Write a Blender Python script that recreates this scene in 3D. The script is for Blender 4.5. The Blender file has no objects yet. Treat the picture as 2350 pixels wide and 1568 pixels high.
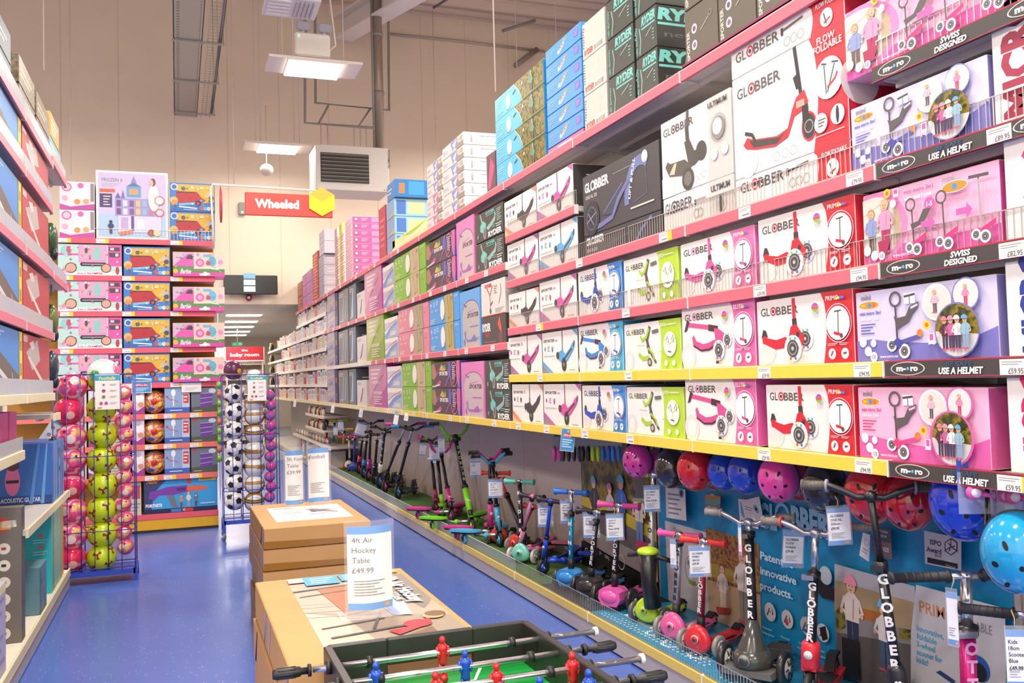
import bpy, math, random
from mathutils import Vector, Matrix
random.seed(7)
SC = bpy.context.scene
COL = SC.collection
PI = math.pi
# ---------------------------------------------------------------- camera, world, lights, exposure
PW, PH, FOC, CZ = 2350, 1568, 2080.0, 1.567
def _basis():
    d = Vector((408 - PW / 2, PH / 2 - 888, -FOC)).normalized()
    u = Vector((-math.sin(.013), math.cos(.013), 0))
    u = (u - d * u.dot(d)).normalized()
    r = d.cross(u)
    return Matrix((r, d, u))          # rows: world axes in camera space
RB = _basis()
CAMP = Vector((0, 0, CZ))
cd = bpy.data.cameras.new('camera'); cam = bpy.data.objects.new('camera', cd); COL.objects.link(cam)
cd.sensor_width = 36; cd.lens = FOC / PW * 36; cd.clip_start = .05; cd.clip_end = 200
cam.matrix_world = Matrix.Translation(CAMP) @ RB.to_4x4()
SC.camera = cam
SC.view_settings.view_transform = 'Standard'; SC.view_settings.look = 'None'
SC.view_settings.gamma = 1; SC.view_settings.use_curve_mapping = False
SC.view_settings.exposure = 0.34
w = bpy.data.worlds.new('world'); SC.world = w; w.use_nodes = True
w.node_tree.nodes['Background'].inputs[0].default_value = (1.0, .95, .87, 1)
w.node_tree.nodes['Background'].inputs[1].default_value = 1.5
def area(name, loc, sx, sy, power, col=(1, .93, .85), rot=(0, 0, 0)):
    l = bpy.data.lights.new(name, 'AREA'); l.shape = 'RECTANGLE'; l.size = sx; l.size_y = sy
    l.energy = power; l.color = col
    o = bpy.data.objects.new(name, l); COL.objects.link(o); o.location = loc; o.rotation_euler = rot
    return o
LAMPS = [(1.74, 12.0, 5.72), (1.78, 17.0, 5.9)]
for x in (-5.0, .55, 6.3):
    for y in (-3.5, 1.2, 5.9):
        LAMPS.append((x, y, 6.6))
LAMPS += [(-5, 10.6, 6.6), (-5, 15.3, 6.6), (6.3, 10.6, 6.6), (6.3, 15.3, 6.6)]
for i, (x, y, z) in enumerate(LAMPS):
    area('ceiling_lamp_light', (x, y, z - .05), 1.0, .5, 40 if y > 16 else 120 if y == 12.0 else 205)
for y in (20.5, 22.5, 24.7, 27, 30):
    area('back_room_light', (1.0, y, 3.02), 1.2, .5, 35)
for x in (-.6, 1.4):
    for y in (3.0, 7.5):
        pass

# ---------------------------------------------------------------- pixel -> world
def at(px, py, X=None, Y=None, Z=None):
    v = RB @ Vector((px - PW / 2, PH / 2 - py, -FOC))
    t = (X / v.x) if X is not None else (Y / v.y) if Y is not None else ((Z - CZ) / v.z)
    return CAMP + v * t
def pj(P):
    q = RB.transposed() @ (Vector(P) - CAMP)
    return PW / 2 - FOC * q.x / q.z, PH / 2 + FOC * q.y / q.z
def ypx(px, z, X):                    # the Y on plane X and height z that shows at column px
    py = 888.
    for _ in range(6):
        P = at(px, py, X=X); py = pj((X, P.y, z))[1]
    return at(px, py, X=X).y
def xpx(px, z, Y):
    py = 888.
    for _ in range(6):
        P = at(px, py, Y=Y); py = pj((P.x, Y, z))[1]
    return at(px, py, Y=Y).x
# ---------------------------------------------------------------- materials
MC = {}
def lin(h):
    h = h.lstrip('#'); o = []
    for i in (0, 2, 4):
        c = int(h[i:i + 2], 16) / 255
        o.append(c / 12.92 if c <= .04045 else ((c + .055) / 1.055) ** 2.4)
    return (*o, 1)
def mat(h, rough=.45, metal=0, var=.04, bump=0, scale=30, emit=0, alpha=1, coat=0):
    k = (h, rough, metal, var, bump, scale, emit, alpha, coat)
    if k in MC: return MC[k]
    m = bpy.data.materials.new('paint_' + h.strip('#')); m.use_nodes = True
    nt = m.node_tree; b = nt.nodes['Principled BSDF']
    c = lin(h)
    b.inputs['Base Color'].default_value = c
    b.inputs['Roughness'].default_value = rough; b.inputs['Metallic'].default_value = metal
    if coat: b.inputs['Coat Weight'].default_value = coat; b.inputs['Coat Roughness'].default_value = .05
    if emit:
        b.inputs['Emission Color'].default_value = c; b.inputs['Emission Strength'].default_value = emit
    if alpha < 1: b.inputs['Alpha'].default_value = alpha
    if var or bump:
        tc = nt.nodes.new('ShaderNodeTexCoord'); n = nt.nodes.new('ShaderNodeTexNoise')
        n.inputs['Scale'].default_value = scale; n.inputs['Detail'].default_value = 3
        nt.links.new(tc.outputs['Object'], n.inputs['Vector'])
        if var:
            r = nt.nodes.new('ShaderNodeMix'); r.data_type = 'RGBA'
            r.inputs[6].default_value = tuple(min(1, v * (1 - var * 2)) for v in c[:3]) + (1,)
            r.inputs[7].default_value = tuple(min(1, v * (1 + var)) for v in c[:3]) + (1,)
            nt.links.new(n.outputs['Fac'], r.inputs[0]); nt.links.new(r.outputs[2], b.inputs['Base Color'])
        if bump:
            bp = nt.nodes.new('ShaderNodeBump'); bp.inputs['Strength'].default_value = bump; bp.inputs['Distance'].default_value = .004
            nt.links.new(n.outputs['Fac'], bp.inputs['Height']); nt.links.new(bp.outputs['Normal'], b.inputs['Normal'])
    MC[k] = m
    return m
def ramp_mat(name, cols, scale=8, rough=.4, detail=4, kind='noise', stretch=(1, 1, 1)):
    """several printed colours mottled together: printed photographs, foliage, speckles"""
    if name in MC: return MC[name]
    m = bpy.data.materials.new(name); m.use_nodes = True; nt = m.node_tree; b = nt.nodes['Principled BSDF']
    b.inputs['Roughness'].default_value = rough
    tc = nt.nodes.new('ShaderNodeTexCoord'); mp = nt.nodes.new('ShaderNodeMapping'); mp.inputs['Scale'].default_value = stretch
    nt.links.new(tc.outputs['Object'], mp.inputs['Vector'])
    if kind == 'noise':
        n = nt.nodes.new('ShaderNodeTexNoise'); n.inputs['Detail'].default_value = detail; out = n.outputs['Fac']
    else:
        n = nt.nodes.new('ShaderNodeTexVoronoi'); out = n.outputs['Color']
    n.inputs['Scale'].default_value = scale
    nt.links.new(mp.outputs[0], n.inputs['Vector'])
    r = nt.nodes.new('ShaderNodeValToRGB'); e = r.color_ramp.elements
    r.color_ramp.interpolation = 'CONSTANT' if kind != 'noise' else 'LINEAR'
    while len(e) < len(cols): e.new(.5)
    for i, c in enumerate(cols):
        e[i].position = (.28 + .44 * i / (len(cols) - 1)) if kind == 'noise' else i / len(cols); e[i].color = lin(c)
    nt.links.new(out, r.inputs[0]); nt.links.new(r.outputs[0], b.inputs['Base Color'])
    MC[name] = m
    return m
def M(c):
    return mat(c) if isinstance(c, str) else c
# ---------------------------------------------------------------- mesh builder
class MB:
    def __init__(s): s.v = []; s.f = []; s.m = []; s.ms = []; s.sm = []; s.T = None
    def mi(s, m):
        m = M(m)
        if m not in s.ms: s.ms.append(m)
        return s.ms.index(m)
    def add(s, vs, fs, m, smooth=False):
        o = len(s.v)
        if s.T is not None: vs = [s.T @ Vector(v) for v in vs]
        s.v += [tuple(v) for v in vs]; i = s.mi(m)
        for f in fs: s.f.append(tuple(o + k for k in f)); s.m.append(i); s.sm.append(smooth)
        return s
    def box(s, x0, y0, z0, x1, y1, z1, m):
        return s.add([(x0, y0, z0), (x1, y0, z0), (x1, y1, z0), (x0, y1, z0), (x0, y0, z1), (x1, y0, z1), (x1, y1, z1), (x0, y1, z1)],
                     [(0, 3, 2, 1), (4, 5, 6, 7), (0, 1, 5, 4), (1, 2, 6, 5), (2, 3, 7, 6), (3, 0, 4, 7)], m)
    def cbox(s, c, d, m): return s.box(c[0] - d[0] / 2, c[1] - d[1] / 2, c[2] - d[2] / 2, c[0] + d[0] / 2, c[1] + d[1] / 2, c[2] + d[2] / 2, m)
    def bbox(s, x0, y0, z0, x1, y1, z1, m, b=.01):          # box with chamfered edges all round
        def ring(z, i): return [(x0 + i + b, y0 + i, z), (x1 - i - b, y0 + i, z), (x1 - i, y0 + i + b, z), (x1 - i, y1 - i - b, z), (x1 - i - b, y1 - i, z), (x0 + i + b, y1 - i, z), (x0 + i, y1 - i - b, z), (x0 + i, y0 + i + b, z)]
        R = ring(z0, b) + ring(z0 + b, 0) + ring(z1 - b, 0) + ring(z1, b)
        F = [tuple(range(7, -1, -1)), tuple(range(24, 32))]
        for k in range(3):
            for i in range(8): j = (i + 1) % 8; F.append((k * 8 + i, k * 8 + j, k * 8 + 8 + j, k * 8 + 8 + i))
        return s.add(R, F, m, False)
    def tube(s, pts, r, m, seg=10, cap=True, smooth=True):
        pts = [Vector(p) for p in pts]; n = len(pts)
        rs = r if isinstance(r, (list, tuple)) else [r] * n
        vs = []; fs = []; up = None
        for i, p in enumerate(pts):
            a = pts[max(0, i - 1)]; b = pts[min(n - 1, i + 1)]; t = (b - a)
            t = t.normalized() if t.length > 1e-9 else Vector((0, 0, 1))
            if up is None: up = Vector((0, 0, 1)) if abs(t.z) < .9 else Vector((1, 0, 0))
            e = t.cross(up)
            if e.length < 1e-5: up = Vector((0, 1, 0)); e = t.cross(up)
            e.normalize(); g = e.cross(t).normalized(); up = g
            for k in range(seg):
                q = 2 * PI * k / seg; vs.append(p + (e * math.cos(q) + g * math.sin(q)) * rs[i])
        for i in range(n - 1):
            for k in range(seg):
                l = (k + 1) % seg; fs.append((i * seg + k, i * seg + l, (i + 1) * seg + l, (i + 1) * seg + k))
        if cap: fs.append(tuple(range(seg - 1, -1, -1))); fs.append(tuple((n - 1) * seg + k for k in range(seg)))
        return s.add(vs, fs, m, smooth)
    def cyl(s, p0, p1, r, m, seg=16, r1=None): return s.tube([p0, p1], [r, r if r1 is None else r1], m, seg)
    def wheel(s, c, r, wd, m, hub, axis=(1, 0, 0), seg=20, hubr=.6, spokes=0):
        c = Vector(c); a = Vector(axis).normalized()
        s.tube([c - a * wd / 2, c - a * wd * .45, c - a * wd * .2, c + a * wd * .2, c + a * wd * .45, c + a * wd / 2], [r * .8, r * .93, r, r, r * .93, r * .8], m, seg)
        s.tube([c - a * (wd / 2 + .004), c + a * (wd / 2 + .004)], r * hubr, hub, seg)
        s.tube([c - a * (wd / 2 + .009), c + a * (wd / 2 + .009)], r * .2, 'c8c8c8', 8)
        if spokes:
            e = a.cross(Vector((0, 0, 1))).normalized(); g = a.cross(e)
            for k in range(spokes):
                q = 2 * PI * k / spokes
                d = e * math.cos(q) + g * math.sin(q)
                for sg in (-1, 1): s.tube([c + a * sg * (wd / 2 + .006) + d * r * .2, c + a * sg * (wd / 2 + .006) + d * r * hubr], r * .05, '2a2a2c', 4)
        return s
    def ell(s, c, r, m, seg=20, rings=12, lo=-90, hi=90, R=None):
        vs = []; fs = []; c = Vector(c)
        for i in range(rings + 1):
            a = math.radians(lo + (hi - lo) * i / rings)
            for k in range(seg):
                q = 2 * PI * k / seg
                v = Vector((r[0] * math.cos(a) * math.cos(q), r[1] * math.cos(a) * math.sin(q), r[2] * math.sin(a)))
                if R is not None: v = R @ v
                vs.append(c + v)
        for i in range(rings):
            for k in range(seg):
                l = (k + 1) % seg; fs.append((i * seg + k, i * seg + l, (i + 1) * seg + l, (i + 1) * seg + k))
        return s.add(vs, fs, m, True)
    def prism(s, pts, a, b, m, ax='y', smooth=False):        # outline pts swept between a and b along an axis
        f = {'y': lambda p, t: (p[0], t, p[1]), 'x': lambda p, t: (t, p[0], p[1]), 'z': lambda p, t: (p[0], p[1], t)}[ax]
        n = len(pts); vs = [f(p, a) for p in pts] + [f(p, b) for p in pts]
        fs = [tuple(range(n)), tuple(range(2 * n - 1, n - 1, -1))] + [(i, n + i, n + (i + 1) % n, (i + 1) % n) for i in range(n)]
        return s.add(vs, fs, m, smooth)
    def build(s, name, parent=None, loc=None, rz=None):
        me = bpy.data.meshes.new(name); me.from_pydata(s.v, [], s.f)
        for m in s.ms: me.materials.append(m)
        me.polygons.foreach_set('material_index', s.m); me.polygons.foreach_set('use_smooth', s.sm)
        me.update(); o = bpy.data.objects.new(name, me); COL.objects.link(o)
        if parent is not None: o.parent = parent
        if loc is not None: o.location = loc
        if rz is not None: o.rotation_euler = (0, 0, rz)
        return o
def thing(name, label, cat, loc=(0, 0, 0), rz=0, group=None):
    o = bpy.data.objects.new(name, None); COL.objects.link(o); o.empty_display_size = .05
    o.location = loc; o.rotation_euler = (0, 0, rz); return tag(o, label, cat, group)
def tag(o, label, cat, group=None, kind=None):
    o['label'] = label; o['category'] = cat
    if group: o['group'] = group
    if kind: o['kind'] = kind
    return o
def struct(o): o['kind'] = 'structure'; return o
def dup(r, loc, rz, label=None):
    c = r.copy(); COL.objects.link(c); c.location = loc; c.rotation_euler = (0, 0, rz)
    if label: c['label'] = label
    for ch in list(r.children):
        d = ch.copy(); COL.objects.link(d); d.parent = c
        for g in list(ch.children):
            e = g.copy(); COL.objects.link(e); e.parent = d
    return c
ORD = ['first', 'second', 'third', 'fourth', 'fifth', 'sixth', 'seventh', 'eighth', 'ninth', 'tenth', 'eleventh', 'twelfth', 'thirteenth', 'fourteenth',
       'fifteenth', 'sixteenth', 'seventeenth', 'eighteenth', 'nineteenth', 'twentieth', 'twenty-first', 'twenty-second', 'twenty-third', 'twenty-fourth', 'twenty-fifth', 'twenty-sixth', 'twenty-seventh', 'twenty-eighth', 'twenty-ninth', 'thirtieth']
# ---------------------------------------------------------------- lettering and print
TC = {}
def text2d(s, bold=0, res=2):
    k = (s, bold, res)
    if k in TC: return TC[k]
    cu = bpy.data.curves.new('t', 'FONT'); cu.body = s; cu.size = 1; cu.resolution_u = res; cu.offset = bold; cu.align_x = 'LEFT'
    cu.fill_mode = 'FRONT'
    o = bpy.data.objects.new('t', cu); COL.objects.link(o)
    dg = bpy.context.evaluated_depsgraph_get(); me = bpy.data.meshes.new_from_object(o.evaluated_get(dg))
    vs = [(v.co.x, v.co.y) for v in me.vertices]; fs = [tuple(p.vertices) for p in me.polygons]
    bpy.data.objects.remove(o); bpy.data.curves.remove(cu); bpy.data.meshes.remove(me)
    if vs:
        x0 = min(v[0] for v in vs); x1 = max(v[0] for v in vs)
        vs = [((v[0] - x0) / .7, v[1] / .7) for v in vs]; wd = (x1 - x0) / .7    # capital height = 1
    else: wd = .5
    TC[k] = (vs, fs, wd)
    return TC[k]
def circ(cx, cy, rx, ry, n=22, a0=0, a1=360):
    return [(cx + rx * math.cos(math.radians(a0 + (a1 - a0) * i / n)), cy + ry * math.sin(math.radians(a0 + (a1 - a0) * i / n))) for i in range(n)]
class Print:
    """lays flat print on a face: origin, u, v directions, width, height"""
    def __init__(s, mb, o, u, v, W, H, step=.00025):
        s.mb = mb; s.o = Vector(o); s.u = Vector(u); s.v = Vector(v); s.n = s.u.cross(s.v).normalized(); s.W = W; s.H = H; s.k = 1; s.step = step
    def P(s, x, y): return s.o + s.u * x + s.v * y + s.n * (s.k * s.step)
    def poly(s, pts, c): s.mb.add([s.P(*p) for p in pts], [tuple(range(len(pts)))], c); s.k += 1
    def run(s, art):
        W, H = s.W, s.H
        for a in art:
            t = a[0]
            if t == 'r': _, x0, y0, x1, y1, c = a; s.poly([(x0 * W, y0 * H), (x1 * W, y0 * H), (x1 * W, y1 * H), (x0 * W, y1 * H)], c)
            elif t == 'e':
                cx, cy, r, c = a[1:5]; ry = a[5] if len(a) > 5 else r
                s.poly(circ(cx * W, cy * H, r * H, ry * H), c)
            elif t == 'p': s.poly([(x * W, y * H) for x, y in a[1]], a[2])
            elif t == 'l':
                pts = [Vector((x * W, y * H)) for x, y in a[1]]; w_ = a[2] * H / 2; L = []; R = []
                for i, p in enumerate(pts):
                    d = (pts[min(i + 1, len(pts) - 1)] - pts[max(0, i - 1)]); d.normalize(); nn = Vector((-d.y, d.x)) * w_
                    L.append(p + nn); R.append(p - nn)
                n = len(pts); vs = [s.P(*p) for p in L] + [s.P(*p) for p in R]
                s.mb.add(vs, [(i, n + i, n + i + 1, i + 1) for i in range(n - 1)], a[3]); s.k += 1
            elif t == 'o':
                _, cx, cy, r, wd, c = a; n = 22
                A = circ(cx * W, cy * H, r * H, r * H, n); B = circ(cx * W, cy * H, (r - wd) * H, (r - wd) * H, n)
                s.mb.add([s.P(*p) for p in B] + [s.P(*p) for p in A], [(i, n + i, n + (i + 1) % n, (i + 1) % n) for i in range(n)], c); s.k += 1
            elif t == 't':
                _, st, x, y, h, c = a[:6]; o = a[6] if len(a) > 6 else {}
                vs, fs, wd = text2d(st, o.get('b', .015), o.get('res', 2))
                hh = h * H; sx = hh * o.get('sx', 1)
                if 'w' in o: sx = o['w'] * W / wd
                rt = math.radians(o.get('rot', 0)); cs, sn = math.cos(rt), math.sin(rt)
                off = {'l': 0, 'c': -wd * sx / 2, 'r': -wd * sx}[o.get('a', 'l')]
                sh = o.get('sh', 0)
                V = []
                for (a_, b_) in vs:
                    X = a_ * sx + off + b_ * hh * sh; Y = b_ * hh
                    V.append(s.P(x * W + X * cs - Y * sn, y * H + X * sn + Y * cs))
                s.mb.add(V, fs, c); s.k += 1
            elif t == 'n':        # lines of print too small to read
                _, x0, y0, x1, y1, n, c = a
                for i in range(n):
                    yy = y1 - (y1 - y0) * (i + .5) / n; q = (y1 - y0) / n * .18
                    xe = x1 - (x1 - x0) * ((i * 37 % 5) * .09)
                    s.mb.add([s.P(x0 * W, (yy - q) * H), s.P(xe * W, (yy - q) * H), s.P(xe * W, (yy + q) * H), s.P(x0 * W, (yy + q) * H)], [(0, 1, 2, 3)], c)
                s.k += 1
            elif t == 'g':        # placed group of art in a sub-rectangle
                _, x0, y0, x1, y1, sub = a
                q = Print(s.mb, s.o + s.u * x0 * W + s.v * y0 * H, s.u, s.v, (x1 - x0) * W, (y1 - y0) * H, s.step); q.k = s.k; q.run(sub); s.k = q.k
def carton(W, D, H, body, front=(), end=(), top=(), name='box', side=None):
    """a printed box: local x along the front face, y into the depth, base at z=0; front looks to -y, the end print sits on +x"""
    mb = MB(); mb.bbox(0, 0, 0, W, D, H, body, .003)
    if side: mb.add([(W + .0003, .003, .003), (W + .0003, D - .003, .003), (W + .0003, D - .003, H - .003), (W + .0003, .003, H - .003)], [(0, 1, 2, 3)], side)
    if front: Print(mb, (0, 0, 0), (1, 0, 0), (0, 0, 1), W, H).run(front)
    if end: Print(mb, (W + .0004, 0, 0), (0, 1, 0), (0, 0, 1), D, H).run(end)
    if top: Print(mb, (0, 0, H), (1, 0, 0), (0, 1, 0), W, D).run(top)
    return mb
# ---------------------------------------------------------------- printed pictures
def fig(x, y, h, shirt, legs, hair='5a3a28', asp=1.0, helmet=None, w=.12):
    """a small printed child: x centre, y foot, h height (fractions), asp = H/W of the face"""
    k = h * asp
    A = [('p', [(x - .10 * k, y + .04 * h), (x - .02 * k, y + .02 * h), (x - .01 * k, y + .45 * h), (x - .11 * k, y + .48 * h)], legs),
         ('p', [(x + .01 * k, y), (x + .10 * k, y + .03 * h), (x + .11 * k, y + .48 * h), (x, y + .45 * h)], legs),
         ('p', [(x - .13 * k, y + .42 * h), (x + .13 * k, y + .42 * h), (x + .14 * k, y + .72 * h), (x + .05 * k, y + .8 * h), (x - .05 * k, y + .8 * h), (x - .14 * k, y + .72 * h)], shirt),
         ('l', [(x - .13 * k, y + .72 * h), (x - .2 * k, y + .56 * h), (x - .1 * k, y + .5 * h)], .05 * h, shirt),
         ('l', [(x + .13 * k, y + .72 * h), (x + .2 * k, y + .56 * h), (x + .1 * k, y + .5 * h)], .05 * h, shirt),
         ('e', x, y + .9 * h, .105 * h, hair), ('e', x, y + .87 * h, .085 * h, 'e0b090'), ('e', x - .03 * k, y + .88 * h, .01 * h, '3a2a24'), ('e', x + .03 * k, y + .88 * h, .01 * h, '3a2a24'), ('l', [(x - .03 * k, y + .83 * h), (x + .03 * k, y + .83 * h)], .01 * h, 'a85a50'), ('l', [(x + .04 * k, y + .72 * h), (x + .02 * k, y + .46 * h)], .015 * h, 'a8a09c'), ('e', x - .19 * k, y + .52 * h, .03 * h, 'e0b090'), ('e', x + .19 * k, y + .52 * h, .03 * h, 'e0b090'), ('r', x - .13 * k, y + .0 * h, x - .01 * k, y + .04 * h, 'b85068'), ('r', x + .0 * k, y - .01 * h, x + .12 * k, y + .03 * h, 'b85068')]
    if helmet: A.append(('p', [(px, py) for px, py in circ(x, y + .9 * h, .12 * k, .13 * h, 10, 0, 200)], helmet))
    return A
def band(x, c, bulge=.03, x1=1):
    return ('p', [(x1, .0), (x1, 1), (x - .02, 1)] + [(x + bulge * math.sin(i / 8 * PI * 1.1) * (1 if i < 9 else 0), 1 - i / 8) for i in range(1, 9)], c)
def logo(x, y, h, w, c='5a5654', rc='d23a4c'):
    return [('t', 'GL', x, y, h, c, {'w': w * .25}), ('o', x + w * .345, y + h * .5, h * .58, h * .2, rc), ('e', x + w * .345, y + h * .5, h * .22, '3a3a3c'),
            ('t', 'BBER', x + w * .43, y, h, c, {'w': w * .57})]
def wheelart(x, y, r, lit=True, c='e8e4e2'):
    a = [('e', x, y, r, c)]
    if lit:
        for i, q in enumerate(('e0508a', '50b0e0', '70c860', 'e8c040', 'e05848', '5070e0')):
            an = i * PI / 3; a.append(('e', x + r * .84 * math.cos(an) * .42, y + r * .84 * math.sin(an), r * .12, q))
    return a + [('e', x, y, r * .64, '4c4a4c'), ('o', x, y, r * .5, r * .1, '9a9894'), ('e', x, y, r * .15, 'c0bcb8')]
def pic_primo(c, dk='3c3a3a'):
    return [('e', .16, .22, .2, 'e2dcd6'), ('l', [(.57, .98), (.575, .62)], .07, c), ('l', [(.575, .68), (.58, .55)], .10, dk),
            ('p', [(.08, .44), (.12, .5), (.16, .42), (.3, .38), (.44, .42), (.5, .36), (.44, .26), (.28, .24), (.14, .32), (.09, .34)], c),
            ('p', [(.07, .42), (.1, .55), (.14, .54), (.17, .43), (.12, .46)], dk)] + wheelart(.73, .37, .17) + \
           [('p', [(.53, .56), (.6, .6), (.66, .5), (.72, .4), (.71, .3), (.64, .28), (.56, .34), (.5, .42)], c), ('e', .63, .44, .04, dk)] + wheelart(.555, .24, .2) + \
           [('o', .68, .08, .05, .008, 'b8b0aa'), ('o', .73, .08, .05, .008, 'b8b0aa')]
def pic_elite(c, dk='4a3038'):
    return [('e', .12, .2, .22, 'e0dad4'), ('e', .12, .2, .13, 'f0ebe6'), ('l', [(.12, .72), (.62, .62)], .07, c), ('p', [(.05, .6), (.1, .62), (.16, .76), (.11, .8)], dk),
            ('l', [(.5, .64), (.66, .6)], .1, dk), ('p', [(.2, .5), (.23, .54), (.27, .44), (.4, .38), (.5, .4), (.6, .44), (.66, .36), (.5, .27), (.36, .27), (.22, .36)], c),
            ('l', [(.22, .37), (.36, .28), (.5, .29), (.62, .36)], .03, dk), ('p', [(.6, .62), (.68, .6), (.8, .5), (.82, .38), (.72, .36), (.62, .42)], c)] + wheelart(.82, .42, .12) + wheelart(.68, .27, .16)
def pic_evo(c, dk='5a5248'):
    return [('e', .14, .22, .2, 'e0dad4'), ('e', .14, .22, .11, 'efeae4'), ('l', [(.7, .9), (.62, .62), (.68, .35)], .1, dk), ('l', [(.45, .72), (.5, .62), (.6, .68), (.68, .86)], .07, c),
            ('l', [(.4, .34), (.5, .24), (.66, .26)], .09, c), ('l', [(.62, .5), (.74, .3), (.84, .14)], .06, dk), ('l', [(.64, .46), (.76, .34), (.8, .2)], .05, c),
            ('e', .68, .16, .09, dk), ('e', .68, .16, .05, 'b8b4a8'), ('l', [(.76, .78), (.92, .8)], .07, '6a6864')]
def rightpanel(x, name, c, sub='', asp=2.0, tall=True):
    cx = (x + 1) / 2 + .01
    a = [('t', name, x + .03, .87, .065, 'f4efec', {'w': (1 - x) * .46, 'b': .0}), ('r', .86, .875, .9, .91, 'e8d060'), ('r', .9, .875, .94, .91, '6070d0'),
         ('o', cx, .55, .27, .012, 'f4d0d4'), ('e', cx, .55, .235, 'f6f1ee')]
    a += [('l', [(cx + .005, .72), (cx, .4)], .018, '444444'), ('l', [(cx - .03, .71), (cx + .035, .72)], .018, '444444'), ('l', [(cx - .04, .42), (cx + .04, .38)], .04, c), ('e', cx + .03, .37, .03, '505050')]
    a += [('n', x + .04, .24, x + .13, .28, 2, 'f0d8d8'), ('n', x + .15, .24, .97, .28, 2, 'f0d8d8'), ('e', x + .08, .13, .075, 'f6f1ee'), ('e', x + .2, .13, .075, 'f6f1ee'),
          ('l', [(x + .07, .1), (x + .09, .17)], .03, '9a4a50'), ('l', [(x + .185, .13), (x + .215, .14)], .03, '6a5a58')]
    return a
def rainbow(x, y):
    return [('e', x, y, .075, 'f6f1ee'), ('p', circ(x, y, .033, .068, 12, 0, 180), '9c58b0'), ('p', circ(x, y, .033, .068, 12, 180, 360), '88b848'), ('r', x - .033, y - .02, x + .033, y + .005, 'e05a40'), ('r', x - .033, y + .005, x + .033, y + .025, 'd0609a'),
            ('l', [(x - .02, y - .07), (x, y - .14), (x + .02, y - .07)], .008, 'b0a8a4')]
def g_primo(c, bc):
    return [band(.72, bc)] + logo(.05, .76, .12, .42, rc=bc) + [('g', 0, 0, .74, 1, pic_primo(c))] + rainbow(.66, .8) + rightpanel(.74, 'PRIMO', c)
def g_elite(c, bc):
    return [band(.72, bc)] + logo(.05, .78, .11, .42, rc=bc) + [('g', 0, 0, .8, 1, pic_elite(c))] + rainbow(.64, .8) + rightpanel(.74, 'ELITE', c) + [('r', .52, .06, .56, .1, '3a3a3a'), ('n', .52, .1, .56, .18, 3, '8a8480')]
def g_evo(c, bc):
    return [band(.66, bc, .02)] + logo(.04, .76, .11, .36, rc=bc) + [('g', .0, 0, .7, 1, pic_evo(c))] + [('t', 'EVO+', .69, .86, .07, 'f4efec', {'w': .1}), ('n', .8, .87, .94, .92, 1, 'f4efec'),
        ('e', .835, .5, .25, 'f4efe6'), ('l', [(.77, .58), (.8, .66), (.82, .52)], .02, '5a5248'), ('l', [(.86, .58), (.89, .68), (.9, .52)], .02, '5a5248'), ('l', [(.835, .5), (.835, .3)], .012, bc), ('l', [(.835, .5), (.74, .62)], .012, bc), ('l', [(.835, .5), (.93, .62)], .012, bc), ('l', [(.8, .36), (.86, .34)], .02, '5a5248'),
        ('e', .77, .12, .06, 'f4efe6'), ('e', .9, .12, .06, 'f4efe6'), ('n', .26, .5, .4, .54, 1, 'c8c060'), ('n', .7, .34, .66, .38, 1, 'c8c060')]
def sporter(c, kind, stripe, dk='4a4644'):
    return [('p', [(0, 0), (0, .32), (.34, 0)], stripe), ('p', [(0, .0), (0, .2), (.2, 0)], 'e8b8a0' if stripe[0] == 'e' else '8a8494'), ('p', [(1, 1), (.86, 1), (1, .84)], stripe),
            ('t', 'iSPORTER', .05, .76, .065, '4a4644', {'w': .33, 'b': .02}), ('t', kind, .4, .76, .085 if kind == 'XL' else .06, stripe if kind == 'XL' else c, {'b': .01}),
            ('e', .09, .6, .05, c), ('n', .17, .53, .23, .67, 4, '6a6460'), ('e', .31, .6, .055, c), ('e', .31, .54, .025, dk), ('n', .05, .4, .38, .44, 1, 'a49c96'),
            ('l', [(.6, 1), (.6, .5)], .03, dk), ('l', [(.6, .66), (.6, .48)], .05, c if kind != 'XL' else dk),
            ('p', [(.5, .5), (.6, .55), (.68, .44), (.8, .56), (.88, .7), (.93, .68), (.9, .54), (.74, .3), (.62, .22), (.5, .3)], c), ('l', [(.66, .34), (.86, .56)], .05, dk if c != dk else '6c6862'),
            ('l', [(.91, .6), (.93, .74)], .05, dk), ('e', .47, .42, .09, dk), ('e', .64, .2, .13, '3c3a3a', .16), ('e', .64, .2, .05, '8a8682'), ('n', .78, .04, .94, .09, 1, 'b08a80')]
def ryder():
    t = '74c4b8'
    return [('l', [(.2, .95), (.28, .6)], .12, '8aa49c'), ('p', [(.2, .55), (.3, .7), (.42, .55), (.4, .35), (.28, .28), (.2, .36)], t), ('e', .36, .26, .15, '9a9e9a', .22), ('e', .36, .26, .09, '6a6e6a', .15), ('p', [(.42, .4), (.68, .6), (.78, .78), (.74, .5), (.5, .28)], '9ab0a8'), ('p', [(.5, .42), (.66, .52), (.64, .44), (.52, .36)], t),
            ('e', .74, .72, .05, t, .12), ('t', 'RYDER', .42, .84, .09, t, {'w': .3, 'b': .04, 'sh': .15}), ('r', .42, .78, .7, .8, t), ('e', .12, .2, .08, '7a9a92'), ('n', .8, .45, .97, .88, 7, 'b8c4bc'),
            ('n', .62, .3, .78, .42, 2, t), ('t', 'RYDER', .5, .05, .17, 'eef0ea', {'w': .47, 'b': .05}), ('n', .78, .26, .97, .4, 2, 'e8ece6')]
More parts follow.
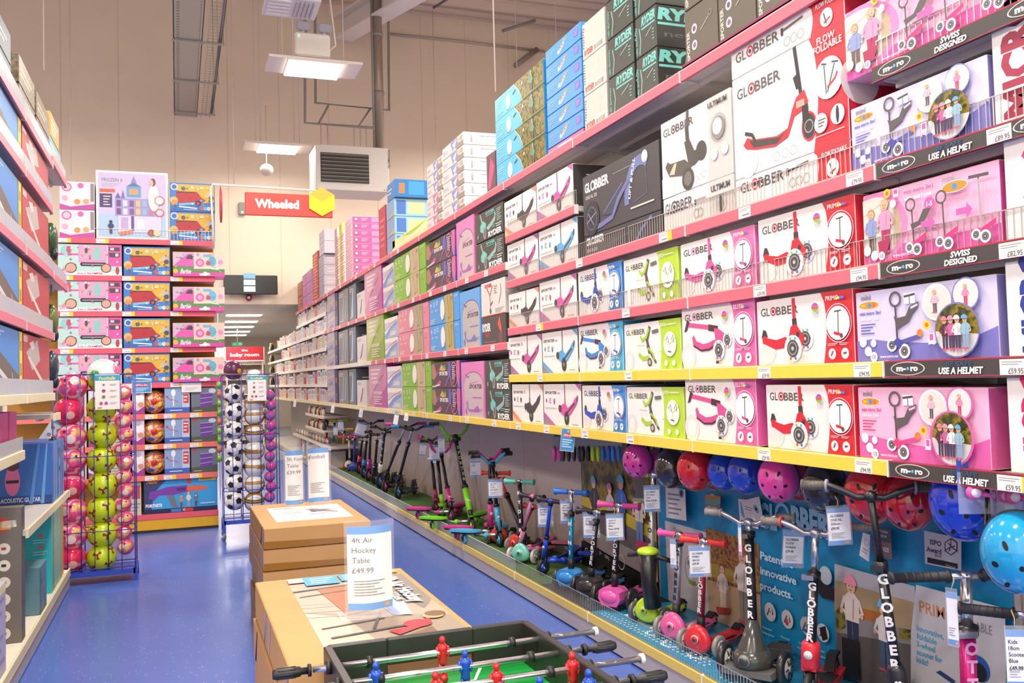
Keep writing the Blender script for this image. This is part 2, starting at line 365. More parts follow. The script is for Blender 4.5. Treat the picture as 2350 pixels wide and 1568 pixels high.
def tall_sporter(c, arch, bike):
    return [('r', 0, 0, 1, 1, c), ('p', [(.12, 0), (.95, 0)] + [(.54 + .42 * math.cos(a), .6 + .22 * math.sin(a)) for a in [i * PI / 10 for i in range(0, 11)]] + [(.12, .6)], arch[0]),
            ('l', [(.54 + .42 * math.cos(a), .6 + .22 * math.sin(a)) for a in [i * PI / 10 for i in range(0, 11)]], .02, arch[1]),
            ('t', 'SPORTER', .36, .52, .07, '6a4a5a', {'w': .56, 'b': .04, 'sh': .2}), ('p', [(.36, .61), (.85, .66), (.4, .6)], bike), ('l', [(.2, .78), (.3, .72), (.36, .74)], .02, '5a4a6a'),
            ('l', [(.2, .28), (.26, .18), (.34, .12), (.62, .12), (.74, .18)], .04, bike), ('e', .2, .1, .05, bike, .06), ('p', [(.5, .12), (.7, .22), (.8, .14), (.7, .1)], bike), ('l', [(.28, .3), (.26, .18)], .03, bike),
            ('n', .5, .34, .9, .38, 1, bike), ('n', .6, .1, .94, .16, 3, bike)]
def dark_sporter():
    return [('p', [(0, .3), (.12, 0), (0, 0)], '3f6a48'), ('p', [(0, .9), (.1, .95), (.2, .5), (.08, .3), (0, .4)], 'b07a68'), ('p', [(.1, .06), (.3, .3), (.36, .22), (.3, .1), (.14, .02)], 'c8508a'), ('l', [(.02, .04), (.3, .12)], .05, 'e8dcd0'),
            ('l', [(.18, .5), (.3, .62), (.34, .8)], .07, '7a5ab0'), ('l', [(.5, .06), (.58, .3), (.66, .5)], .07, 'a064b8'), ('l', [(.2, .6), (.28, .7)], .05, 'c05a50'),
            ('p', [(.3, .7), (.38, .9), (.46, .78), (.5, .86), (.52, .68), (.4, .64)], 'd8b040'), ('p', [(.4, .74), (.5, .9), (.54, .72)], '58a860'), ('t', 'SPORTER', .3, .48, .14, 'f0e8e0', {'w': .3, 'b': .04}),
            ('p', [(.62, .95), (.7, .98), (.68, .4), (.6, .5)], '6a5ac0'), ('p', [(.9, 1), (1, 1), (1, 0), (.94, 0), (.88, .5)], 'd8609a'), ('o', .8, .5, .46, .03, 'd8a8c0'), ('p', circ(.8, .5, .07, .43, 16), '5a3a58'), ('n', .75, .3, .86, .85, 8, 'e8dce4'), ('p', [(.94, 0), (1, 0), (1, .4)], '5a70d0'), ('l', [(.72, .1), (.84, .3)], .06, 'c84a7a')]
def folding(c, tan='c8b088', rc=None):
    return [('e', .06, .76, .08, 'f0f0e0'), ('e', .06, .74, .05, c), ('o', .18, .78, .09, .03, 'f0f0e0'), ('o', .28, .82, .09, .03, 'f0f0e0'), ('n', .06, .5, .14, .58, 2, 'e8ecd8'), ('n', .2, .5, .3, .58, 2, 'e8ecd8'), ('n', .03, .06, .22, .24, 4, 'e0ecc8'),
            ('p', circ(.47, .5, .075, .4, 18), 'f0e8dc'), ('l', [(.44, .1), (.5, .16), (.52, .3)], .04, '4a4642'), ('p', [(.58, 0), (.84, 0), (.82, 1), (.55, 1)], tan), ('l', [(.64, .96), (.7, .3), (.66, .12)], .03, '5a4a3a'), ('l', [(.74, .96), (.76, .2), (.66, .12)], .03, '5a4a3a'), ('p', [(.74, .9), (.8, .9), (.78, .7)], '8a8470'),
            ('t', 'S 2.0', .88, .84, .07, 'f0e8dc', {'w': .09}), ('n', .88, .6, .93, .64, 1, '5a5a40')]
def swirl():
    return [('r', 0, .78, 1, 1, 'ece4da'), ('p', [(0, 0), (1, 0), (1, .72), (.5, .5), (.2, .2)], 'a8b4cc'), ('p', [(0, .1), (.3, .5), (1, .76), (1, .6), (.5, .36), (.2, 0)], '7a94c8'), ('p', [(0, .3), (.1, .5), (.9, .78), (.4, .5), (.1, .2)], 'e8e4e4'),
            ('l', [(.05, .4), (.5, .66), (.95, .84)], .06, 'c8806a'), ('e', .5, .3, .05, 'f0ece8'), ('p', [(.4, .1), (.6, .3), (.9, .3), (.9, .1)], 'd8d0c8')]
def plaincol(c, l, d):
    return [('p', [(0, .1), (.85, .95), (.85, 1), (0, 1)], l), ('p', [(.3, 0), (1, .5), (1, 0)], d), ('n', .14, .62, .66, .9, 3, 'f2e0e0'), ('t', 'RYDER', .2, .54, .06, 'f4e8e4', {'w': .45, 'b': .03, 'sh': .2}), ('t', 'RYDER', .3, .3, .06, 'f4e8e4', {'w': .45, 'b': .03, 'sh': .2}), ('n', .3, .06, .8, .26, 4, 'f0dce0'),
            ('l', [(.3, .4), (.85, .75)], .02, d)]
def greybox(l='9aa6b8', acc='8ab0d8'):
    return [('p', [(.3, .1), (.55, .9), (.62, .9), (.5, .1)], l), ('p', [(.6, .15), (.8, .8), (.85, .8), (.72, .1)], acc), ('n', .08, .8, .5, .92, 2, 'e4dcd4'), ('n', .1, .06, .6, .14, 2, 'dcd0c8')]
FOL = ramp_mat('print_foliage', ['1c2816', '343c1c', '55551f', '94802a', '26301a', '484f28'], 24)
FOLP = ramp_mat('print_foliage_poster', ['141c10', '2c3416', '4c4a1a', '8c781e', '20280f', '3c4420'], 7)
FOLA = ramp_mat('print_autumn', ['3a2616', '6a4420', 'a8762c', '8a5a30', '4c3420', 'c09048'], 22)
def kidcircle(x, y, r, asp, ring):
    a = [('e', x, y, r + .02, ring), ('p', circ(x, y, r * asp, r, 24, 0, 360), FOL), ('p', circ(x, y, r * asp, r, 16, 180, 360), 'd8d4cc')]
    for i, (dx, s, h) in enumerate(((-.55, '5a2c3c', 'e08090'), (-.2, 'c8609a', 'e890b0'), (.15, 'ece6e4', 'f0ece8'), (.55, '90b8c8', '6aa8d8'))):
        a += fig(x + dx * r * asp, y - r * .72, r * 1.25, s, '4a3a58' if i != 3 else '88a0c0', asp=asp, helmet=h)
        a += [('e', x + dx * r * asp, y - r * .74, .02, 'd85a80')]
    return a
def micro_toddler(lo, up, txt):
    """mini 3in1 carton with the big circular photographs on the right"""
    asp = .42
    a = [('p', [(0, 0), (1, 0), (1, .38), (.9, .3), (.7, .2), (.3, .26), (.12, .32), (0, .3)], lo),
         ('p', circ(.11, .80, .085, .06, 20), 'f6f0e8'), ('p', circ(.11, .80, .08, .052, 20), 'e89030'), ('r', .05, .785, .08, .815, 'f0c040'), ('e', .115, .8, .035, '4a90c8'), ('e', .15, .8, .03, 'd8702c'), ('t', 'mini', .05, .88, .07, '9a8a90', {'w': .08, 'b': .03}),
         ('t', 'mini micro 3in1', .035, .665, .05, txt, {'w': .17, 'b': .02}), ('t', 'with seat | pink' if txt[0] in 'cd' else 'with seat | red', .035, .585, .05, 'f0e4ec', {'w': .15, 'b': .02}), ('n', .04, .38, .16, .55, 4, txt),
         ('e', .055, .28, .07, 'f4eef0'), ('e', .14, .26, .055, 'dcecf4'), ('e', .095, .15, .07, 'f4eef0'), ('e', .14, .07, .07, 'f4eef0'), ('t', 'CE', .122, .045, .05, '8a5070'), ('t', 'www.micro.ms', .19, .05, .04, 'f0e4ec', {'w': .14}),
         ('t', '1-5', .555, .2, .08, 'f4eef0' if lo[0] != 'd' else 'e878b4', {'b': .03}),
         ('o', .325, .84, .11, .032, '5c5654'), ('l', [(.325, .74), (.33, .3)], .03, '4a4446'), ('p', [(.31, .62), (.33, .58), (.4, .6), (.43, .72), (.5, .78), (.49, .7), (.45, .62), (.42, .52), (.35, .45), (.335, .42)], '5c5654'), ('l', [(.44, .7), (.49, .74)], .03, up),
         ('l', [(.34, .24), (.5, .32)], .06, 'd8488a' if lo[0] == 'd' else '5a5aa0'), ('e', .5, .36, .05, 'e88030')] + wheelart(.29, .22, .09, False) + wheelart(.385, .13, .1, False) + \
        [('p', [(.3, .26), (.34, .32), (.38, .24), (.35, .16)], 'd8407a' if lo[0] == 'd' else '4a4a9a'), ('r', .4, .76, .48, .9, 'f2eef2'), ('l', [(.4, .86), (.48, .88)], .03, '4a4446'), ('l', [(.44, .76), (.44, .87)], .015, '6a6466')]
    a += [('e', .63, .74, .24, 'e8e0e8'), ('p', circ(.63, .74, .09, .21, 20), 'dcd4cc')] + fig(.62, .6, .3, 'd8b8c8', '5a5060', 'c8a070', asp) + [('e', .83, .8, .21, lo), ('p', circ(.83, .8, .08, .19, 20), 'e0d8d4')] + fig(.83, .66, .26, 'e08ab0', 'c03a6a', 'c8a070', asp)
    a += kidcircle(.77, .36, .33, asp, lo) + [('e', .6, .45, .06, 'f0c830'), ('e', .6, .45, .03, 'd87030'), ('r', .61, .2, .65, .34, 'f0dce4'), ('r', .618, .25, .642, .33, 'd8609a')]
    return a
def micro_kids():
    """mini 3in1 carton with the two toddlers photographed at the left"""
    asp = .42
    a = [('p', [(0, 0), (1, 0), (1, .24), (.5, .2), (0, .26)], 'e060a8'), ('p', circ(.1, .5, .26, .5, 26, -78, 118), 'ea86b8'), ('p', [(0, .14)] + circ(.09, .5, .22, .44, 20, -76, 110) + [(0, .92)], 'd8d0c4'), ('p', [(.24, .2), (.3, .3), (.31, .6), (.26, .8)], 'b8a488'),
         ('l', [(.0, .7), (.24, .9)], .006, 'b8b0a4')] + fig(.07, .12, .66, '8a9ac8', '6a5a5a', 'b89058', asp) + fig(.19, .14, .74, 'e098b8', 'b03060', 'd8b080', asp)
    a += [('p', [(.13, .3), (.24, .32), (.2, .12), (.14, .14)], 'a83058'), ('e', .04, .2, .07, 'f4eef0'), ('e', .1, .12, .07, 'f4eef0'), ('e', .16, .1, .06, 'f4d8e4'), ('t', 'CE', .145, .08, .04, '8a5070'),
          ('e', .225, .94, .06, 'f0c830'), ('e', .225, .94, .03, 'd87030'), ('e', .27, .78, .055, 'dcecf4'), ('r', .275, .86, .315, .97, 'f4e4ec'), ('r', .28, .9, .31, .96, 'd8609a'),
          ('t', 'mini micro 3in1', .36, .86, .055, 'd03880', {'w': .22, 'b': .02}), ('t', 'with seat | pink', .36, .77, .055, 'f6e4ee', {'w': .21, 'b': .02}), ('p', circ(.73, .8, .09, .075, 20), 'f6f0e8'), ('p', circ(.73, .8, .085, .065, 20), 'e89030'), ('e', .73, .8, .04, '4a90c8'), ('t', 'mini', .65, .89, .06, '9a8a90', {'w': .08, 'b': .03}),
          ('t', '1-5', .535, .62, .08, 'e060a8', {'b': .03}), ('e', .55, .66, .085, 'e060a8'), ('t', '1-5', .53, .63, .06, 'f8e8f0', {'b': .03}), ('t', 'www.micro.ms', .26, .05, .04, 'f6e4ee', {'w': .16})]
    for x, s in ((.42, 0), (.65, 1), (.9, 2)):
        top = .62 if s < 2 else .84
        a += [('l', [(x, top), (x + .005, .2)], .025, '5c5654' if s < 2 else 'a8a0a0'), ('p', [(x, .2), (x + .1, .3), (x + .1, .24), (x + .02, .14)], 'd03878')] + wheelart(x - .03, .14, .07, False) + wheelart(x + .03, .1, .08, False)
        if s < 2: a += [('o', x - .005, .7, .09, .026, '5c5654')]
        else: a += [('l', [(x - .06, .85), (x + .07, .84)], .04, '5a5250')]
    a += [('p', [(.42, .44), (.48, .46), (.52, .6), (.58, .6), (.52, .42), (.43, .36)], '5c5654'), ('p', [(.5, .44), (.56, .44), (.56, .5), (.6, .4), (.56, .3), (.56, .36), (.5, .36)], 'e060a8'), ('p', [(.75, .5), (.82, .5), (.82, .56), (.86, .46), (.82, .36), (.82, .42), (.75, .42)], 'e060a8')]
    return a
def micro_word(c, sub=None):
    a = [('t', 'MICRO', .42, .03, .0, c)]
    a = [('t', 'MICRO', .5, .04, .26, c, {'rot': 90, 'b': .05, 'w': 2.2})]
    return a
def flow_front():
    c = 'd8303c'
    return [band(.74, c, .04)] + logo(.05, .78, .1, .42) + [('e', .14, .14, .16, 'e6dfd8'), ('e', .14, .14, .12, 'f0eae4'), ('l', [(.6, 1), (.64, .56)], .045, '2e2c2e'), ('l', [(.6, .74), (.625, .62)], .07, '2e2c2e'),
        ('p', [(.14, .37), (.2, .33), (.42, .27), (.52, .3), (.56, .44), (.6, .54), (.67, .58), (.7, .46), (.64, .4), (.58, .38), (.52, .22), (.4, .18), (.2, .23), (.13, .26), (.1, .31)], c), ('p', [(.16, .33), (.44, .25), (.5, .28), (.42, .2), (.2, .25)], '46403c'), ('l', [(.12, .42), (.19, .38), (.22, .3)], .035, '3a3436'), ('r', .6, .44, .67, .5, 'b8a490'),
        ('e', .7, .24, .1, c, .13), ('e', .7, .24, .085, '3a3838', .11), ('o', .7, .24, .06, .012, '9a9894'), ('r', .65, .3, .7, .44, '2c2a2c'),
        ('t', 'FLOW', .86, .9, .06, 'f4eeea', {'w': .14, 'b': .02, 'a': 'c'}), ('t', 'FOLDABLE', .87, .83, .06, 'f4eeea', {'w': .22, 'b': .02, 'a': 'c'}), ('e', .87, .58, .18, 'f4eeea'), ('l', [(.84, .7), (.85, .45)], .012, '3a3a3a'), ('l', [(.92, .68), (.86, .46)], .012, '3a3a3a'), ('l', [(.86, .5), (.92, .55), (.94, .6)], .02, c), ('l', [(.82, .72), (.86, .7)], .012, '3a3a3a'), ('l', [(.9, .7), (.95, .68)], .012, '3a3a3a'),
        ('e', .8, .22, .085, 'f4eeea'), ('e', .93, .24, .085, 'f4eeea'), ('e', .93, .24, .02, '2c2a3a', .075), ('n', .78, .18, .84, .26, 3, '5a5050'), ('o', .42, .08, .045, .006, 'a8a098'), ('o', .5, .08, .045, .006, 'a8a098'), ('o', .57, .08, .045, .006, 'a8a098'), ('n', .76, .1, .98, .12, 1, 'f4dcd8')]
def flow_flat(c='d8303c'):
    return [band(.74, c, .02)] + logo(.05, .5, .34, .42) + [('l', [(.5, .7), (.68, .8)], .08, '6a6662'), ('r', .49, .55, .51, .8, '3a3838'), ('o', .54, .3, .16, .03, 'a8a098'), ('o', .6, .3, .16, .03, 'a8a098'), ('o', .66, .3, .16, .03, 'a8a098'), ('t', 'FLOW FOLDABLE', .79, .72, .16, 'f4eeea', {'w': .19}), ('e', .87, .34, .28, 'f4eeea'), ('l', [(.85, .5), (.87, .15)], .05, '3a3a3a'), ('l', [(.85, .2), (.9, .3)], .06, c)]
def ult_front():
    return [band(.68, 'cfc9c3', .02)] + logo(.04, .8, .1, .46, rc='55514f') + [('p', [(.0, 0), (.2, .0), (.2, .22), (.0, .26)], 'e8e2dc'), ('l', [(.42, 1), (.4, .58)], .06, '55504a'), ('l', [(.4, .8), (.41, .6)], .08, '48443e'),
        ('p', [(.36, .62), (.44, .62), (.5, .46), (.62, .44), (.62, .36), (.5, .28), (.42, .28)], '4f4a44'), ('p', [(.06, .4), (.1, .46), (.14, .42), (.36, .4), (.46, .28), (.34, .2), (.12, .26)], '5a554c'), ('p', [(.12, .28), (.2, .4), (.24, .4), (.2, .26)], 'c8c2a8'),
        ('e', .6, .42, .12, '4a463f'), ('e', .4, .14, .14, '4a463f'), ('e', .4, .14, .09, '76716a'), ('t', 'ULTIMUM', .71, .88, .06, '5a5654', {'w': .25, 'b': .04}), ('o', .84, .6, .17, .008, '9a948e'), ('e', .84, .6, .14, '8c8680'), ('e', .83, .62, .1, 'f4f0ec'), ('e', .78, .3, .07, 'f0ece8'), ('e', .92, .32, .07, 'f0ece8'),
        ('o', .52, .09, .04, .006, 'a09a94'), ('o', .58, .1, .04, .006, 'a09a94'), ('o', .64, .11, .04, .006, 'a09a94')]
def ult_flat():
    return [band(.68, 'cfc9c3', .0)] + logo(.03, .5, .32, .42, rc='55514f') + [('t', 'ULTIMUM', .71, .7, .16, '5a5654', {'w': .25, 'b': .04}), ('e', .84, .32, .26, 'b8b2ac'), ('e', .84, .3, .12, '4c4844', .22), ('r', .48, .5, .5, .66, '3a3838'), ('r', .5, .6, .64, .66, 'a09a94'), ('o', .5, .26, .14, .03, 'a09a94'), ('o', .56, .26, .14, .03, 'a09a94')]
def onenl_front():
    a = [('t', 'GL', .03, .72, .15, 'e8e4e2', {'w': .085, 'b': .04}), ('o', .15, .795, .085, .035, 'e8e4e2'), ('t', 'BBER', .18, .72, .15, 'e8e4e2', {'w': .2, 'b': .04}), ('t', 'ONE NL 205', .04, .6, .06, 'c8c4c4', {'w': .17}), ('n', .44, .8, .7, .84, 1, '8a8688')]
    a += [('p', circ(.78, .3, .2, .62, 24, 60, 190) + [(.64, .25)] + circ(.78, .3, .14, .46, 24, 60, 190)[::-1], '6a78a8'), ('e', .84, .86, .09, 'd8dcea'), ('l', [(.7, .25), (.86, .32), (.84, .8)], .012, '6a6e84'), ('t', 'LIFT & PULL', .655, .32, .075, 'e4e6f0', {'rot': 72, 'b': .02, 'w': .24}),
          ('p', [(.28, .24), (.5, .62), (.62, .58), (.46, .2)], '3e4154'), ('l', [(.3, .28), (.56, .62)], .02, '707898'), ('l', [(.12, .08), (.26, .1), (.42, .16), (.5, .4), (.64, .62)], .08, '6a70a0'), ('e', .13, .26, .28, '2c2c34'), ('o', .13, .26, .2, .03, '50545e'), ('l', [(.05, .2), (.2, .34)], .02, '8a90a8'), ('l', [(.08, .36), (.16, .14)], .02, '8a90a8'), ('r', .66, .16, .94, .185, 'd8d0c0')]
    return a
def onenl_flat():
    return [('t', 'GLOBBER', .03, .55, .34, 'e8e4e2', {'w': .26, 'b': .04}), ('t', 'ONE NL 205', .04, .2, .16, 'c8c4c4', {'w': .15}), ('l', [(.36, .3), (.62, .5)], .06, '55586e'), ('l', [(.72, .1), (.78, .5), (.9, .9)], .14, '6a78a8')]
# ---------------------------------------------------------------- the room
def wallmat(name, h, rough=.55, seam=0):
    m = mat(h, rough, var=.03, scale=1.5, bump=.05)
    return m
FLOORM = bpy.data.materials.new('blue_speckled_vinyl'); FLOORM.use_nodes = True
nt = FLOORM.node_tree; b = nt.nodes['Principled BSDF']; b.inputs['Roughness'].default_value = .33; b.inputs['Coat Weight'].default_value = .3; b.inputs['Coat Roughness'].default_value = .15
tc = nt.nodes.new('ShaderNodeTexCoord'); vo = nt.nodes.new('ShaderNodeTexVoronoi'); vo.inputs['Scale'].default_value = 26
nt.links.new(tc.outputs['Object'], vo.inputs['Vector'])
r = nt.nodes.new('ShaderNodeValToRGB'); r.color_ramp.elements[0].position = .0; r.color_ramp.elements[0].color = lin('a8b4e0'); r.color_ramp.elements[1].position = .12; r.color_ramp.elements[1].color = (0, 0, 0, 1)
vo2 = nt.nodes.new('ShaderNodeTexVoronoi'); vo2.inputs['Scale'].default_value = 60; nt.links.new(tc.outputs['Object'], vo2.inputs['Vector'])
no = nt.nodes.new('ShaderNodeTexNoise'); no.inputs['Scale'].default_value = 1.2; no.inputs['Detail'].default_value = 6; nt.links.new(tc.outputs['Object'], no.inputs['Vector'])
mx = nt.nodes.new('ShaderNodeMix'); mx.data_type = 'RGBA'; mx.inputs[6].default_value = lin('3a5cae'); mx.inputs[7].default_value = lin('5472c0'); nt.links.new(no.outputs['Fac'], mx.inputs[0])
mx2 = nt.nodes.new('ShaderNodeMix'); mx2.data_type = 'RGBA'; mx2.blend_type = 'MIX'; mx2.inputs[7].default_value = lin('b4bede')
lt = nt.nodes.new('ShaderNodeMath'); lt.operation = 'LESS_THAN'; lt.inputs[1].default_value = .11; nt.links.new(vo.outputs['Distance'], lt.inputs[0])
nt.links.new(mx.outputs[2], mx2.inputs[6]); nt.links.new(lt.outputs[0], mx2.inputs[0]); nt.links.new(mx2.outputs[2], b.inputs['Base Color'])
mb = MB(); mb.box(-9, -6, -.1, 9, 19.3, 0, FLOORM); struct(mb.build('floor'))
mb = MB(); mb.box(-9, 19.3, -.1, 9, 36, 0, mat('9aa4b8', .25, var=.05, scale=2)); struct(mb.build('floor_back_room'))
WALL = wallmat('w', 'e5d2b9', .42)
# back wall with the opening into the lower room: opening from x=-.6 to the shelving, top at 3.16
mb = MB()
OX0, OX1, OT = .1, 2.95, 3.17
mb.box(-9, 18.7, 0, OX0, 19.3, 9.6, WALL); mb.box(OX1, 18.7, 0, 9, 19.3, 9.6, WALL); mb.box(OX0, 18.7, OT, OX1, 19.3, 9.6, WALL)
for i in range(-8, 9):
    if abs(i * 1.0) < 8.5: mb.box(i * 1.0 - .004, 18.694, 3.3, i * 1.0 + .004, 18.7, 9.6, mat('d4c3ae', .5))
struct(mb.build('wall_back'))
mb = MB(); mb.box(-9.2, -6, 0, -9, 19.3, 9.6, WALL); struct(mb.build('wall_left'))
mb = MB(); mb.box(9, -6, 0, 9.2, 19.3, 9.6, WALL); struct(mb.build('wall_right'))
CE = mat('d8c6b2', .6, var=.02)
mb = MB()
zc = 9.45
n = 70
for i in range(n):                        # corrugated roof sheet
    y = -6 + i * 25.3 / n
    mb.box(-9, y, zc, 9, y + .24, zc + .06, CE); mb.box(-9, y + .24, zc + .05, 9, y + .3615, zc + .1, CE)
for i in range(6):                        # purlins
    y = 17.6 - i * 2.2; mb.box(-9, y, zc - .16, 9, y + .07, zc, CE)
struct(mb.build('ceiling'))
mb = MB(); mb.box(-3, 19.3, 3.25, 6, 36, 3.35, mat('e6dcd0', .6)); struct(mb.build('ceiling_back_room'))
mb = MB(); mb.box(-3, 34, 0, 6, 34.2, 3.25, mat('e8dccb', .5)); struct(mb.build('wall_far_end'))
mb = MB(); mb.box(4.0, 19.3, 0, 4.2, 34, 3.25, mat('e2d4c4', .5)); struct(mb.build('wall_back_room_right'))
mb = MB(); mb.box(-3.2, 19.3, 0, -3, 34, 3.25, mat('e2d4c4', .5)); struct(mb.build('wall_back_room_left'))

# ---------------------------------------------------------------- long shelving wall on the right
XF = 2.28; XB = 2.86; BW = 1.255
BY = [1.225 + BW * i for i in range(20)]
PINK, YEL, DKR, WHR, PALY = 'dd6a78', 'efcf4c', '4a4648', 'efe4d6', 'ecd9a0'
GREY = mat('a8a09a', .5); GREYM = mat('c9c2ba', .4)
WIRE = mat('c9c4bc', .3, .6, var=0)
def shelf_meshes(rail, riser, dark_logo=False, endl=False):
    """tray with downturned front, coloured price rail"""
    W = BW
    a = MB(); a.box(0.002, .012, -.035, W - .002, .50, -.004, GREYM)
    a.box(.002, .10, -.06, W - .002, .12, -.035, GREYM); a.box(.002, .30, -.06, W - .002, .32, -.035, GREYM)
    for x in (.004, W - .008): a.prism([(.015, -.035), (.5, -.035), (.5, -.11), (.3, -.07)], x, x + .004, GREYM, 'x')
    b = MB(); b.bbox(0.002, -.004, -.052, W - .002, .012, .003, rail if rail != DKR else '45413f', .002)
    P = Print(b, (0, -.004, -.052), (1, 0, 0), (0, 0, 1), W, .055)
    if rail == DKR:
        P.run([('r', 0, .93, 1, 1, 'c8203c'), ('r', 0, .0, 1, .05, 'b83040'), ('p', circ(.085, .5, .06, .42, 20), 'd0cbc6'), ('p', circ(.085, .5, .056, .37, 20), '45413f'), ('t', 'm-', .046, .36, .34, 'f2eee8', {'w': .034, 'b': .05}), ('e', .087, .5, .1, '6ab0e8'), ('t', 'ro', .096, .36, .34, 'f2eee8', {'w': .026, 'b': .05})])
        P.run([('p', circ(.5, .5, .06, .42, 20), 'd0cbc6'), ('p', circ(.5, .5, .056, .37, 20), '45413f'), ('t', 'm-', .461, .36, .34, 'f2eee8', {'w': .034, 'b': .05}), ('e', .502, .5, .1, '6ab0e8'), ('t', 'ro', .511, .36, .34, 'f2eee8', {'w': .026, 'b': .05})])
        if dark_logo == 'swiss': P.run([('t', 'SWISS', .245, .56, .32, 'f2eee8', {'w': .06, 'b': .04, 'sh': .15}), ('t', 'DESIGNED', .225, .14, .32, 'f2eee8', {'w': .1, 'b': .04, 'sh': .15})])
        if dark_logo == 'helmet': P.run([('t', 'BE SAFE', .215, .58, .26, '31506e', {'w': .08, 'b': .03, 'sh': .15}), ('t', 'USE A HELMET', .19, .14, .36, 'f2eee8', {'w': .135, 'b': .04, 'sh': .15})])
    else:
        P.run([('r', 0, .9, 1, 1, 'f0b0ac' if rail == PINK else 'fbe9a0')])
    b.box(W - .006, -.006, -.054, W - .001, .02, .004, 'efe6d8')
    c = None
    if riser:
        c = MB(); h = .095; n = int(W / .026)
        for i in range(n + 1):
            x = .012 + (W - .024) * i / n
            if abs(x - W / 2) < .02: continue
            c.box(x - .0014, .012, .0, x + .0014, .0148, h, WIRE)
        for z in (0.004, h):
            for x0, x1 in ((.01, W / 2 - .02), (W / 2 + .02, W - .01)): c.box(x0, .0115, z - .0016, x1, .0153, z + .0016, WIRE)
    return a, b, c
SHM = {}
def ticket_mesh(price=None, yellow=False):
    t = MB(); t.box(0, -.002, 0, .085, 0, .046, 'f3ece4')
    p = Print(t, (0, -.002, 0), (1, 0, 0), (0, 0, 1), .085, .046)
    p.run([('n', .08, .6, .9, .9, 2, '9a9590')] + ([('t', price, .34, .08, .34, '6a6462', {'w': .6})] if price else [('n', .3, .1, .9, .45, 1, '8a8480')]))
    if yellow: t.box(.085, -.0022, 0, .125, 0, .046, 'f0c838')
    return t
TKM = {}
def add_tickets(sh, spots):
    for (x, price, yel) in spots:
        k = (price, yel)
        if k not in TKM:
            o = ticket_mesh(price, yel).build('price_ticket', sh); TKM[k] = o.data
        else:
            o = bpy.data.objects.new('price_ticket', TKM[k]); COL.objects.link(o); o.parent = sh
        o.location = (x, -.0045, -.0505)
def place_shelf(bay, z, rail, riser, logo_=False, level='', W=BW, spots=()):
    k = (rail, riser, logo_)
    if k not in SHM:
        SHM[k] = [m.build(nm) for m, nm in zip(shelf_meshes(rail, riser, logo_), ('tray', 'price_rail', 'wire_riser')) if m]
        for o in SHM[k]: COL.objects.unlink(o)
    cn = {PINK: 'pink', YEL: 'yellow', DKR: 'dark grey', WHR: 'white', PALY: 'pale yellow'}[rail]
    t = thing('display_shelf', f'{cn}-edged shelf, {level}, {ORD[bay]} bay of right shelving from camera', 'shelf', (XF, BY[bay] + BW, z), -PI / 2, 'shelves of the right shelving')
    for o in SHM[k]:
        c = bpy.data.objects.new(o.name.split('.')[0], o.data); COL.objects.link(c); c.parent = t
    add_tickets(t, spots)
    return t
# uprights, back panels, plinths
GR = ramp_mat('grass_mat', ['2c4a1c', '4c7030', '3a5c24', '66863c'], 90, .9)
BACKP = mat('b4a6a0', .5, var=.02)
for i, y in enumerate(BY[:19]):
    far = y > 18.8
    t = thing('shelving_bay', f'{ORD[i]} bay of tall grey shelving from the camera, right wall', 'shelving unit', (XF, y + BW, 0), -PI / 2, 'bays of the right shelving')
    H = 3.15 if not far else 2.75
    a = MB(); a.box(0.005, .575, .15, BW - .005, .59, H - .15, BACKP)
    if i < 12: a.box(.3, .5735, .9, BW - .02, .575, .903, 'a09690')
    a.build('back_panel', t)
    a = MB(); a.box(.003, .592, 0, .04, .64, H, GREYM)
    for k in range(int(H / .1)): a.box(.01, .5915, .1 + k * .1, .022, .592, .14 + k * .1, '3a3634')
    a.build('upright', t)
    a = MB(); a.box(.002, .0, .1, BW-.002, .012, .105, GREY); a.box(.002, .0, .012, BW-.002, .012, .1, mat('b3aaa6', .4)); a.box(.002, .03, 0, BW-.002, .05, .03, '23212a'); a.build('plinth', t)
    a = MB(); a.box(.002, .0, .105, BW-.002, .575, .15, GREYM); a.build('base_deck', t)
    a = MB(); rc = YEL if y < 9 else PALY
    a.bbox(.002, -.006, .104, BW - .002, .006, .156, mat('e3c65c' if y < 9 else 'e6d6a4', .4), .002); a.box(.002, -.008, .1, .012, .008, .16, 'efe6d8'); a.build('price_rail', t)
    if y < 18.7:
        c = MB()
        if y > 6:
            c.box(.01, .012, .15, BW - .01, .015, .24, mat('b9c0b4', .1, alpha=.35, var=0))
            c.box(.01, .011, .238, BW - .01, .016, .242, 'e0ddd2')
        else:
            n = 52
            for q in range(n + 1):
                x = .012 + (BW - .024) * q / n; c.box(x - .0014, .012, .15, x + .0014, .015, .24, WIRE)
            for z in (.155, .24): c.box(.01, .0115, z - .0016, BW - .01, .0155, z + .0016, WIRE)
        c.build('deck_riser', t)
    d = MB()
    if y > 4.9 and y < 14.9: d.box(.002, .016, .15, BW-.002 if i != 3 else .47, .57, .158, GR); d.build('grass_mat', t)
def spots_for(px_list, bay, z):
    out = []
    for p in px_list:
        px, pr, ye = p if isinstance(p, tuple) else (p, None, False)
        Y = ypx(px, z - .03, XF); x = BY[bay] + BW - Y
        if -.01 < x < BW - .08: out.append((x, pr, ye))
    return out
LV = {1.245: 'lowest level', 1.585: 'second level', 1.925: 'third level', 2.27: 'fourth level', 2.605: 'fifth level', 3.01: 'top level', 1.825: 'middle level', 2.415: 'upper level'}
R1T = [1186, 1330 - 80, (1338, None, False), (1440, None, True), 1572, (1742, '£59.95', False), (1965, '£94.95', False), (2292, '£59.95', True)]
R2T = [(1236, None, True), 1328, (1436, None, True), 1566, (1742, '£59.95', False), (1962, '£94.95', False), (2298, '£59.95', True)]
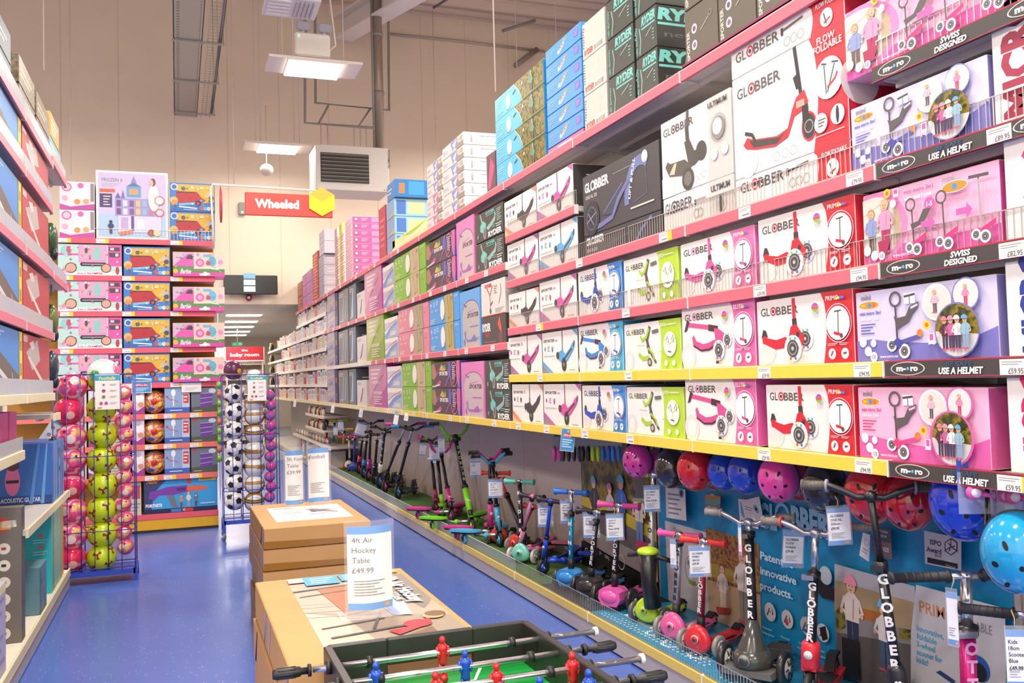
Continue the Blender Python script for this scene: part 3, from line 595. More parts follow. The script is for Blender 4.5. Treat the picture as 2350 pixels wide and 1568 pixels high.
R3T = [(1232, None, True), 1326, 1430, 1562, (1732, '£59.95', False), (1955, '£94.95', False), (2296, '£82.95', False)]
R4T = [1325, (1515, None, True), 1698, (1945, '£79.95', False), (2268, '£89.95', False)]
for bay in range(0, 4):
    for z, ra, ri, tk, lg in ((1.245, YEL, 0, R1T, 'helmet'), (1.585, YEL, 0, R2T, 'helmet'), (1.925, PINK, 1, R3T, 'swiss'), (2.27, PINK, 1, R4T, 'helmet')):
        if bay == 0: ra = DKR
        place_shelf(bay, z, ra, ri, lg if bay == 0 else False, LV[z], spots=spots_for(tk, bay, z))
place_shelf(0, 2.605, DKR, 1, 'swiss', LV[2.605]); place_shelf(3, 2.605, PINK, 1, False, LV[2.605])
for bay in range(0, 14): place_shelf(bay, 3.01, PINK, 0, False, LV[3.01], spots=[(.3, None, False)] if bay > 5 else ())
rnd = random.Random(3)
for bay in range(4, 19):
    y = BY[bay]
    if y < 14.8:
        for z in (1.245, 1.825, 2.415):
            ra = (YEL if bay < 7 else PALY) if z == 1.245 else (PINK if (bay < 8 or z > 2) else WHR)
            place_shelf(bay, z, ra, 0, False, LV[z], spots=[(.1 + rnd.random() * .25, None, False), (.75 + rnd.random() * .2, None, False)])
    else:
        for j, z in enumerate((1.245, 1.545, 1.845, 2.14, 2.43, 2.72)):
            if z > 2.7 and y > 18.7: continue
            place_shelf(bay, z, WHR if j else PALY, 0, False, ORD[j] + ' level', spots=[(.1 + rnd.random() * .9, None, False)])

# ---------------------------------------------------------------- cartons on the right shelving
def art_kind(k):
    W_ = 'efe8e2'
    T = {
        'primo_red': (W_, 'd8303c', g_primo('cf2a3a', 'd8303c'), 'white scooter box with red band'),
        'primo_pink': (W_, 'e070a8', g_primo('d8589c', 'e27cb0'), 'white scooter box with pale pink band'),
        'primo_blue': (W_, '3a84cc', g_primo('3a52b0', '3f8cd6'), 'white scooter box with blue band'),
        'elite_pink': (W_, 'd8589c', g_elite('d0508c', 'e470ac'), 'white box of folded pink scooter'),
        'elite_blue': (W_, '3aa0cc', g_elite('3a84cc', '52b4d8'), 'white box of folded blue scooter'),
        'evo': (W_, 'a8cc2c', g_evo('a8c83c', 'b4d436'), 'white scooter box with lime band'),
        'xl_black': (W_, '4a4542', sporter('46423e', 'XL', 'e09068'), 'white scooter box, orange corner stripe, black scooter'),
        'xl_pink': (W_, '4a4542', sporter('d0509c', 'XL', 'b06aa0'), 'white scooter box, purple corner stripe, pink scooter'),
        'mini_pink': (W_, '45403e', sporter('d8589c', 'mini', 'c064a0'), 'white small scooter box with pink scooter picture'),
        'mini_blue': (W_, '45403e', sporter('58a8d4', 'mini', '6aa0c4'), 'white small scooter box with blue scooter picture'),
        'micro_pink': ('efb4d0', 'd05a94', micro_toddler('df62a8', 'efb4d0', 'd03880'), 'pink carton with round children photographs'),
        'micro_lilac': ('d2cbe6', '8a80bc', micro_toddler('7a76bc', 'd2cbe6', '5a5aa8'), 'lilac carton with round children photographs'),
        'micro_kids': ('f0b2cc', 'c84a8c', micro_kids(), 'pink carton with toddlers photograph and arrows'),
        'ryder': ('46463f', '3a3c38', ryder(), 'black scooter box with teal scooter'),
        'tall_pink': ('dc80b4', 'd870ac', tall_sporter('dc80b4', ('c8b2b4', 'a05a98'), 'b064b0'), 'tall pink scooter box with arch'),
        'tall_blue': ('58a0dc', '4a98d8', tall_sporter('62a4dc', ('b8b0ac', '6058a8'), '7a7ab8'), 'tall blue scooter box with arch'),
        'dark_sp': ('584048', '6a5ac0', dark_sporter(), 'dark multicoloured scooter box'),
        'fold_green': ('86b83c', '78b030', folding('86b83c'), 'lime green folding scooter box'),
        'fold_blue': ('4c9cdc', '3aa0dc', folding('4c9cdc', 'b8a458'), 'sky blue folding scooter box'),
        'fold_pink': ('dc8494', 'd86a8c', folding('dc8494', 'b0a07c'), 'rose pink folding scooter box'),
        'swirl': ('c4c4cc', 'd8c8c0', swirl(), 'white box with blue swirls'),
        'mag_tall': ('cc88a4', 'c83c9c', plaincol('c', 'd8a4b4', 'b85c98'), 'tall dusty pink box'),
        'lime_tall': ('a8b450', '7cb424', plaincol('c', 'c8cc88', '8aa838'), 'tall mottled lime box'),
        'red_w': ('dcd6ce', 'c8c0b8', [('l', [(.25, .85), (.38, .6), (.4, .2)], .06, 'c8503c'), ('l', [(.5, .85), (.4, .6)], .06, 'c8503c'), ('l', [(.4, .3), (.5, .4)], .06, '5a5654'), ('e', .4, .14, .08, '5a5654'), ('t', 'RYDER', .18, .84, .09, 'c83c34', {'w': .3, 'b': .05}), ('n', .56, .6, .7, .85, 4, '8a8480'), ('l', [(.75, .3), (.85, .6), (.84, .85)], .03, '6a6460'), ('r', 0, 0, 1, .03, 'c84030'), ('n', .6, .06, .95, .2, 3, 'a89c94')], 'white box with red folded scooter'),
        'red_b': ('4a4442', '3e3a38', [('t', 'RYDER', .02, .5, .26, 'f0ebe4', {'w': .36, 'b': .05}), ('t', 'CLASSIC', .14, .3, .13, 'c83c34', {'w': .2, 'b': .03}), ('e', .8, .22, .2, '8a4a44', .26), ('e', .8, .22, .12, '5a5250', .16), ('p', [(.68, .7), (.78, .95), (.82, .7), (.86, .4), (.74, .5)], 'd8553c'), ('n', .1, .08, .6, .13, 1, '9a9490'), ('r', 0, 0, 1, .03, 'c84030')], 'black box with red scooter, white lettering'),
        'grey': ('8c847c', '6a625c', greybox(), 'tall dark grey box'),
        'greyblue': ('6c7680', '5a5e66', greybox('d8dce0', '6a9ad0'), 'tall blue-grey box with white curve'),
        'whitesc': ('dcd4cc', 'c8beb6', [('p', [(.3, .1), (.5, .2), (.7, .7), (.6, .7)], 'b05a98'), ('n', .1, .8, .5, .92, 2, '8a8480'), ('e', .5, .3, .06, '5a5050')], 'narrow white scooter box'),
        'lilac_t': ('b4a4b4', '9c8ca8', [('p', [(0, .5), (1, .7), (1, .5), (0, .35)], 'c8b8a8'), ('n', .1, .7, .8, .9, 3, 'd8ccc8'), ('p', [(.2, .05), (.7, .3), (.8, .05)], '8a7ab0')], 'mauve patterned box'),
        'navy_t': ('3c3868', '34305c', [('r', .2, .6, .8, .75, 'b06a3c'), ('n', .2, .1, .8, .3, 3, 'c0a0b0')], 'narrow navy box with orange label'),
    }
    return T[k]
CM = {}
def put(kind, W, H, D, loc, label=None, group=None, rz=-PI / 2, nm=None, tilt=0):
    key = (kind, round(W, 2), round(H, 2), D)
    if key not in CM:
        body, side, art, _ = art_kind(kind)
        CM[key] = carton(round(W, 2), D, round(H, 2), body, art, side=side, end=[('n', .2, .55, .8, .8, 3, 'e8dcd8')] if kind not in ('ryder',) else [('t', 'RYDER', .1, .75, .16, '74c4b8', {'w': .8, 'b': .04, 'sh': .15}), ('r', .1, .66, .9, .7, '74c4b8')]).build(nm or 'scooter_box')
        o = CM[key]
    else:
        o = bpy.data.objects.new(nm or 'scooter_box', CM[key].data); COL.objects.link(o)
    o.location = loc; o.rotation_euler = (tilt, 0, rz)
    d = art_kind(kind)[3]
    tag(o, label or d, 'box', group or 'boxed scooters on the right shelving')
    return o
def row(z, items, phrase, xf=.018):
    for it in items:
        kind, xl, xr, H = it[:4]; n = it[4] if len(it) > 4 else 1
        dx = it[5] if len(it) > 5 else 0
        X = XF + xf + dx
        yl = ypx(xl, z + .02, X); yr = ypx(xr, z + .02, X)
        W = max(.05, yl - yr - .012)
        for k in range(n):
            pos = '' if n == 1 else (', lower of two' if k == 0 else ', upper of two')
            lab = art_kind(kind)[3] + pos + ', ' + phrase
            D = min(.46, .5)
            put(kind, W, H, .45, (X, yl, z + .002 + k * (H + .003)), lab)
row(1.245, [('micro_pink', 1974, 2284, .25), ('primo_red', 1762, 1968, .26), ('elite_pink', 1576, 1744, .29), ('evo', 1441, 1574, .25), ('primo_blue', 1338, 1440, .26), ('mini_pink', 1249, 1337, .265), ('xl_black', 1177, 1248, .265)], 'on lowest yellow-edged shelf')
row(1.585, [('micro_lilac', 1969, 2300, .25), ('primo_red', 1741, 1966, .265), ('elite_pink', 1568, 1738, .29), ('evo', 1435, 1566, .25), ('elite_blue', 1330, 1432, .28), ('mini_blue', 1246, 1329, .265), ('xl_pink', 1169, 1245, .265)], 'on second yellow-edged shelf')
row(1.925, [('micro_kids', 1986, 2308, .25), ('primo_red', 1744, 1972, .265), ('primo_pink', 1565, 1738, .26), ('evo', 1434, 1560, .255), ('primo_blue', 1329, 1430, .27), ('mini_pink', 1240, 1326, .265), ('xl_black', 1169, 1239, .25)], 'on third level above helmets')
row(2.27, [('micro_lilac', 1957, 2278, .235), ('mini_blue', 1238, 1328, .27), ('xl_pink', 1166, 1237, .265)], 'on fourth level above helmets')
row(2.605, [('micro_kids', 1944, 2350, .25), ('mini_pink', 1233, 1318, .27), ('xl_black', 1159, 1232, .26)], 'on fifth level above helmets')
for z, c, px, h, nm_ in ((1.245, 'c8245c', 2316, .28, 'magenta'), (1.585, '2a3c8c', 2312, .28, 'navy'), (2.27, 'a03048', 2281, .33, 'maroon')):
    yl = ypx(px, z + .02, XF + .018)
    m = carton(.3, .3, h, 'eee8e2', [('t', 'MICRO', .45, .04, .3, c, {'rot': 90, 'b': .05, 'sx': .8}), ('t', 'MINI DELUXE', .75, .04, .16, '8a8888', {'rot': 90, 'b': -.005, 'sx': .72})], side='d8d0ca')
    tag(m.build('scooter_box', loc=(XF + .018, yl - .004, z + .002), rz=-PI / 2), f'white box with large vertical {nm_} capital letters, right edge', 'box')
yl = ypx(2309, 1.945, XF + .018)
tag(carton(.3, .3, .3, 'eee8e2', [('p', [(.3, .95), (.7, .85), (.5, .5), (.75, .2), (.3, .1), (.2, .4), (.35, .6), (.2, .8)], 'c8487c')], side='d8d0ca').build('scooter_box', loc=(XF + .018, yl - .004, 1.927), rz=-PI / 2), 'white box with curved pink shape, right edge, third level', 'box')
yl = ypx(2277, 2.68, XF + .018)
tag(carton(.3, .3, .22, 'eee8e2', [('t', 'M', .3, .1, .5, 'd8407a', {'b': .05})], side='d8d0ca').build('scooter_box', loc=(XF + .018, yl - .45, 2.607), rz=-PI / 2), 'white box with pink letter, top right corner', 'box')
# tall stacked ones on the fourth level
def custom(name, W, D, H, body, art, side, loc, label, endart=(), group='boxed scooters on the right shelving'):
    o = carton(W, D, H, body, art, side=side, end=endart).build(name, loc=loc, rz=-PI / 2)
    return tag(o, label, 'box', group)
X = XF + .018; z = 2.272
yl, yr = ypx(1690, 2.3, X), ypx(1957, 2.3, X)
W = yl - yr - .01
RE = [('t', 'GLOBBER', .12, .55, .1, 'e8d4d0', {'w': .3, 'b': .02}), ('e', .12, .5, .2, 'c8b8b8'), ('n', .1, .2, .45, .28, 2, 'e8c8c4')]
custom('scooter_box', W, .5, .125, 'efe8e2', flow_flat(), 'b01c34', (X, yl, z), 'white and red scooter box lying flat under a standing one', RE[2:])
custom('scooter_box', W, .48, .44, 'efe8e2', flow_front(), 'b01c34', (X, yl, z + .127), 'large white box with red folding scooter picture, standing', RE)
custom('scooter_box', W, .48, .125, 'efe8e2', flow_flat(), 'b01c34', (X, yl, z + .569), 'white and red scooter box lying flat on top of stack', RE[2:])
yl, yr = ypx(1524, 2.3, X), ypx(1688, 2.3, X); W = yl - yr - .01
custom('scooter_box', W, .46, .165, 'e6e0da', ult_flat(), 'c8c2bc', (X, yl, z), 'white and silver scooter box lying under another')
custom('scooter_box', W, .46, .38, 'efe8e2', ult_front(), 'c8c2bc', (X, yl, z + .167), 'white and silver box with black three-wheel scooter picture')
yl, yr = ypx(1342, 2.3, X), ypx(1520, 2.3, X); W = yl - yr - .01
custom('scooter_box', W, .46, .12, '3e3c3e', onenl_flat(), '2c2a2c', (X, yl, z), 'black scooter box lying flat behind wire riser')
custom('scooter_box', W, .46, .36, '434043', onenl_front(), '2c2a2c', (X, yl, z + .122), 'large black box with blue scooter line drawing')
# middle bays
row(1.245, [('ryder', 1116, 1174, .225, 2), ('tall_pink', 1061, 1114, .46), ('dark_sp', 993, 1059, .24, 2), ('fold_green', 925, 991, .25, 2), ('swirl', 890, 923, .24, 2), ('mag_tall', 848, 888, .54)], 'lowest shelf beyond white boxes', .01)
row(1.825, [('red_b', 1107, 1163, .22), ('tall_blue', 1058, 1105, .48), ('fold_blue', 988, 1056, .25, 2), ('fold_pink', 916, 986, .25, 2), ('swirl', 884, 914, .23, 2), ('lime_tall', 843, 882, .56)], 'middle shelf beyond white boxes', .01)
yl, yr = ypx(1107, 1.85, XF + .01), ypx(1163, 1.85, XF + .01)
put('red_w', yl - yr - .012, .27, .45, (XF + .01, yl, 1.827 + .223), 'white box with red folded scooter, standing on black box')
row(2.415, [('ryder', 1093, 1158, .235, 2), ('tall_pink', 1050, 1091, .5), ('dark_sp', 980, 1048, .23, 2), ('fold_green', 907, 978, .25, 2), ('swirl', 880, 905, .24, 2), ('mag_tall', 838, 877, .55)], 'upper shelf beyond white boxes', .01)
LP = {1.245: 'lowest', 1.825: 'middle', 2.415: 'upper'}
for z in (1.245, 1.825, 2.415):
    row(z, [('whitesc', 820, 838 if z > 2 else 842, .34, 1), ('greyblue', 802, 818, .5), ('grey', 778, 800, .5), ('navy_t', 770, 776, .52), ('lilac_t', 752, 769, .27, 2)], LP[z] + ' shelf, far part of right shelving', .012)
# far bays: books, figures and small toys on six levels
COLS = ['e0d4c8', 'd8c8c4', 'c8c4cc', 'dcc8b8', 'e8dcd0', 'cfc0b4', 'd4b8b8', 'c4b8b0', 'e4dce0', 'c8b8a0']
CN = ['cream', 'blush', 'pale lilac', 'tan', 'ivory', 'beige', 'dusty rose', 'taupe', 'pearl', 'sand']
bkm = {}
for j, z in enumerate((1.245, 1.545, 1.845, 2.14, 2.43, 2.72)):
    y = 15.0; n = 0; k = 0
    lim = 24.6 if z < 2.7 else 18.6
    while y < lim and n < 30:
        wd = rnd.choice((.12, .18, .26)) * (1.35 if y > 17.5 else 1); h = rnd.choice((.17, .2, .22, .24)); c = rnd.randrange(10)
        if n % 6 == 5: c = 10
        key = (wd, h, c)
        if key not in bkm:
            colr = (COLS + ['c83c34'])[c]
            bkm[key] = carton(wd, .3, h, colr, [('r', .1, .55, .9, .85, rnd.choice(('b87a8a', '7a8ab8', 'c8a060', '9ab0a0', 'b8a8a0'))), ('n', .15, .15, .85, .45, 3, '8a7a74')], side='c8bab0').build('toy_box'); o = bkm[key]
        else: o = bpy.data.objects.new('toy_box', bkm[key].data); COL.objects.link(o)
        o.location = (XF + .02, y + wd, z + .002); o.rotation_euler = (0, 0, -PI / 2)
        tag(o, f'small {(CN + ["red"])[c]} toy box, {ORD[n]} from near end, {ORD[j]} shelf, far shelving', 'box', 'small toy boxes on the far shelving')
        y += wd + .03; n += 1
    # a yellow-capped bottle and jars further on
    yy = 24.75
    for q in range(3):
        bt = MB(); bt.tube([(0, 0, 0), (0, 0, .13), (0, 0, .16), (0, 0, .19)], [.05, .05, .03, .03], 'cfc4a8' if q else '3a3430', 10); bt.cyl((0, 0, .19), (0, 0, .225), .036, 'e8c820' if q == 0 else 'c8b8a0', 10)
        o = bt.build('bottle', loc=(XF + .08, yy + q * .16, z + .002)) if z < 2.7 else None
        if o: tag(o, f'small capped bottle, {ORD[q]} from the near side, {ORD[j]} shelf at far end', 'bottle', 'bottles at the far end')
# ---------------------------------------------------------------- cartons on the top shelf
ZT = 3.012
def topstack(xl, xr, n, H, body, art, side, label, D=.45, endart=(), z0=ZT, X=XF + .02, W=None, grp='boxes on the top shelf', nm='toy_box'):
    yl = ypx(xl, z0 + .02, X); yr = ypx(xr, z0 + .02, X)
    W = W or max(.05, yl - yr - .012); src = None
    for k in range(n):
        if src is None: o = src = carton(W, D, H, body, art, side=side, end=endart).build(nm)
        else: o = src.copy(); COL.objects.link(o)
        o.location = (X, yl, z0 + k * (H + .003)); o.rotation_euler = (0, 0, -PI / 2)
        tag(o, label + (f', {ORD[k]} from the bottom' if n > 1 else ''), 'box', grp)
BR = [('t', 'iSPORTER', .14, .05, .09, 'e0d8cc', {'rot': 90, 'b': .02}), ('e', .3, .6, .09, 'd8ccd0'), ('e', .3, .6, .05, '6a4a6a'), ('e', .3, .3, .09, 'd8ccd0'), ('e', .3, .3, .05, '8a5a80'), ('o', .8, .7, .06, .02, '8a8478'), ('l', [(.5, .5), (.75, .65)], .02, 'b8b0a0')]
yl = 3.73
for i in range(6):
    for k in range(2):
        xs = 'ab'
        if i == 0 and k == 0: bsrc = carton(.275, .45, .262, '625a4c', BR, side='4a443c').build('scooter_box'); o = bsrc
        else: o = bsrc.copy(); COL.objects.link(o)
        o.location = (XF + .03, yl - i * .285, ZT + .022 + k * .266); o.rotation_euler = (0, 0, -PI / 2)
        tag(o, f'dark brown scooter box end, {ORD[i]} from the left, {("bottom", "upper")[k]} row, top shelf', 'box', 'brown boxes on the top shelf')
tr = MB(); tr.box(0, 0, 0, 1.7, .47, .02, '8a2050'); tr.box(0, 0, 0, 1.7, .004, .03, '8a2050')
tag(tr.build('display_tray', loc=(XF + .014, 3.74, ZT), rz=-PI / 2), 'magenta tray under the brown boxes on the top shelf', 'tray')
RF = [('t', 'RYDER', .3, .72, .2, '74c4b8', {'w': .66, 'b': .05, 'sh': .2}), ('r', .3, .62, .94, .66, '74c4b8'), ('l', [(.2, .7), (.26, .4), (.2, .05)], .05, '8aa89c'), ('t', 'LED EDITION', .1, .08, .08, '74c4b8', {'rot': 90, 'b': .02}), ('l', [(.5, .4), (.8, .55)], .02, 'b8c0b4'), ('n', .82, .2, .9, .5, 4, '74c4b8')]
RE2 = [('t', 'RYDER', .02, .66, .26, '74c4b8', {'w': .9, 'b': .06, 'sh': .15}), ('r', .02, .52, .9, .58, '74c4b8'), ('t', 'neo', .1, .24, .14, '5a5c54', {'w': .4}), ('e', .7, .3, .18, '55554e')]
topstack(1399, 1460, 4, .215, '43443c', RF, '30302c', 'black scooter box with teal lettering, left column, top shelf', .45, RE2, nm='scooter_box')
topstack(1463, 1513, 4, .215, '43443c', RF, '30302c', 'black scooter box with teal lettering, right column, top shelf', .45, RE2, nm='scooter_box')
WR = [('r', .05, .3, .95, .95, 'c8c0b4'), ('l', [(.1, .6), (.9, .6)], .01, 'e4ded4'), ('l', [(.4, .3), (.4, .95)], .01, 'e4ded4'), ('l', [(.7, .3), (.7, .95)], .01, 'e4ded4'), ('t', 'RYDER', .08, .08, .15, 'c8503c', {'w': .4, 'b': .03}), ('t', 'BUGGIE', .52, .08, .12, 'a89c90', {'w': .38}), ('n', .03, .3, .1, .9, 8, '6a625a')]
topstack(1343, 1396, 3, .215, 'd6cec2', WR, 'b8aea2', 'thin white box with red lettering, top shelf', .4, nm='scooter_box')
TB = [('p', [(.36, .2), (.42, .2), (.62, .7), (.62, .85), (.56, .85), (.36, .4)], 'd8ccc0'), ('t', 'SPORTER', .4, .3, .22, '7a6a5c', {'w': .24, 'rot': 18, 'b': .03}), ('r', .82, .35, .95, .8, '7a68b8'), ('n', .84, .42, .93, .72, 3, 'a8a0d0'), ('n', .05, .3, .3, .7, 3, '8ab8e4')]
topstack(1258, 1340, 6, .105, '4e94d2', TB, '3f8cd0', 'flat blue scooter box in six-high stack, top shelf', .45, z0=ZT + .045, nm='scooter_box')
topstack(1258, 1340, 1, .04, 'e070a0', [('n', .3, .2, .7, .8, 1, 'f4e0e8')], 'c04080', 'flat pink box under the blue stack, top shelf', .45, nm='scooter_box')
KB = [('r', 0, 0, .55, 1, '58b4dc'), ('p', [(.42, 1), (.52, .6), (.56, .2), (.57, 0), (1, 0), (1, 1)], FOL), ('l', [(.42, 1), (.52, .6), (.57, .2), (.58, 0)], .03, 'e8e4d4'), ('p', circ(.3, .45, .05, .34, 18), 'efe8dc'), ('l', [(.26, .16), (.3, .08), (.34, .16)], .03, '4a4a48'), ('l', [(.4, .6), (.46, .7)], .08, '3a3a3a'), ('n', .03, .5, .16, .8, 3, 'a8d8ec'), ('n', .03, .1, .18, .28, 2, 'a8c8d4'), ('e', .6, .75, .07, 'e8e4e0')] + fig(.78, .05, .85, '4a9a90', '6a5a50', '5a4030', .17, helmet='58b4cc') + [('r', .6, 0, 1, .05, '7a8a28')]
topstack(1141, 1254, 4, .165, '58b4dc', KB, '2a94d0', 'sky blue box with forest photograph, top shelf', .45, nm='scooter_box')
topstack(1118, 1139, 1, .3, '6a4a4c', [('p', [(.1, .1), (.5, .9), (.9, .6), (.4, .1)], 'c85080')], '7a4a54', 'dark box with pink scooter beside the sky blue stack', .4, nm='scooter_box')
def AE(c): return [('t', 'EVO', .06, .28, .3, c, {'w': .2}), ('p', [(.4, .95), (.5, .1), (.58, .3), (.7, .05), (.8, .6), (.72, .95)], c), ('p', [(.5, .6), (.6, .2), (.7, .9)], 'd8d4d8'), ('p', circ(.78, .68, .06, .2, 12), 'c8bca8'), ('p', circ(.9, .7, .06, .2, 12), 'b0a494'), ('r', .7, 0, 1, .4, '9a8c7c')]
AEE = [('t', 'AERO', .16, .16, .16, '55505a', {'rot': 90}), ('l', [(.3, .72), (.62, .72), (.6, .6)], .03, '4a4a58'), ('l', [(.62, .72), (.6, .3), (.56, .22)], .05, '4a5a9c'), ('l', [(.34, .72), (.36, .5)], .02, '4a4a58'), ('o', .93, .4, .09, .04, '4a4648'), ('o', .93, .18, .09, .04, '4a4648')]
topstack(1019, 1068, 6, .107, 'ded6ce', AE('8a94c0'), 'e4ddd8', 'white slim box with blue print, near column, top shelf', .5, AEE, nm='scooter_box')
topstack(981, 1017, 3, .1, 'ded6ce', AE('c870a4'), 'e4ddd8', 'white slim box with pink print, far column, top shelf', .5, AEE, nm='scooter_box')
topstack(981, 1017, 3, .1, 'ded6ce', AE('8a94c0'), 'e4ddd8', 'white slim box with blue print above pink ones, top shelf', .5, AEE, z0=ZT + .309, nm='scooter_box')
topstack(901, 979, 1, .13, 'e6ec9c', [('p', [(.3, .9), (.6, .9), (1, 1), (.7, .5)], 'b8d838'), ('p', [(0, .3), (1, .8), (1, .5), (0, .1)], 'f0f0d0')], 'e0e890', 'flat pale yellow-green box on the top shelf', .3)
EB = [('r', .06, .1, .3, .9, '4a70c0'), ('r', .34, .12, .8, .88, 'b8c8a8'), ('r', .86, 0, 1, 1, '78b83c'), ('e', .57, .5, .25, 'd0c890')]
topstack(889, 907, 3, .2, '8aa4c8', [('p', [(0, 0), (1, .3), (1, .1), (.2, 0)], 'c8b850')], '8cc0d8', 'light blue game box in stack, top shelf', .45, EB, z0=ZT)
topstack(889, 907, 1, .2, '4a80b8', [('n', .1, .3, .6, .7, 2, 'c8d8e8')], '2878c0', 'bright blue game box on top of light blue stack', .45, [('r', .1, .2, .25, .8, 'b8804c'), ('r', .35, .15, .75, .9, '3a9ad8')], z0=ZT + .61)
topstack(871, 887, 1, .62, 'b8384c', [('n', .2, .2, .9, .8, 5, 'd8707c')], 'a83048', 'tall crimson box standing on the top shelf', .06)
PS = [('e', .12, .5, .3, '6a5a60'), ('e', .12, .55, .18, 'e8e0e4'), ('n', .28, .3, .5, .8, 3, 'e0b0cc'), ('r', .6, .15, .95, .85, 'd884b0')]
topstack(794, 811, 9, .093, 'd8b0b8', [('n', .1, .2, .9, .8, 2, 'b8607c')], 'c4508c', 'pink flat box in tall pink stack, top shelf', .45, PS)
for q, (c, s_, w0) in enumerate((('e0d0c4', 'e8dcd4', 786), ('d8b850', 'e0c468', 781), ('e4d4d0', 'e8dcd8', 775), ('c8a098', 'd8b4a8', 770))):
    topstack(w0, w0 + 6, 5 + q % 2, .15, c, [('n', .1, .2, .9, .8, 3, 'a8604c')], s_, f'{("cream", "yellow", "ivory", "salmon")[q]} narrow box behind the pink stack', .3)
topstack(733, 745, 4, .17, 'b0a8b4', [('n', .1, .2, .9, .8, 3, '8a88a8')], 'b0a4b0', 'grey-lilac box in stack, far top shelf', .5, [('r', .5, .1, .95, .9, '88b048'), ('n', .1, .2, .4, .8, 2, 'c8bcb0')])
topstack(733, 745, 2, .2, 'd0c4cc', [('n', .1, .3, .9, .6, 2, 'a89cb4')], 'cdbfc8', 'pale lilac box above grey-lilac stack, far top shelf', .5, z0=ZT + .7)
topstack(719, 731, 1, .85, 'c04c40', [('n', .1, .05, .9, .95, 14, 'e8b090')], 'a83838', 'tall red patterned box, far top shelf', .06)
topstack(695, 716, 3, .21, 'b884b0', [('n', .05, .1, .95, .9, 4, 'e090c0'), ('r', .3, .2, .5, .8, 'd858a8')], 'a87098', 'purple-pink doll box, far top shelf', .45, [('n', .1, .1, .9, .9, 5, 'e8a0c8'), ('r', .5, .2, .8, .8, 'd060a0')])
topstack(684, 694, 2, .28, 'b05a48', [('n', .05, .1, .95, .9, 4, 'd8a880')], 'a05a50', 'rust-coloured box at the far end of top shelf', .4)
# ---------------------------------------------------------------- end-of-aisle shelving facing the camera
YE = 10.6; XE0, XE1 = -1.72, .405
OCH = mat('b8801c', .5)
zE = [at(400, y, Y=YE).z for y in (552, 635, 715, 798, 878, 949, 1018, 1089)]
t = thing('end_shelving', 'wide end-of-aisle shelving with ochre back panel and yellow plinth', 'shelving unit', (0, 0, 0))
a = MB(); a.box(XE0, YE + .42, .15, XE1, YE + .45, 3.22, OCH); a.build('back_panel', t)
a = MB(); a.box(XE0, YE + .01, .0, XE1, YE + .42, .03, '2a2420'); a.box(XE0, YE, .03, XE1, YE + .42, .16, mat('d8a41c', .4)); a.build('plinth', t)
a = MB(); a.bbox(XE0, YE - .008, .14, XE1, YE + .004, .2, mat('e05868', .4), .002); a.box(XE0, YE + .004, .16, XE1, YE + .42, .185, GREYM); a.build('base_deck', t)
a = MB(); a.box(XE1 - .03, YE + .45, 0, XE1, YE + .9, 3.2, mat('e8dccc', .5)); a.box(XE0, YE + .87, 0, XE1, YE + .9, 3.2, mat('e8dccc', .5)); a.build('side_panel', t)
for i, z in enumerate(zE):
    s = thing('display_shelf', f'red-edged shelf, {ORD[i]} from the top, end-of-aisle shelving', 'shelf', (XE0, YE, z), 0, 'shelves of the end shelving')
    a = MB(); a.box(0, .004, -.04, XE1 - XE0, .41, -.005, GREYM); a.build('tray', s)
    a = MB(); a.bbox(0, -.008, -.055, XE1 - XE0, .004, .003, 'e0566a' if i < 5 else 'e87468', .002); a.build('price_rail', s)
    add_tickets(s, [(xpx(p, z, YE) - XE0 - .04, None, True) for p in ((143, 230, 400) if i == 0 else (148, 290, 400) if i < 5 else (342, 385, 445))])
    for ch in s.children:
        if ch.name.startswith('price_ticket'): ch.location.y = -.0085
    if i == 0:
        c = MB()
        for q in range(34):
            x = .9 + 1.2 * q / 33; c.box(x - .0014, .0, 0, x + .0014, .003, .11, WIRE)
        c.box(.9, 0, .108, 2.1, .0032, .112, WIRE); c.build('wire_riser', s)
def ebox(nm, pl, pr, z, H, body, art, side, label, D=.38, dy=0, grp='toy boxes on the end shelving'):
    x0 = xpx(pl, z, YE + .012 + dy); x1 = xpx(pr, z, YE + .012 + dy); k = (nm, round(x1 - x0, 2), round(H, 2))
    if k not in CM: o = carton(x1 - x0 - .006, D, H, body, art, side=side).build('toy_box'); CM[k] = o
    else: o = bpy.data.objects.new('toy_box', CM[k].data); COL.objects.link(o)
    o.location = (x0, YE + .012 + dy, z + .003)
    return tag(o, label, 'box', grp)
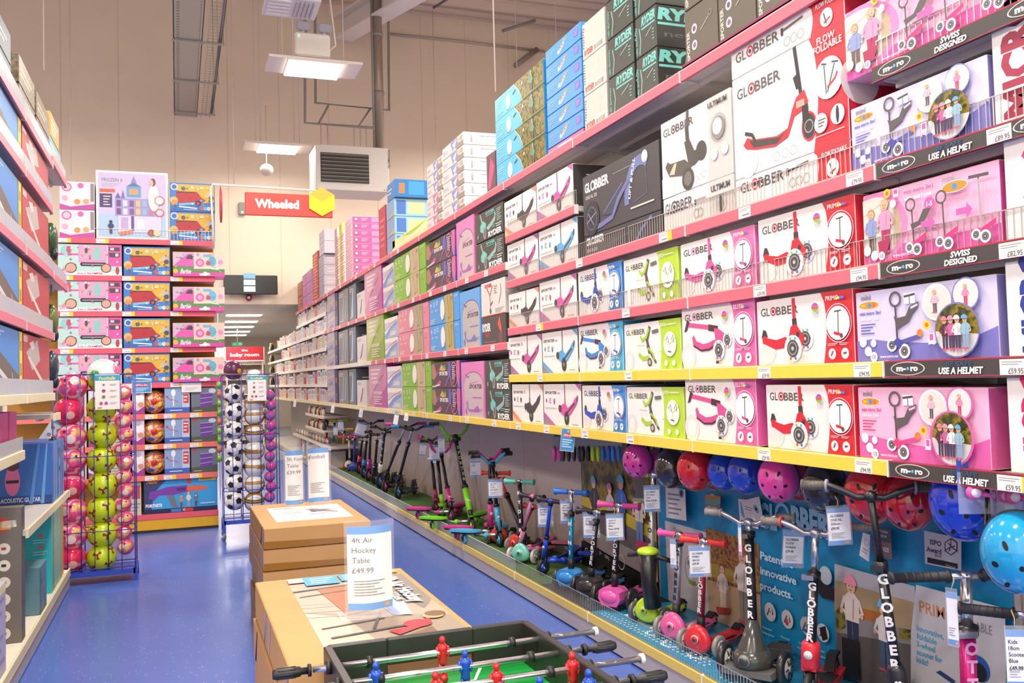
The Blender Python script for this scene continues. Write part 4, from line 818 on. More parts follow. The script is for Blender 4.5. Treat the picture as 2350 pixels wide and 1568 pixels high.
VAN = [('p', [(.0, .3), (.0, .62), (.06, .96), (.3, .96), (.3, .62), (1, .62), (1, .1), (0, .1)], 'b4d4cc'), ('r', .78, .3, 1, 1, 'dc58a0'), ('r', 0, .64, 1, .7, 'e85a9c'), ('r', 0, 0, 1, .12, 'f0ece8'), ('p', circ(.13, .8, .09, .15, 14, 0, 360), '88c8c0'), ('p', circ(.17, .82, .04, .12, 12), 'c8486a'),
       ('r', .32, .42, .76, .97, 'e890bc'), ('r', .34, .5, .74, .95, 'e0a0b8'), ('p', circ(.44, .8, .025, .1, 10), '6a3a44'), ('r', .56, .5, .66, .9, '8ac0b8'), ('p', [(.34, .36), (.36, .42), (.74, .42), (.76, .36), (.74, .3), (.36, .3)], '2c2a2c'), ('n', .38, .34, .72, .38, 1, 'e8e4e0'),
       ('e', .2, .24, .17, 'e8a088'), ('o', .2, .24, .17, .03, '5a4a48'), ('e', .75, .24, .15, 'e8a088'), ('o', .75, .24, .15, .03, '5a4a48'), ('t', 'LOL', .02, .08, .13, 'e8a0cc', {'w': .14, 'b': .06}), ('r', .8, .8, .97, .92, '4a4448'), ('r', .8, .6, .97, .74, '4a4448'), ('r', .82, .82, .88, .9, 'c8c4c8'), ('r', .9, .62, .95, .72, 'c8c4c8'), ('e', .55, .2, .0, 'fff'), ('t', '2-in-1 GLAMPER', .3, .04, .06, 'c8508c', {'w': .4}), ('p', circ(.93, .16, .03, .13, 10), 'b03a50')]
VAN = [v for v in VAN if v[-1] != 'fff']
TRK = [('r', 0, 0, 1, 1, '3a7cc4'), ('p', [(.16, .95), (.98, .95), (.98, .35), (.6, .3), (.14, .4)], 'd8ac3c'), ('p', [(.14, .68), (.6, .7), (.7, .5), (.8, .4), (.66, .28), (.14, .3)], 'b02c38'), ('r', .14, .66, .56, .7, '4a3a38'), ('l', [(.2, .24), (.55, .3), (.72, .42)], .07, '6ac0e0'), ('e', .62, .3, .1, '3a2a2c'), ('e', .62, .3, .05, 'c84450'),
       ('p', [(0, .16), (.5, .2), (1, .08), (1, 0), (0, 0)], '2e6cb4'), ('l', [(.2, .17), (.6, .12)], .04, 'e4ecf4'), ('e', .1, .85, .12, 'c8d0e0'), ('e', .1, .85, .08, '3a6cb4'), ('e', .09, .38, .13, 'd8b070'), ('e', .1, .3, .1, 'c89050'), ('e', .3, .8, .07, '5a6068'), ('e', .88, .6, .1, 'b8b8b0'), ('e', .92, .5, .08, '4a4c58'), ('e', .8, .56, .05, 'e8c040')] + \
      [('e', .5 + i * .11, .84, .06, ('d8d0a0', 'c8b878', 'e0c890', 'd8b868')[i]) for i in range(4)] + [('e', .7 + i * .08, .12, .07, ('c85040', '6ab0d8', 'd8d0c8', 'c8a040')[i]) for i in range(4)] + [('n', .3, .05, .6, .09, 1, 'e8ecf4')]
CAR = [('p', [(0, 1), (1, 1), (1, .5), (0, .5)], 'e8a8c8'), ('p', [(0, 0), (1, 0), (1, .16), (0, .16)], 'd8489c'), ('p', [(0, .16), (1, .16), (1, .42), (0, .42)], '5c8a50'), ('r', 0, .6, .38, 1, 'c8b0c0'), ('p', [(.02, .42), (.1, .6), (.28, .92), (.42, .95), (.5, .5), (.42, .4)], 'e058a8'), ('p', [(.24, .72), (.3, .88), (.38, .88), (.38, .7)], '4a4048'), ('r', .4, .3, 1, 1, 'f0c8b8'), ('e', .52, .56, .17, 'd860a8'), ('e', .52, .56, .1, 'e8a0c4'), ('p', circ(.76, .62, .08, .22, 14), '60b4cc'), ('r', .58, .8, .74, .92, '7ab0d8'), ('e', .48, .9, .07, 'a8a0c0'), ('e', .68, .55, .1, 'c85068'),
       ('t', 'Barbie', .14, .1, .2, 'f4e8f0', {'w': .2, 'b': .02, 'sh': .2}), ('e', .05, .2, .1, 'd8b048'), ('e', .92, .6, .1, 'e890c0'), ('p', [(.5, .1), (.7, .14), (.72, .04), (.52, .02)], 'f0e8ec'), ('e', .62, .1, .09, 'e8e4e0'), ('p', [(.6, .34), (.9, .24), (.86, .34), (.62, .4)], 'c8dcc0')]
rp = random.Random(21)
for A_, pal in ((VAN, ('c85c90', '6ab0a8', 'e8c0d0', 'f0e8e4', '7a4a58', 'd89a60')), (TRK, ('e8c040', '3a5c9c', 'c8d8e8', 'b03038', '6a5a3a', 'f0e8d8')), (CAR, ('d84a98', 'f0d0e0', '8ac0d8', 'c07ab0', '5a8a50', 'e8b870'))):
    for k in range(26):
        a_, b_ = rp.uniform(.03, .95), rp.uniform(.06, .92); A_.append(('e', a_, b_, rp.uniform(.012, .04), rp.choice(pal)) if k % 2 else ('p', [(a_, b_), (a_ + rp.uniform(.01, .04), b_ + rp.uniform(-.03, .03)), (a_ + rp.uniform(.0, .03), b_ + rp.uniform(.03, .08))], rp.choice(pal)))
for i in range(4):
    z = zE[i + 1]
    ebox('van', 133, 281, z, .335, 'b4d4cc', VAN, 'c8e0d8', f'teal and pink toy van box, {ORD[i + 1]} shelf, end shelving')
    ebox('trk', 284, 392, z, .32, '3a7cc4', TRK, '2c6cb4', f'blue and yellow box with red truck, {ORD[i + 1]} shelf, end shelving')
    ebox('car', 397, 517, z, .265, 'e8a8c8', CAR, 'd870b0', f'pink and green toy car box, {ORD[i + 1]} shelf, overhanging end', dy=-.06)
z = zE[0]
UN = [('r', 0, 0, 1, 1, 'e4d4d8'), ('p', [(0, 0), (1, 0), (1, .22), (.3, .1), (0, .2)], 'b8489c'), ('p', circ(.62, .62, .2, .28, 14), 'f0ece8'), ('e', .6, .86, .1, 'e060a8'), ('e', .5, .5, .12, 'e8e4e0'), ('e', .2, .8, .16, 'd85a8c'), ('e', .2, .8, .12, 'e8b8cc'), ('e', .5, .28, .1, 'e8904c'), ('e', .75, .3, .1, 'e0a070'), ('r', .88, .3, .98, .95, '8a8488'), ('e', .15, .4, .1, 'e8a8b8')]
for k in range(2): ebox('uni', 137, 219, z + k * .305, .3, 'e4d4d8', UN, 'd8c8cc', f'white and purple plush pet box, {("lower", "upper")[k]} of two, top shelf corner')
CAS = [('r', .03, .03, .97, .97, 'c4bcdc'), ('p', [(.03, .6), (.97, .75), (.97, .97), (.03, .97)], 'c8b8d8'), ('p', [(.03, .03), (.97, .03), (.97, .3), (.03, .36)], 'a8c4e0'), ('t', 'FROZEN II', .08, .84, .05, '7a7484', {'w': .28, 'b': .01}), ('n', .08, .76, .34, .82, 3, 'a8a0b0'), ('r', .05, .68, .26, .73, 'd8603c'), ('r', .05, .46, .22, .66, '4a4060'), ('n', .1, .48, .2, .64, 4, 'd8d0e0'),
       ('p', [(.48, .84), (.52, .93), (.56, .84)], '8a80b8'), ('r', .48, .76, .56, .84, '9c94c4'), ('r', .42, .62, .62, .78, '6a9cc0'), ('p', [(.42, .78), (.52, .84), (.62, .78)], '5a7098'), ('r', .46, .66, .58, .74, 'e89868'), ('r', .26, .34, .82, .6, 'a094c4'), ('p', [(.26, .6), (.3, .68), (.34, .6)], '6a60a0'), ('p', [(.72, .6), (.76, .68), (.8, .6)], '6a60a0'), ('p', [(.34, .6), (.37, .72), (.4, .6)], '7a70a8')] + \
      [('r', .28 + .09 * (i % 6), .36 + .12 * (i // 6), .34 + .09 * (i % 6), .45 + .12 * (i // 6), ('6a5080', 'b87a8c', '8ab0d0', 'e0b878', '7a5a90', 'c8d0e8')[(i * 5) % 6]) for i in range(12)] + \
      [('r', .3, .1, .9, .34, 'd0c8e0'), ('r', .34, .14, .44, .32, 'b8a0c8'), ('r', .48, .12, .52, .34, '5a5080'), ('r', .56, .14, .66, .3, 'e0d8ec'), ('p', [(.3, .1), (.5, .14), (.5, .08), (.32, .05)], 'c87858'), ('p', circ(.8, .62, .08, .2, 16), 'e8dcd8'), ('p', circ(.79, .85, .035, .06, 14), '6a4434'), ('p', circ(.77, .84, .026, .045, 14), 'e0b090'), ('o', .88, .58, .07, .012, 'd8603c'), ('e', .88, .58, .055, 'c8d8ec'), ('o', .88, .4, .06, .012, 'd8603c'), ('e', .88, .4, .045, 'd8c8dc')] + \
      fig(.2, .07, .2, '3a3a5a', '4a4a60', '3a2a28', 1.0)[:6] + [('e', .76, .1, .05, 'a86848'), ('e', .84, .1, .05, 'd8c8a8')]
ebox('castle', 221, 388, z, at(221, 390, Y=YE).z - z, 'ece4dc', CAS, 'd8d0c8', 'large lilac toy castle box with white border, top shelf')
for k in range(2): ebox('trk0', 390, 495, z + k * .325, .32, '3a7cc4', TRK, '2c6cb4', f'blue box with red truck, {("lower", "upper")[k]} of two, top shelf right end')
FK = [('r', .0, .0, 1, 1, '8aa4cc'), ('r', .7, 0, 1, 1, 'c4c8dc'), ('r', 0, 0, 1, .2, '3a64b4'), ('r', .74, .35, .96, .8, 'c84a50'), ('n', .76, .4, .94, .76, 3, 'f0e8e8'), ('p', circ(.35, .74, .09, .13, 14), 'e8ece8'), ('l', [(.35, .7), (.35, .25)], .04, 'e8e4e0'), ('l', [(.1, .6), (.2, .5), (.35, .48), (.55, .4)], .02, 'c83a4a'), ('e', .1, .6, .04, 'c83a4a'), ('n', .2, .06, .7, .14, 1, 'e8ecf4')]
BUS = [('r', 0, 0, 1, 1, '6a7480'), ('p', [(0, 0), (1, 0), (1, .3), (0, .2)], '4c5648'), ('r', .04, .84, .2, .94, 'c83038'), ('p', circ(.8, .86, .14, .1, 14), 'c8d0dc')] + [('p', [(.35, .18 + k * .2), (.8, .26 + k * .18), (.8, .4 + k * .18), (.35, .34 + k * .2)], '6a3c98') for k in range(3)] + [('l', [(.35, .36 + k * .2), (.8, .42 + k * .18)], .02, 'c8b8d8') for k in range(3)] + [('n', .1, .04, .4, .1, 1, 'd8d8c0')]
PET = [('r', 0, 0, 1, 1, 'd8ccd4'), ('p', [(0, 0), (1, 0), (1, .3), (.4, .12), (0, .25)], 'a03a88'), ('e', .6, .6, .16, 'f0ece8'), ('e', .5, .8, .1, 'b8a8b8'), ('e', .7, .35, .1, 'd89068')]
YLT = [('r', 0, 0, 1, 1, 'c8c0b4'), ('r', .1, .5, .9, .9, 'b84858'), ('n', .1, .1, .9, .4, 3, '8a8484')]
for i in range(5, 8):
    z = zE[i]; H = .3
    ebox('pet', 304, 333, z, .29, 'd8ccd4', PET, 'c8bcc8', f'white and purple plush box, {ORD[i]} shelf of end shelving')
    ebox('fork', 378, 437, z, .3, '8aa4cc', FK, 'c4c8dc', f'blue box with white fork toy, {ORD[i]} shelf of end shelving')
    ebox('bus', 439, 501, z, .27, '6a7480', BUS, '4a5458', f'grey box with purple triple-deck bus, {ORD[i]} shelf of end shelving')
    for q, (l, r) in enumerate(((150, 200), (203, 250), (253, 300))):
        ebox('yl' + str(q), l, r, z, .27, 'c8c0b4', PET if q == 1 else YLT, 'b8b0a4', f'small pale toy box, {ORD[q]} from left, {ORD[i]} shelf of end shelving')
    c = xpx(355, z, YE + .15)
    bm_ = ramp_mat('print_ball_red', ['a82030', 'd84038', 'e8c8a0', 'c82c34', 'e8b838', '3a6ab0', 'c83040'], 9, .15)
    o = MB(); o.ell((0, 0, 0), (.13, .13, .13), bm_, 24, 16)
    for (dx, dz, cc) in ((-.04, .04, 'e8d0c0'), (.05, -.03, 'e8c030'), (-.03, -.07, '2c4a9c'), (.06, .06, 'd83a34'), (0, 0, 'b83020')):
        v = Vector((dx, -math.sqrt(max(.0, .0169 - dx * dx - dz * dz)), dz)) * .93
        o.ell(v, (.035, .014, .035), mat(cc, .15), 10, 6)
    tag(o.build('play_ball', loc=(c, YE + .15, z + .134)), f'large shiny red printed ball, {ORD[i]} shelf of end shelving', 'ball', 'balls on the end shelving')
z = .187
GUN = [('r', 0, .14, 1, 1, '3a9cd8'), ('p', [(0, .14), (0, 1), (.34, 1), (.14, .6), (.1, .14)], '36406c'), ('r', 0, 0, 1, .14, '20284c'), ('t', 'NERF', .03, .84, .12, 'e89030', {'w': .16, 'b': .06, 'sh': .25}), ('p', [(.06, .44), (.08, .62), (.2, .66), (.3, .72), (.58, .74), (.6, .56), (.4, .5), (.36, .38), (.3, .5), (.2, .5), (.14, .38)], '7a3ca0'), ('p', [(.3, .5), (.38, .14), (.46, .14), (.4, .5)], '6c7484'), ('r', .44, .6, .56, .68, '4a2c68'),
       ('p', [(.58, .7), (.74, .72), (.86, .66), (.86, .6), (.72, .58), (.58, .58)], 'e8603c'), ('r', .58, .78, .64, .96, 'c8503c'), ('r', .74, .84, .98, .98, 'e8c830'), ('n', .76, .86, .96, .96, 2, '6a5a28'), ('t', 'FORTNITE', .02, .2, .08, 'e8ecf4', {'w': .22, 'b': .05}), ('r', .36, .03, .5, .12, '3a7cc4'), ('r', .54, .03, .66, .12, 'c83a44'), ('t', 'X', .51, .04, .08, 'e8e4e0')] + \
      fig(.5, .14, .36, 'c89058', '5a5044', '4a3428', .35) + fig(.6, .14, .44, 'e0dcd4', 'a0a4ac', '8a6a4a', .35) + fig(.7, .14, .36, '6a6c7c', '4a4a54', '3a2a24', .35) + [('n', .76, .2, .96, .26, 1, 'd8e0ec')]
ebox('gun', 331, 501, z, .4, '2a3258', GUN, '1c2244', 'wide blue toy blaster box on bottom of end shelving', .3, .02)
ebox('gun2', 300, 326, z, .36, 'a89c54', YLT, '8a8048', 'small olive toy box left of toy blaster box', .3, .03)
for i, (l, tp, r, b_, c, tl, lab) in enumerate(((302, 875, 348, 903, '3a8cc8', 'GIFTS to Give', 'small blue gift notice on the end shelving rail'), (417, 875, 462, 901, 'e8e4e0', '', 'small white notice with blue edge on the end shelving rail'))):
    x0 = xpx(l, 1.5, YE - .02); x1 = xpx(r, 1.5, YE - .02); zt = at(l, tp, Y=YE - .02).z; zb = at(l, b_, Y=YE - .02).z
    m = MB(); m.box(0, -.002, 0, x1 - x0, .001, zt - zb, 'f0ece8')
    Print(m, (0, -.002, 0), (1, 0, 0), (0, 0, 1), x1 - x0, zt - zb).run([('r', .03, .05, .97, .95, c), ('n', .15, .12, .85, .45, 3, 'd8e8f4' if i == 0 else 'a8a4a0'), ('r', .0, .82, 1, .96, '3a8cc8')] + ([('r', .15, .55, .85, .78, 'c83a4c'), ('t', 'GIFTS to Give', .5, .6, .12, 'f4ecec', {'a': 'c', 'w': .6, 'b': .03})] if i == 0 else []))
    tag(m.build('notice', loc=(x0, YE - .012, zb)), lab, 'sign')

# ---------------------------------------------------------------- shelving on the left
XL = -.82
LB = [(7.15, .87), (5.9, 1.25), (4.65, 1.25), (3.4, 1.25)]
PSTR = 'd87888'
for i, (y, wd) in enumerate(LB):
    nm = ['far short', 'second', 'third', 'nearest'][i]
    t = thing('shelving_bay', f'{nm} bay of the grey shelving along the left', 'shelving unit', (XL, y, 0), PI / 2, 'bays of the left shelving')
    a = MB(); a.box(.002, .5, .15, wd - .002, .52, 3.25, mat('d8d0c4', .5)); a.build('back_panel', t)
    a = MB(); a.box(wd - .045, .46, 0, wd - .004, .5, 3.25, GREYM)
    for k in range(30): a.box(wd - .03, .4595, .15 + k * .1, wd - .02, .46, .2 + k * .1, '3a3634')
    a.build('upright', t)
    a = MB(); a.box(.002, 0, .01, wd - .002, .012, .1, mat('b3aaa6', .4)); a.box(.002, .02, 0, wd - .002, .04, .03, '23212a'); a.build('plinth', t)
    a = MB(); a.box(.002, 0, .1, wd - .002, .5, .145, mat('e4dcc8', .5)); a.bbox(.002, -.006, .1, wd - .002, .006, .16, mat('e8d8a8', .4), .002); a.box(.002, -.007, .1, wd - .002, -.0061, .108, 'dcb838'); a.build('base_deck', t)
    lv = (3.24, 2.40, 1.40, .77) if i == 0 else (3.2, 2.87, 2.41, 1.97, 1.545)
    for j, z in enumerate(lv):
        if i == 0 and z == 1.40: w2, dep = .3, .3
        else: w2, dep = wd, .46
        col = 'e8dcb4' if z < 1.6 else PSTR
        s = thing('display_shelf', f'{"cream" if z < 1.6 else "pink"}-edged shelf, {ORD[j]} from top, {nm} bay on left', 'shelf', (XL, y, z), PI / 2, 'shelves of the left shelving')
        a = MB(); a.box(.002, .012, -.035, w2 - .002, dep, -.004, GREYM); a.box(.002, .1, -.05, w2 - .002, .12, -.035, GREYM); a.build('tray', s)
        a = MB(); a.bbox(.002, -.004, -.05, w2 - .002, .012, .003, mat(col, .4), .002); a.box(w2 - .012, -.006, -.052, w2 - .003, .02, .004, 'f0e4d4'); a.build('price_rail', s)
        if z > 1.5 and not (i == 0 and z < 2):
            a = MB(); a.box(.006, .006, .003, wd / 2 - .004, .009, .09, mat('b9bcc0', .25)); a.box(wd / 2 + .004, .006, .003, wd - .006, .009, .09, mat('b4bbc4', .25)); a.build('front_riser', s)
s = thing('display_shelf', 'short cream-edged shelf with pink toys, lower left edge', 'shelf', (XL, 5.0, 1.23), PI / 2)
a = MB(); a.box(0, .012, -.035, .8, .4, -.004, GREYM); a.build('tray', s)
a = MB(); a.bbox(0, -.004, -.05, .8, .012, .003, mat('e8dcb4', .4), .002); a.build('price_rail', s)
a = MB(); a.box(.006, .006, .003, .79, .009, .08, mat('b9bcc0', .25)); a.build('front_riser', s)
KBD = [('r', 0, 0, 1, 1, '4a8cd0'), ('p', [(0, 0), (.5, 0), (.2, .3), (0, .4)], '3c70bc'), ('p', [(.08, .62), (.16, .78), (.9, .3), (.86, .06)], '6a605c'), ('p', [(.06, .56), (.08, .62), (.86, .06), (.84, .02), (.76, .03)], 'd4ccc8'), ('l', [(.7, .34), (.74, .18)], .03, 'd8d4d0'), ('n', .1, .84, .5, .94, 2, 'c8dcf0'), ('r', .91, 0, 1, 1, 'e8cc38'), ('r', .93, .3, .98, .5, 'a8842c'), ('r', .93, .7, .98, .85, 'a8842c')]
RDB = [('r', 0, 0, 1, 1, 'b84448'), ('p', [(0, .2), (0, 0), (1, 0), (1, .3)], 'c8786c'), ('p', [(.1, .7), (.5, .96), (.6, .6), (.3, .4)], 'b8aca8'), ('p', [(.14, .62), (.2, .64), (.84, .14), (.8, .06)], 'dcd0c4'), ('p', [(.2, .86), (.34, .92), (.4, .8), (.3, .74)], 'd8ccc4'), ('r', .0, .86, .14, .97, 'e0b0b0')]
for j, (z, H) in enumerate(((2.872, .27), (2.412, .36), (1.972, .36), (1.547, .36))):
    lv = ('second', 'third', 'fourth', 'fifth')[j]
    for (y0, W_, art, body, sd, lab) in ((4.72, 1.17, KBD, '4a8cd0', 'e0c030', 'blue keyboard box with yellow end'), (5.93, 1.15, RDB, 'b84448', 'a83840', 'red keyboard box'), (3.45, 1.2, RDB, 'b84448', 'a83840', 'red keyboard box')):
        o = carton(W_, .42, H, body, art, side=sd).build('keyboard_box', loc=(XL - .022, y0, z), rz=PI / 2)
        tag(o, f'{lab}, {"nearest" if y0 < 4 else "far" if y0 > 5 else "middle"}, {lv} shelf from top on the left', 'box', 'keyboard boxes on the left shelving')
    yy = 5.9   # yellow lettered spine strip standing between the two boxes
MC_ = ramp_mat('print_camo', ['3c362e', '564a3c', '685a46', '8a7654', '342e28'], 45)
for k, (y0, n_, c1, c2) in enumerate(((5.0, 0, '54708c', '4c80b0'), (5.9, 0, None, None), (6.6, 0, None, None))):
    for q in range(2):
        body = MC_ if k else mat('38485a')
        o = carton(.62, .4, .17, body, [('n', .1, .3, .8, .7, 2, 'c8b490')]).build('toy_box', loc=(XL - .03, y0, 3.203 + q * .175), rz=PI / 2)
        tag(o, f'{"mottled brown" if k else "slate blue"} box, {("lower", "upper")[q]}, {("near", "middle", "far")[k]} stack on top of left shelving', 'box', 'boxes on top of the left shelving')
for q, (y0, wd, c, z0) in enumerate(((7.25, .3, '6aa8b4', 3.243), (7.57, .35, '7ab4bc', 3.243), (7.3, .5, 'd89848', 3.43))):
    o = carton(wd, .35, .18, c, [('n', .1, .2, .8, .8, 3, 'e8e4dc')]).build('toy_box', loc=(XL - .03, y0, z0), rz=PI / 2)
    tag(o, ('pale teal box on top left shelving, nearer', 'pale teal box on top left shelving, at the far end', 'orange box on the pale teal boxes, top left')[q], 'box', 'boxes on top of the left shelving')
def wedge(nm, pts, d, m, loc, rz, lab, cat): return tag(MB().prism(pts, 0, d, m, 'y').build(nm, loc=loc, rz=rz), lab, cat)
# hanging bags of dark sports kit at the far bay
for q, (z, c) in enumerate(((2.72, '3c5a3a'), (2.1, '6a7440'), (1.75, '3a4450'), (1.1, '2c2e38'))):
    m = MB(); m.ell((0, 0, 0), (.05, .1, .12), mat(c, .2, var=.3, scale=14), 14, 10); m.ell((.02, 0, -.12), (.03, .04, .05), mat('28282c', .2), 10, 8); m.tube([(0, 0, .18), (0, 0, .3)], .006, '8a8884', 6)
    m.tube([(0, 0, .3), (-.3, 0, .3)], .005, 'a8a49c', 6)
    tag(m.build('bagged_helmet', loc=(XL - .07, 7.62, z)), f'dark bagged helmet hanging at far end of left shelving, {ORD[q]} from top', 'helmet', 'bagged helmets on the left')
# pink toy tills
for q in range(3):
    o = carton(.2, .2, .22, 'c85c8c', [('r', .1, .1, .75, .45, '8a8488'), ('r', .15, .5, .8, .9, 'd87a9c'), ('e', .5, .7, .12, 'e8a060'), ('n', .1, .1, .7, .4, 3, 'c8b8c0')], side='b8407c').build('toy_box', loc=(XL - .24 - (q % 2) * .0, 5.05 + q * .28, 1.233), rz=0)
    tag(o, f'small pink toy till box, {ORD[q]} from the near side, lower left shelf', 'box', 'pink toy boxes')
GUIT = circ(0, 0, 1, 1, 4)
def guitar_pts(cx, cy, s):
    R = []
    for i in range(36):
        a = 2 * PI * i / 36; y = math.sin(a); rr = (.62 + .25 * (y < 0) * abs(y)) * (1 - .25 * math.exp(-((y - .15) / .28) ** 2))
        R.append((cx + s * rr * math.cos(a), cy + s * y * 1.0))
    return R
# boxed pink guitar on the far bay lower shelf
z = .772
UK = [('r', 0, 0, 1, 1, '3468b8'), ('r', 0, 0, 1, .14, '28488c'), ('p', [(x * .5, y) for x, y in guitar_pts(.62, .55, .4)], 'd870a4'), ('p', [(.27, .9), (.35, .9), (.35, 1), (.27, 1)], '4a3840'), ('e', .31, .66, .1, '5a3a44'), ('r', .2, .36, .42, .41, '2a2428'), ('t', 'ACOUSTIC GUITAR', .1, .04, .07, 'c8d4e8', {'w': .7, 'b': .03}), ('p', [(.6, 0), (.75, 1), (.8, 1), (.66, 0)], '5a8cd0'), ('p', [(.8, 0), (.9, 1), (.93, 1), (.86, 0)], '6a9cd8')]
tag(carton(.36, .72, .42, '3468b8', UK, side='4a80c8', end=[('p', [(0, 0), (.08, 0), (.08, 1), (0, 1)], '3468b8')] + [('r', .15 + k * .14, 0, .22 + k * .14, 1, ('6a9cd8', '8a9cc8', '5a84c8', 'a0a8d0')[k % 4]) for k in range(6)]).build('guitar_box', loc=(XL - .385, 7.2, z), rz=0), 'blue box with pink guitar on the lower left shelf', 'box')
s = thing('display_shelf', 'cream-edged lower shelf under the pink guitar box, left', 'shelf', (XL, 5.9, .77), PI / 2)
a = MB(); a.box(0, .012, -.035, 1.245, .4, -.004, GREYM); a.build('tray', s)
a = MB(); a.bbox(0, -.004, -.05, 1.245, .012, .003, mat('e8dcb4', .4), .002); a.build('price_rail', s)
DG = [('r', .0, 0, 1, 1, '746c64'), ('r', .25, .82, .6, .93, 'c84038'), ('r', .2, .84, .7, .9, 'd8a858'), ('t', 'ROCKSTER', .46, .905, .09, 'f0e4d8', {'rot': -90, 'w': .22, 'b': .04, 'sx': .3})] + [x for k in range(6) for x in (('e', .5, .7 - k * .125, .042, 'e4dccc'), ('r', .42, .69 - k * .125, .56, .71 - k * .125, ('b03a3a', '2e2a2a', '4a4650', 'c8c0b4', '2e2a3a', '8a3a3c')[k]))] + [('n', .1, .3, .18, .8, 16, 'a89c6a')]
tag(carton(.175, .12, .76, '746c64', DG, side='5c5650').build('guitar_box', loc=(XL - .2, 5.85, .147), rz=0), 'tall grey rock guitar set box with round pictures, left', 'box')
TK = [('r', 0, 0, 1, 1, '2cb4b8'), ('r', .3, .78, .5, .94, 'b8845c'), ('r', .36, .4, .44, .78, '6a4434'), ('e', .3, .86, .01, '2a2a2a'), ('p', circ(.4, .3, .18, .1, 18), 'b8845c'), ('e', .78, .7, .025, 'd85a5a'), ('e', .78, .56, .025, 'd85a5a'), ('n', .64, .6, .92, .66, 2, 'a0d8d8'), ('n', .64, .46, .92, .52, 2, 'a0d8d8')]
tag(carton(.32, .62, .58, '2cb4b8', TK, side='8ab8a4', end=[('r', .1, 0, .2, 1, '4ca090'), ('r', .3, 0, .36, 1, 'c8c088'), ('r', .84, 0, .9, 1, 'e8a040')]).build('guitar_box', loc=(XL - .345, 7.15, .147), rz=0), 'teal ukulele box on the bottom left deck', 'box')
tag(carton(.3, .12, .3, '5c8490', [('p', [(0, 0), (1, 0), (0, 1)], '4c707c'), ('n', .1, .05, .7, .6, 8, 'a89890')], side='6a8c90').build('guitar_box', loc=(XL - .015, 6.5, .147), rz=PI / 2), 'grey-teal instrument box between tall grey and teal boxes', 'box')
tag(carton(.3, .12, .56, 'b8a468', [('p', [(.3, 0), (.5, 0), (.6, 1), (.4, 1)], '8aa070'), ('r', .8, 0, .95, 1, 'e09c40')], side='e0a040').build('toy_box', loc=(XL - .03, 7.6, .147), rz=PI / 2), 'olive and orange box at the far end of left deck', 'box')
tag(carton(.45, .2, .45, 'b8b4c8', [('n', .1, .1, .9, .9, 6, '9a8ab0'), ('r', 0, .9, 1, 1, 'e8d89c')], side='b8b4c8').build('toy_box', loc=(XL - .02, 4.86, .147), rz=PI / 2), 'pale lilac box at the bottom left edge', 'box')
m = MB(); m.box(-.09, -.001, 0, .09, .001, .3, 'dce4e8'); Print(m, (-.09, -.001, 0), (1, 0, 0), (0, 0, 1), .18, .3).run([('r', 0, .75, 1, 1, '6ab4d8'), ('r', .4, .78, .8, .92, 'd85a78')] + [('e', .25 + .25 * (i % 3), .62 - .2 * (i // 3), .05, ('8a90a0', 'a07a7a', '4a4a50')[i % 3]) for i in range(9)])
P_ = at(120, 1035, Y=8.14); o = m.build('leaflet', loc=(P_.x - .06, 8.2, P_.z)); o.rotation_euler = (0, math.radians(32), 0); tag(o, 'tilted white and blue leaflet hanging beside pink balls', 'sign')
# ---------------------------------------------------------------- ball racks
PURP = mat('3c3c94', .35)
def rack(x0, x1, y0, y1, z0, z1, label, casters, ncol=3):
    t = thing('ball_rack', label, 'rack', ((x0 + x1) / 2, (y0 + y1) / 2, 0))
    hx, hy = (x1 - x0) / 2, (y1 - y0) / 2; BL = mat('2c48b0', .35)
    a = MB()
    for s_ in (-1, 1): a.box(-hx, s_ * hy - .015, z0 - .04, hx, s_ * hy + .015, z0, BL); a.box(s_ * hx - .015, -hy, z0 - .04, s_ * hx + .015, hy, z0, BL)
    a.box(-hx, -hy, z0 - .012, hx, hy, z0 - .002, BL); a.build('base_frame', t)
    for sx in (-1, 1):
        for sy in (-1, 1):
            l = MB(); l.box(sx * hx - .015, sy * hy - .015, .05 if casters else 0, sx * hx + .015, sy * hy + .015, z0, BL)
            if casters: l.wheel((sx * hx, sy * hy, .04), .04, .025, '6a6a70', '9a9aa0')
            l.build('leg', t)
    xs = [-hx + 2 * hx * i / ncol for i in range(ncol + 1)]
    for i, x in enumerate(xs):
        a = MB(); 
        for yy in (-hy, hy): a.tube([(x, yy, z0), (x, yy, z1)], .005, PURP, 6)
        if i < ncol:
            xc = x + hx / ncol
            a.tube([(xc, -hy - .01, z0), (xc, -hy - .01, z1)], .0035, PURP, 6)
        a.build('upright_wire', t)
    for z in (z0 + .02, z0 + (z1 - z0) * .2, z0 + (z1 - z0) * .58, z1):
        a = MB()
        for yy in (-hy - .012, hy): a.tube([(-hx, yy, z), (hx, yy, z)], .0045, PURP, 6)
        for x in xs: a.tube([(x, -hy - .012, z), (x, hy, z)], .0045, PURP, 6)
        a.build('hoop_wire', t)
    return t
YR = 8.22
rack(xpx(128, .3, YR), xpx(312, .3, YR), YR - .13, YR + .17, .1, at(200, 860, Y=YR - .14).z, 'tall purple wire ball rack at the end of left shelving', False)
YR2 = 9.8
rack(xpx(513, .3, YR2), xpx(640, .3, YR2), YR2 - .13, YR2 + .16, .2, at(560, 860, Y=YR2 - .13).z, 'wheeled purple wire ball rack in the back opening', True)
ICO = []
g_ = (1 + 5 ** .5) / 2
for a_ in (-1, 1):
    for b_ in (-g_, g_): ICO += [Vector((0, a_, b_)), Vector((a_, b_, 0)), Vector((b_, 0, a_))]
ICO = [v.normalized() for v in ICO]
BALLS = {}
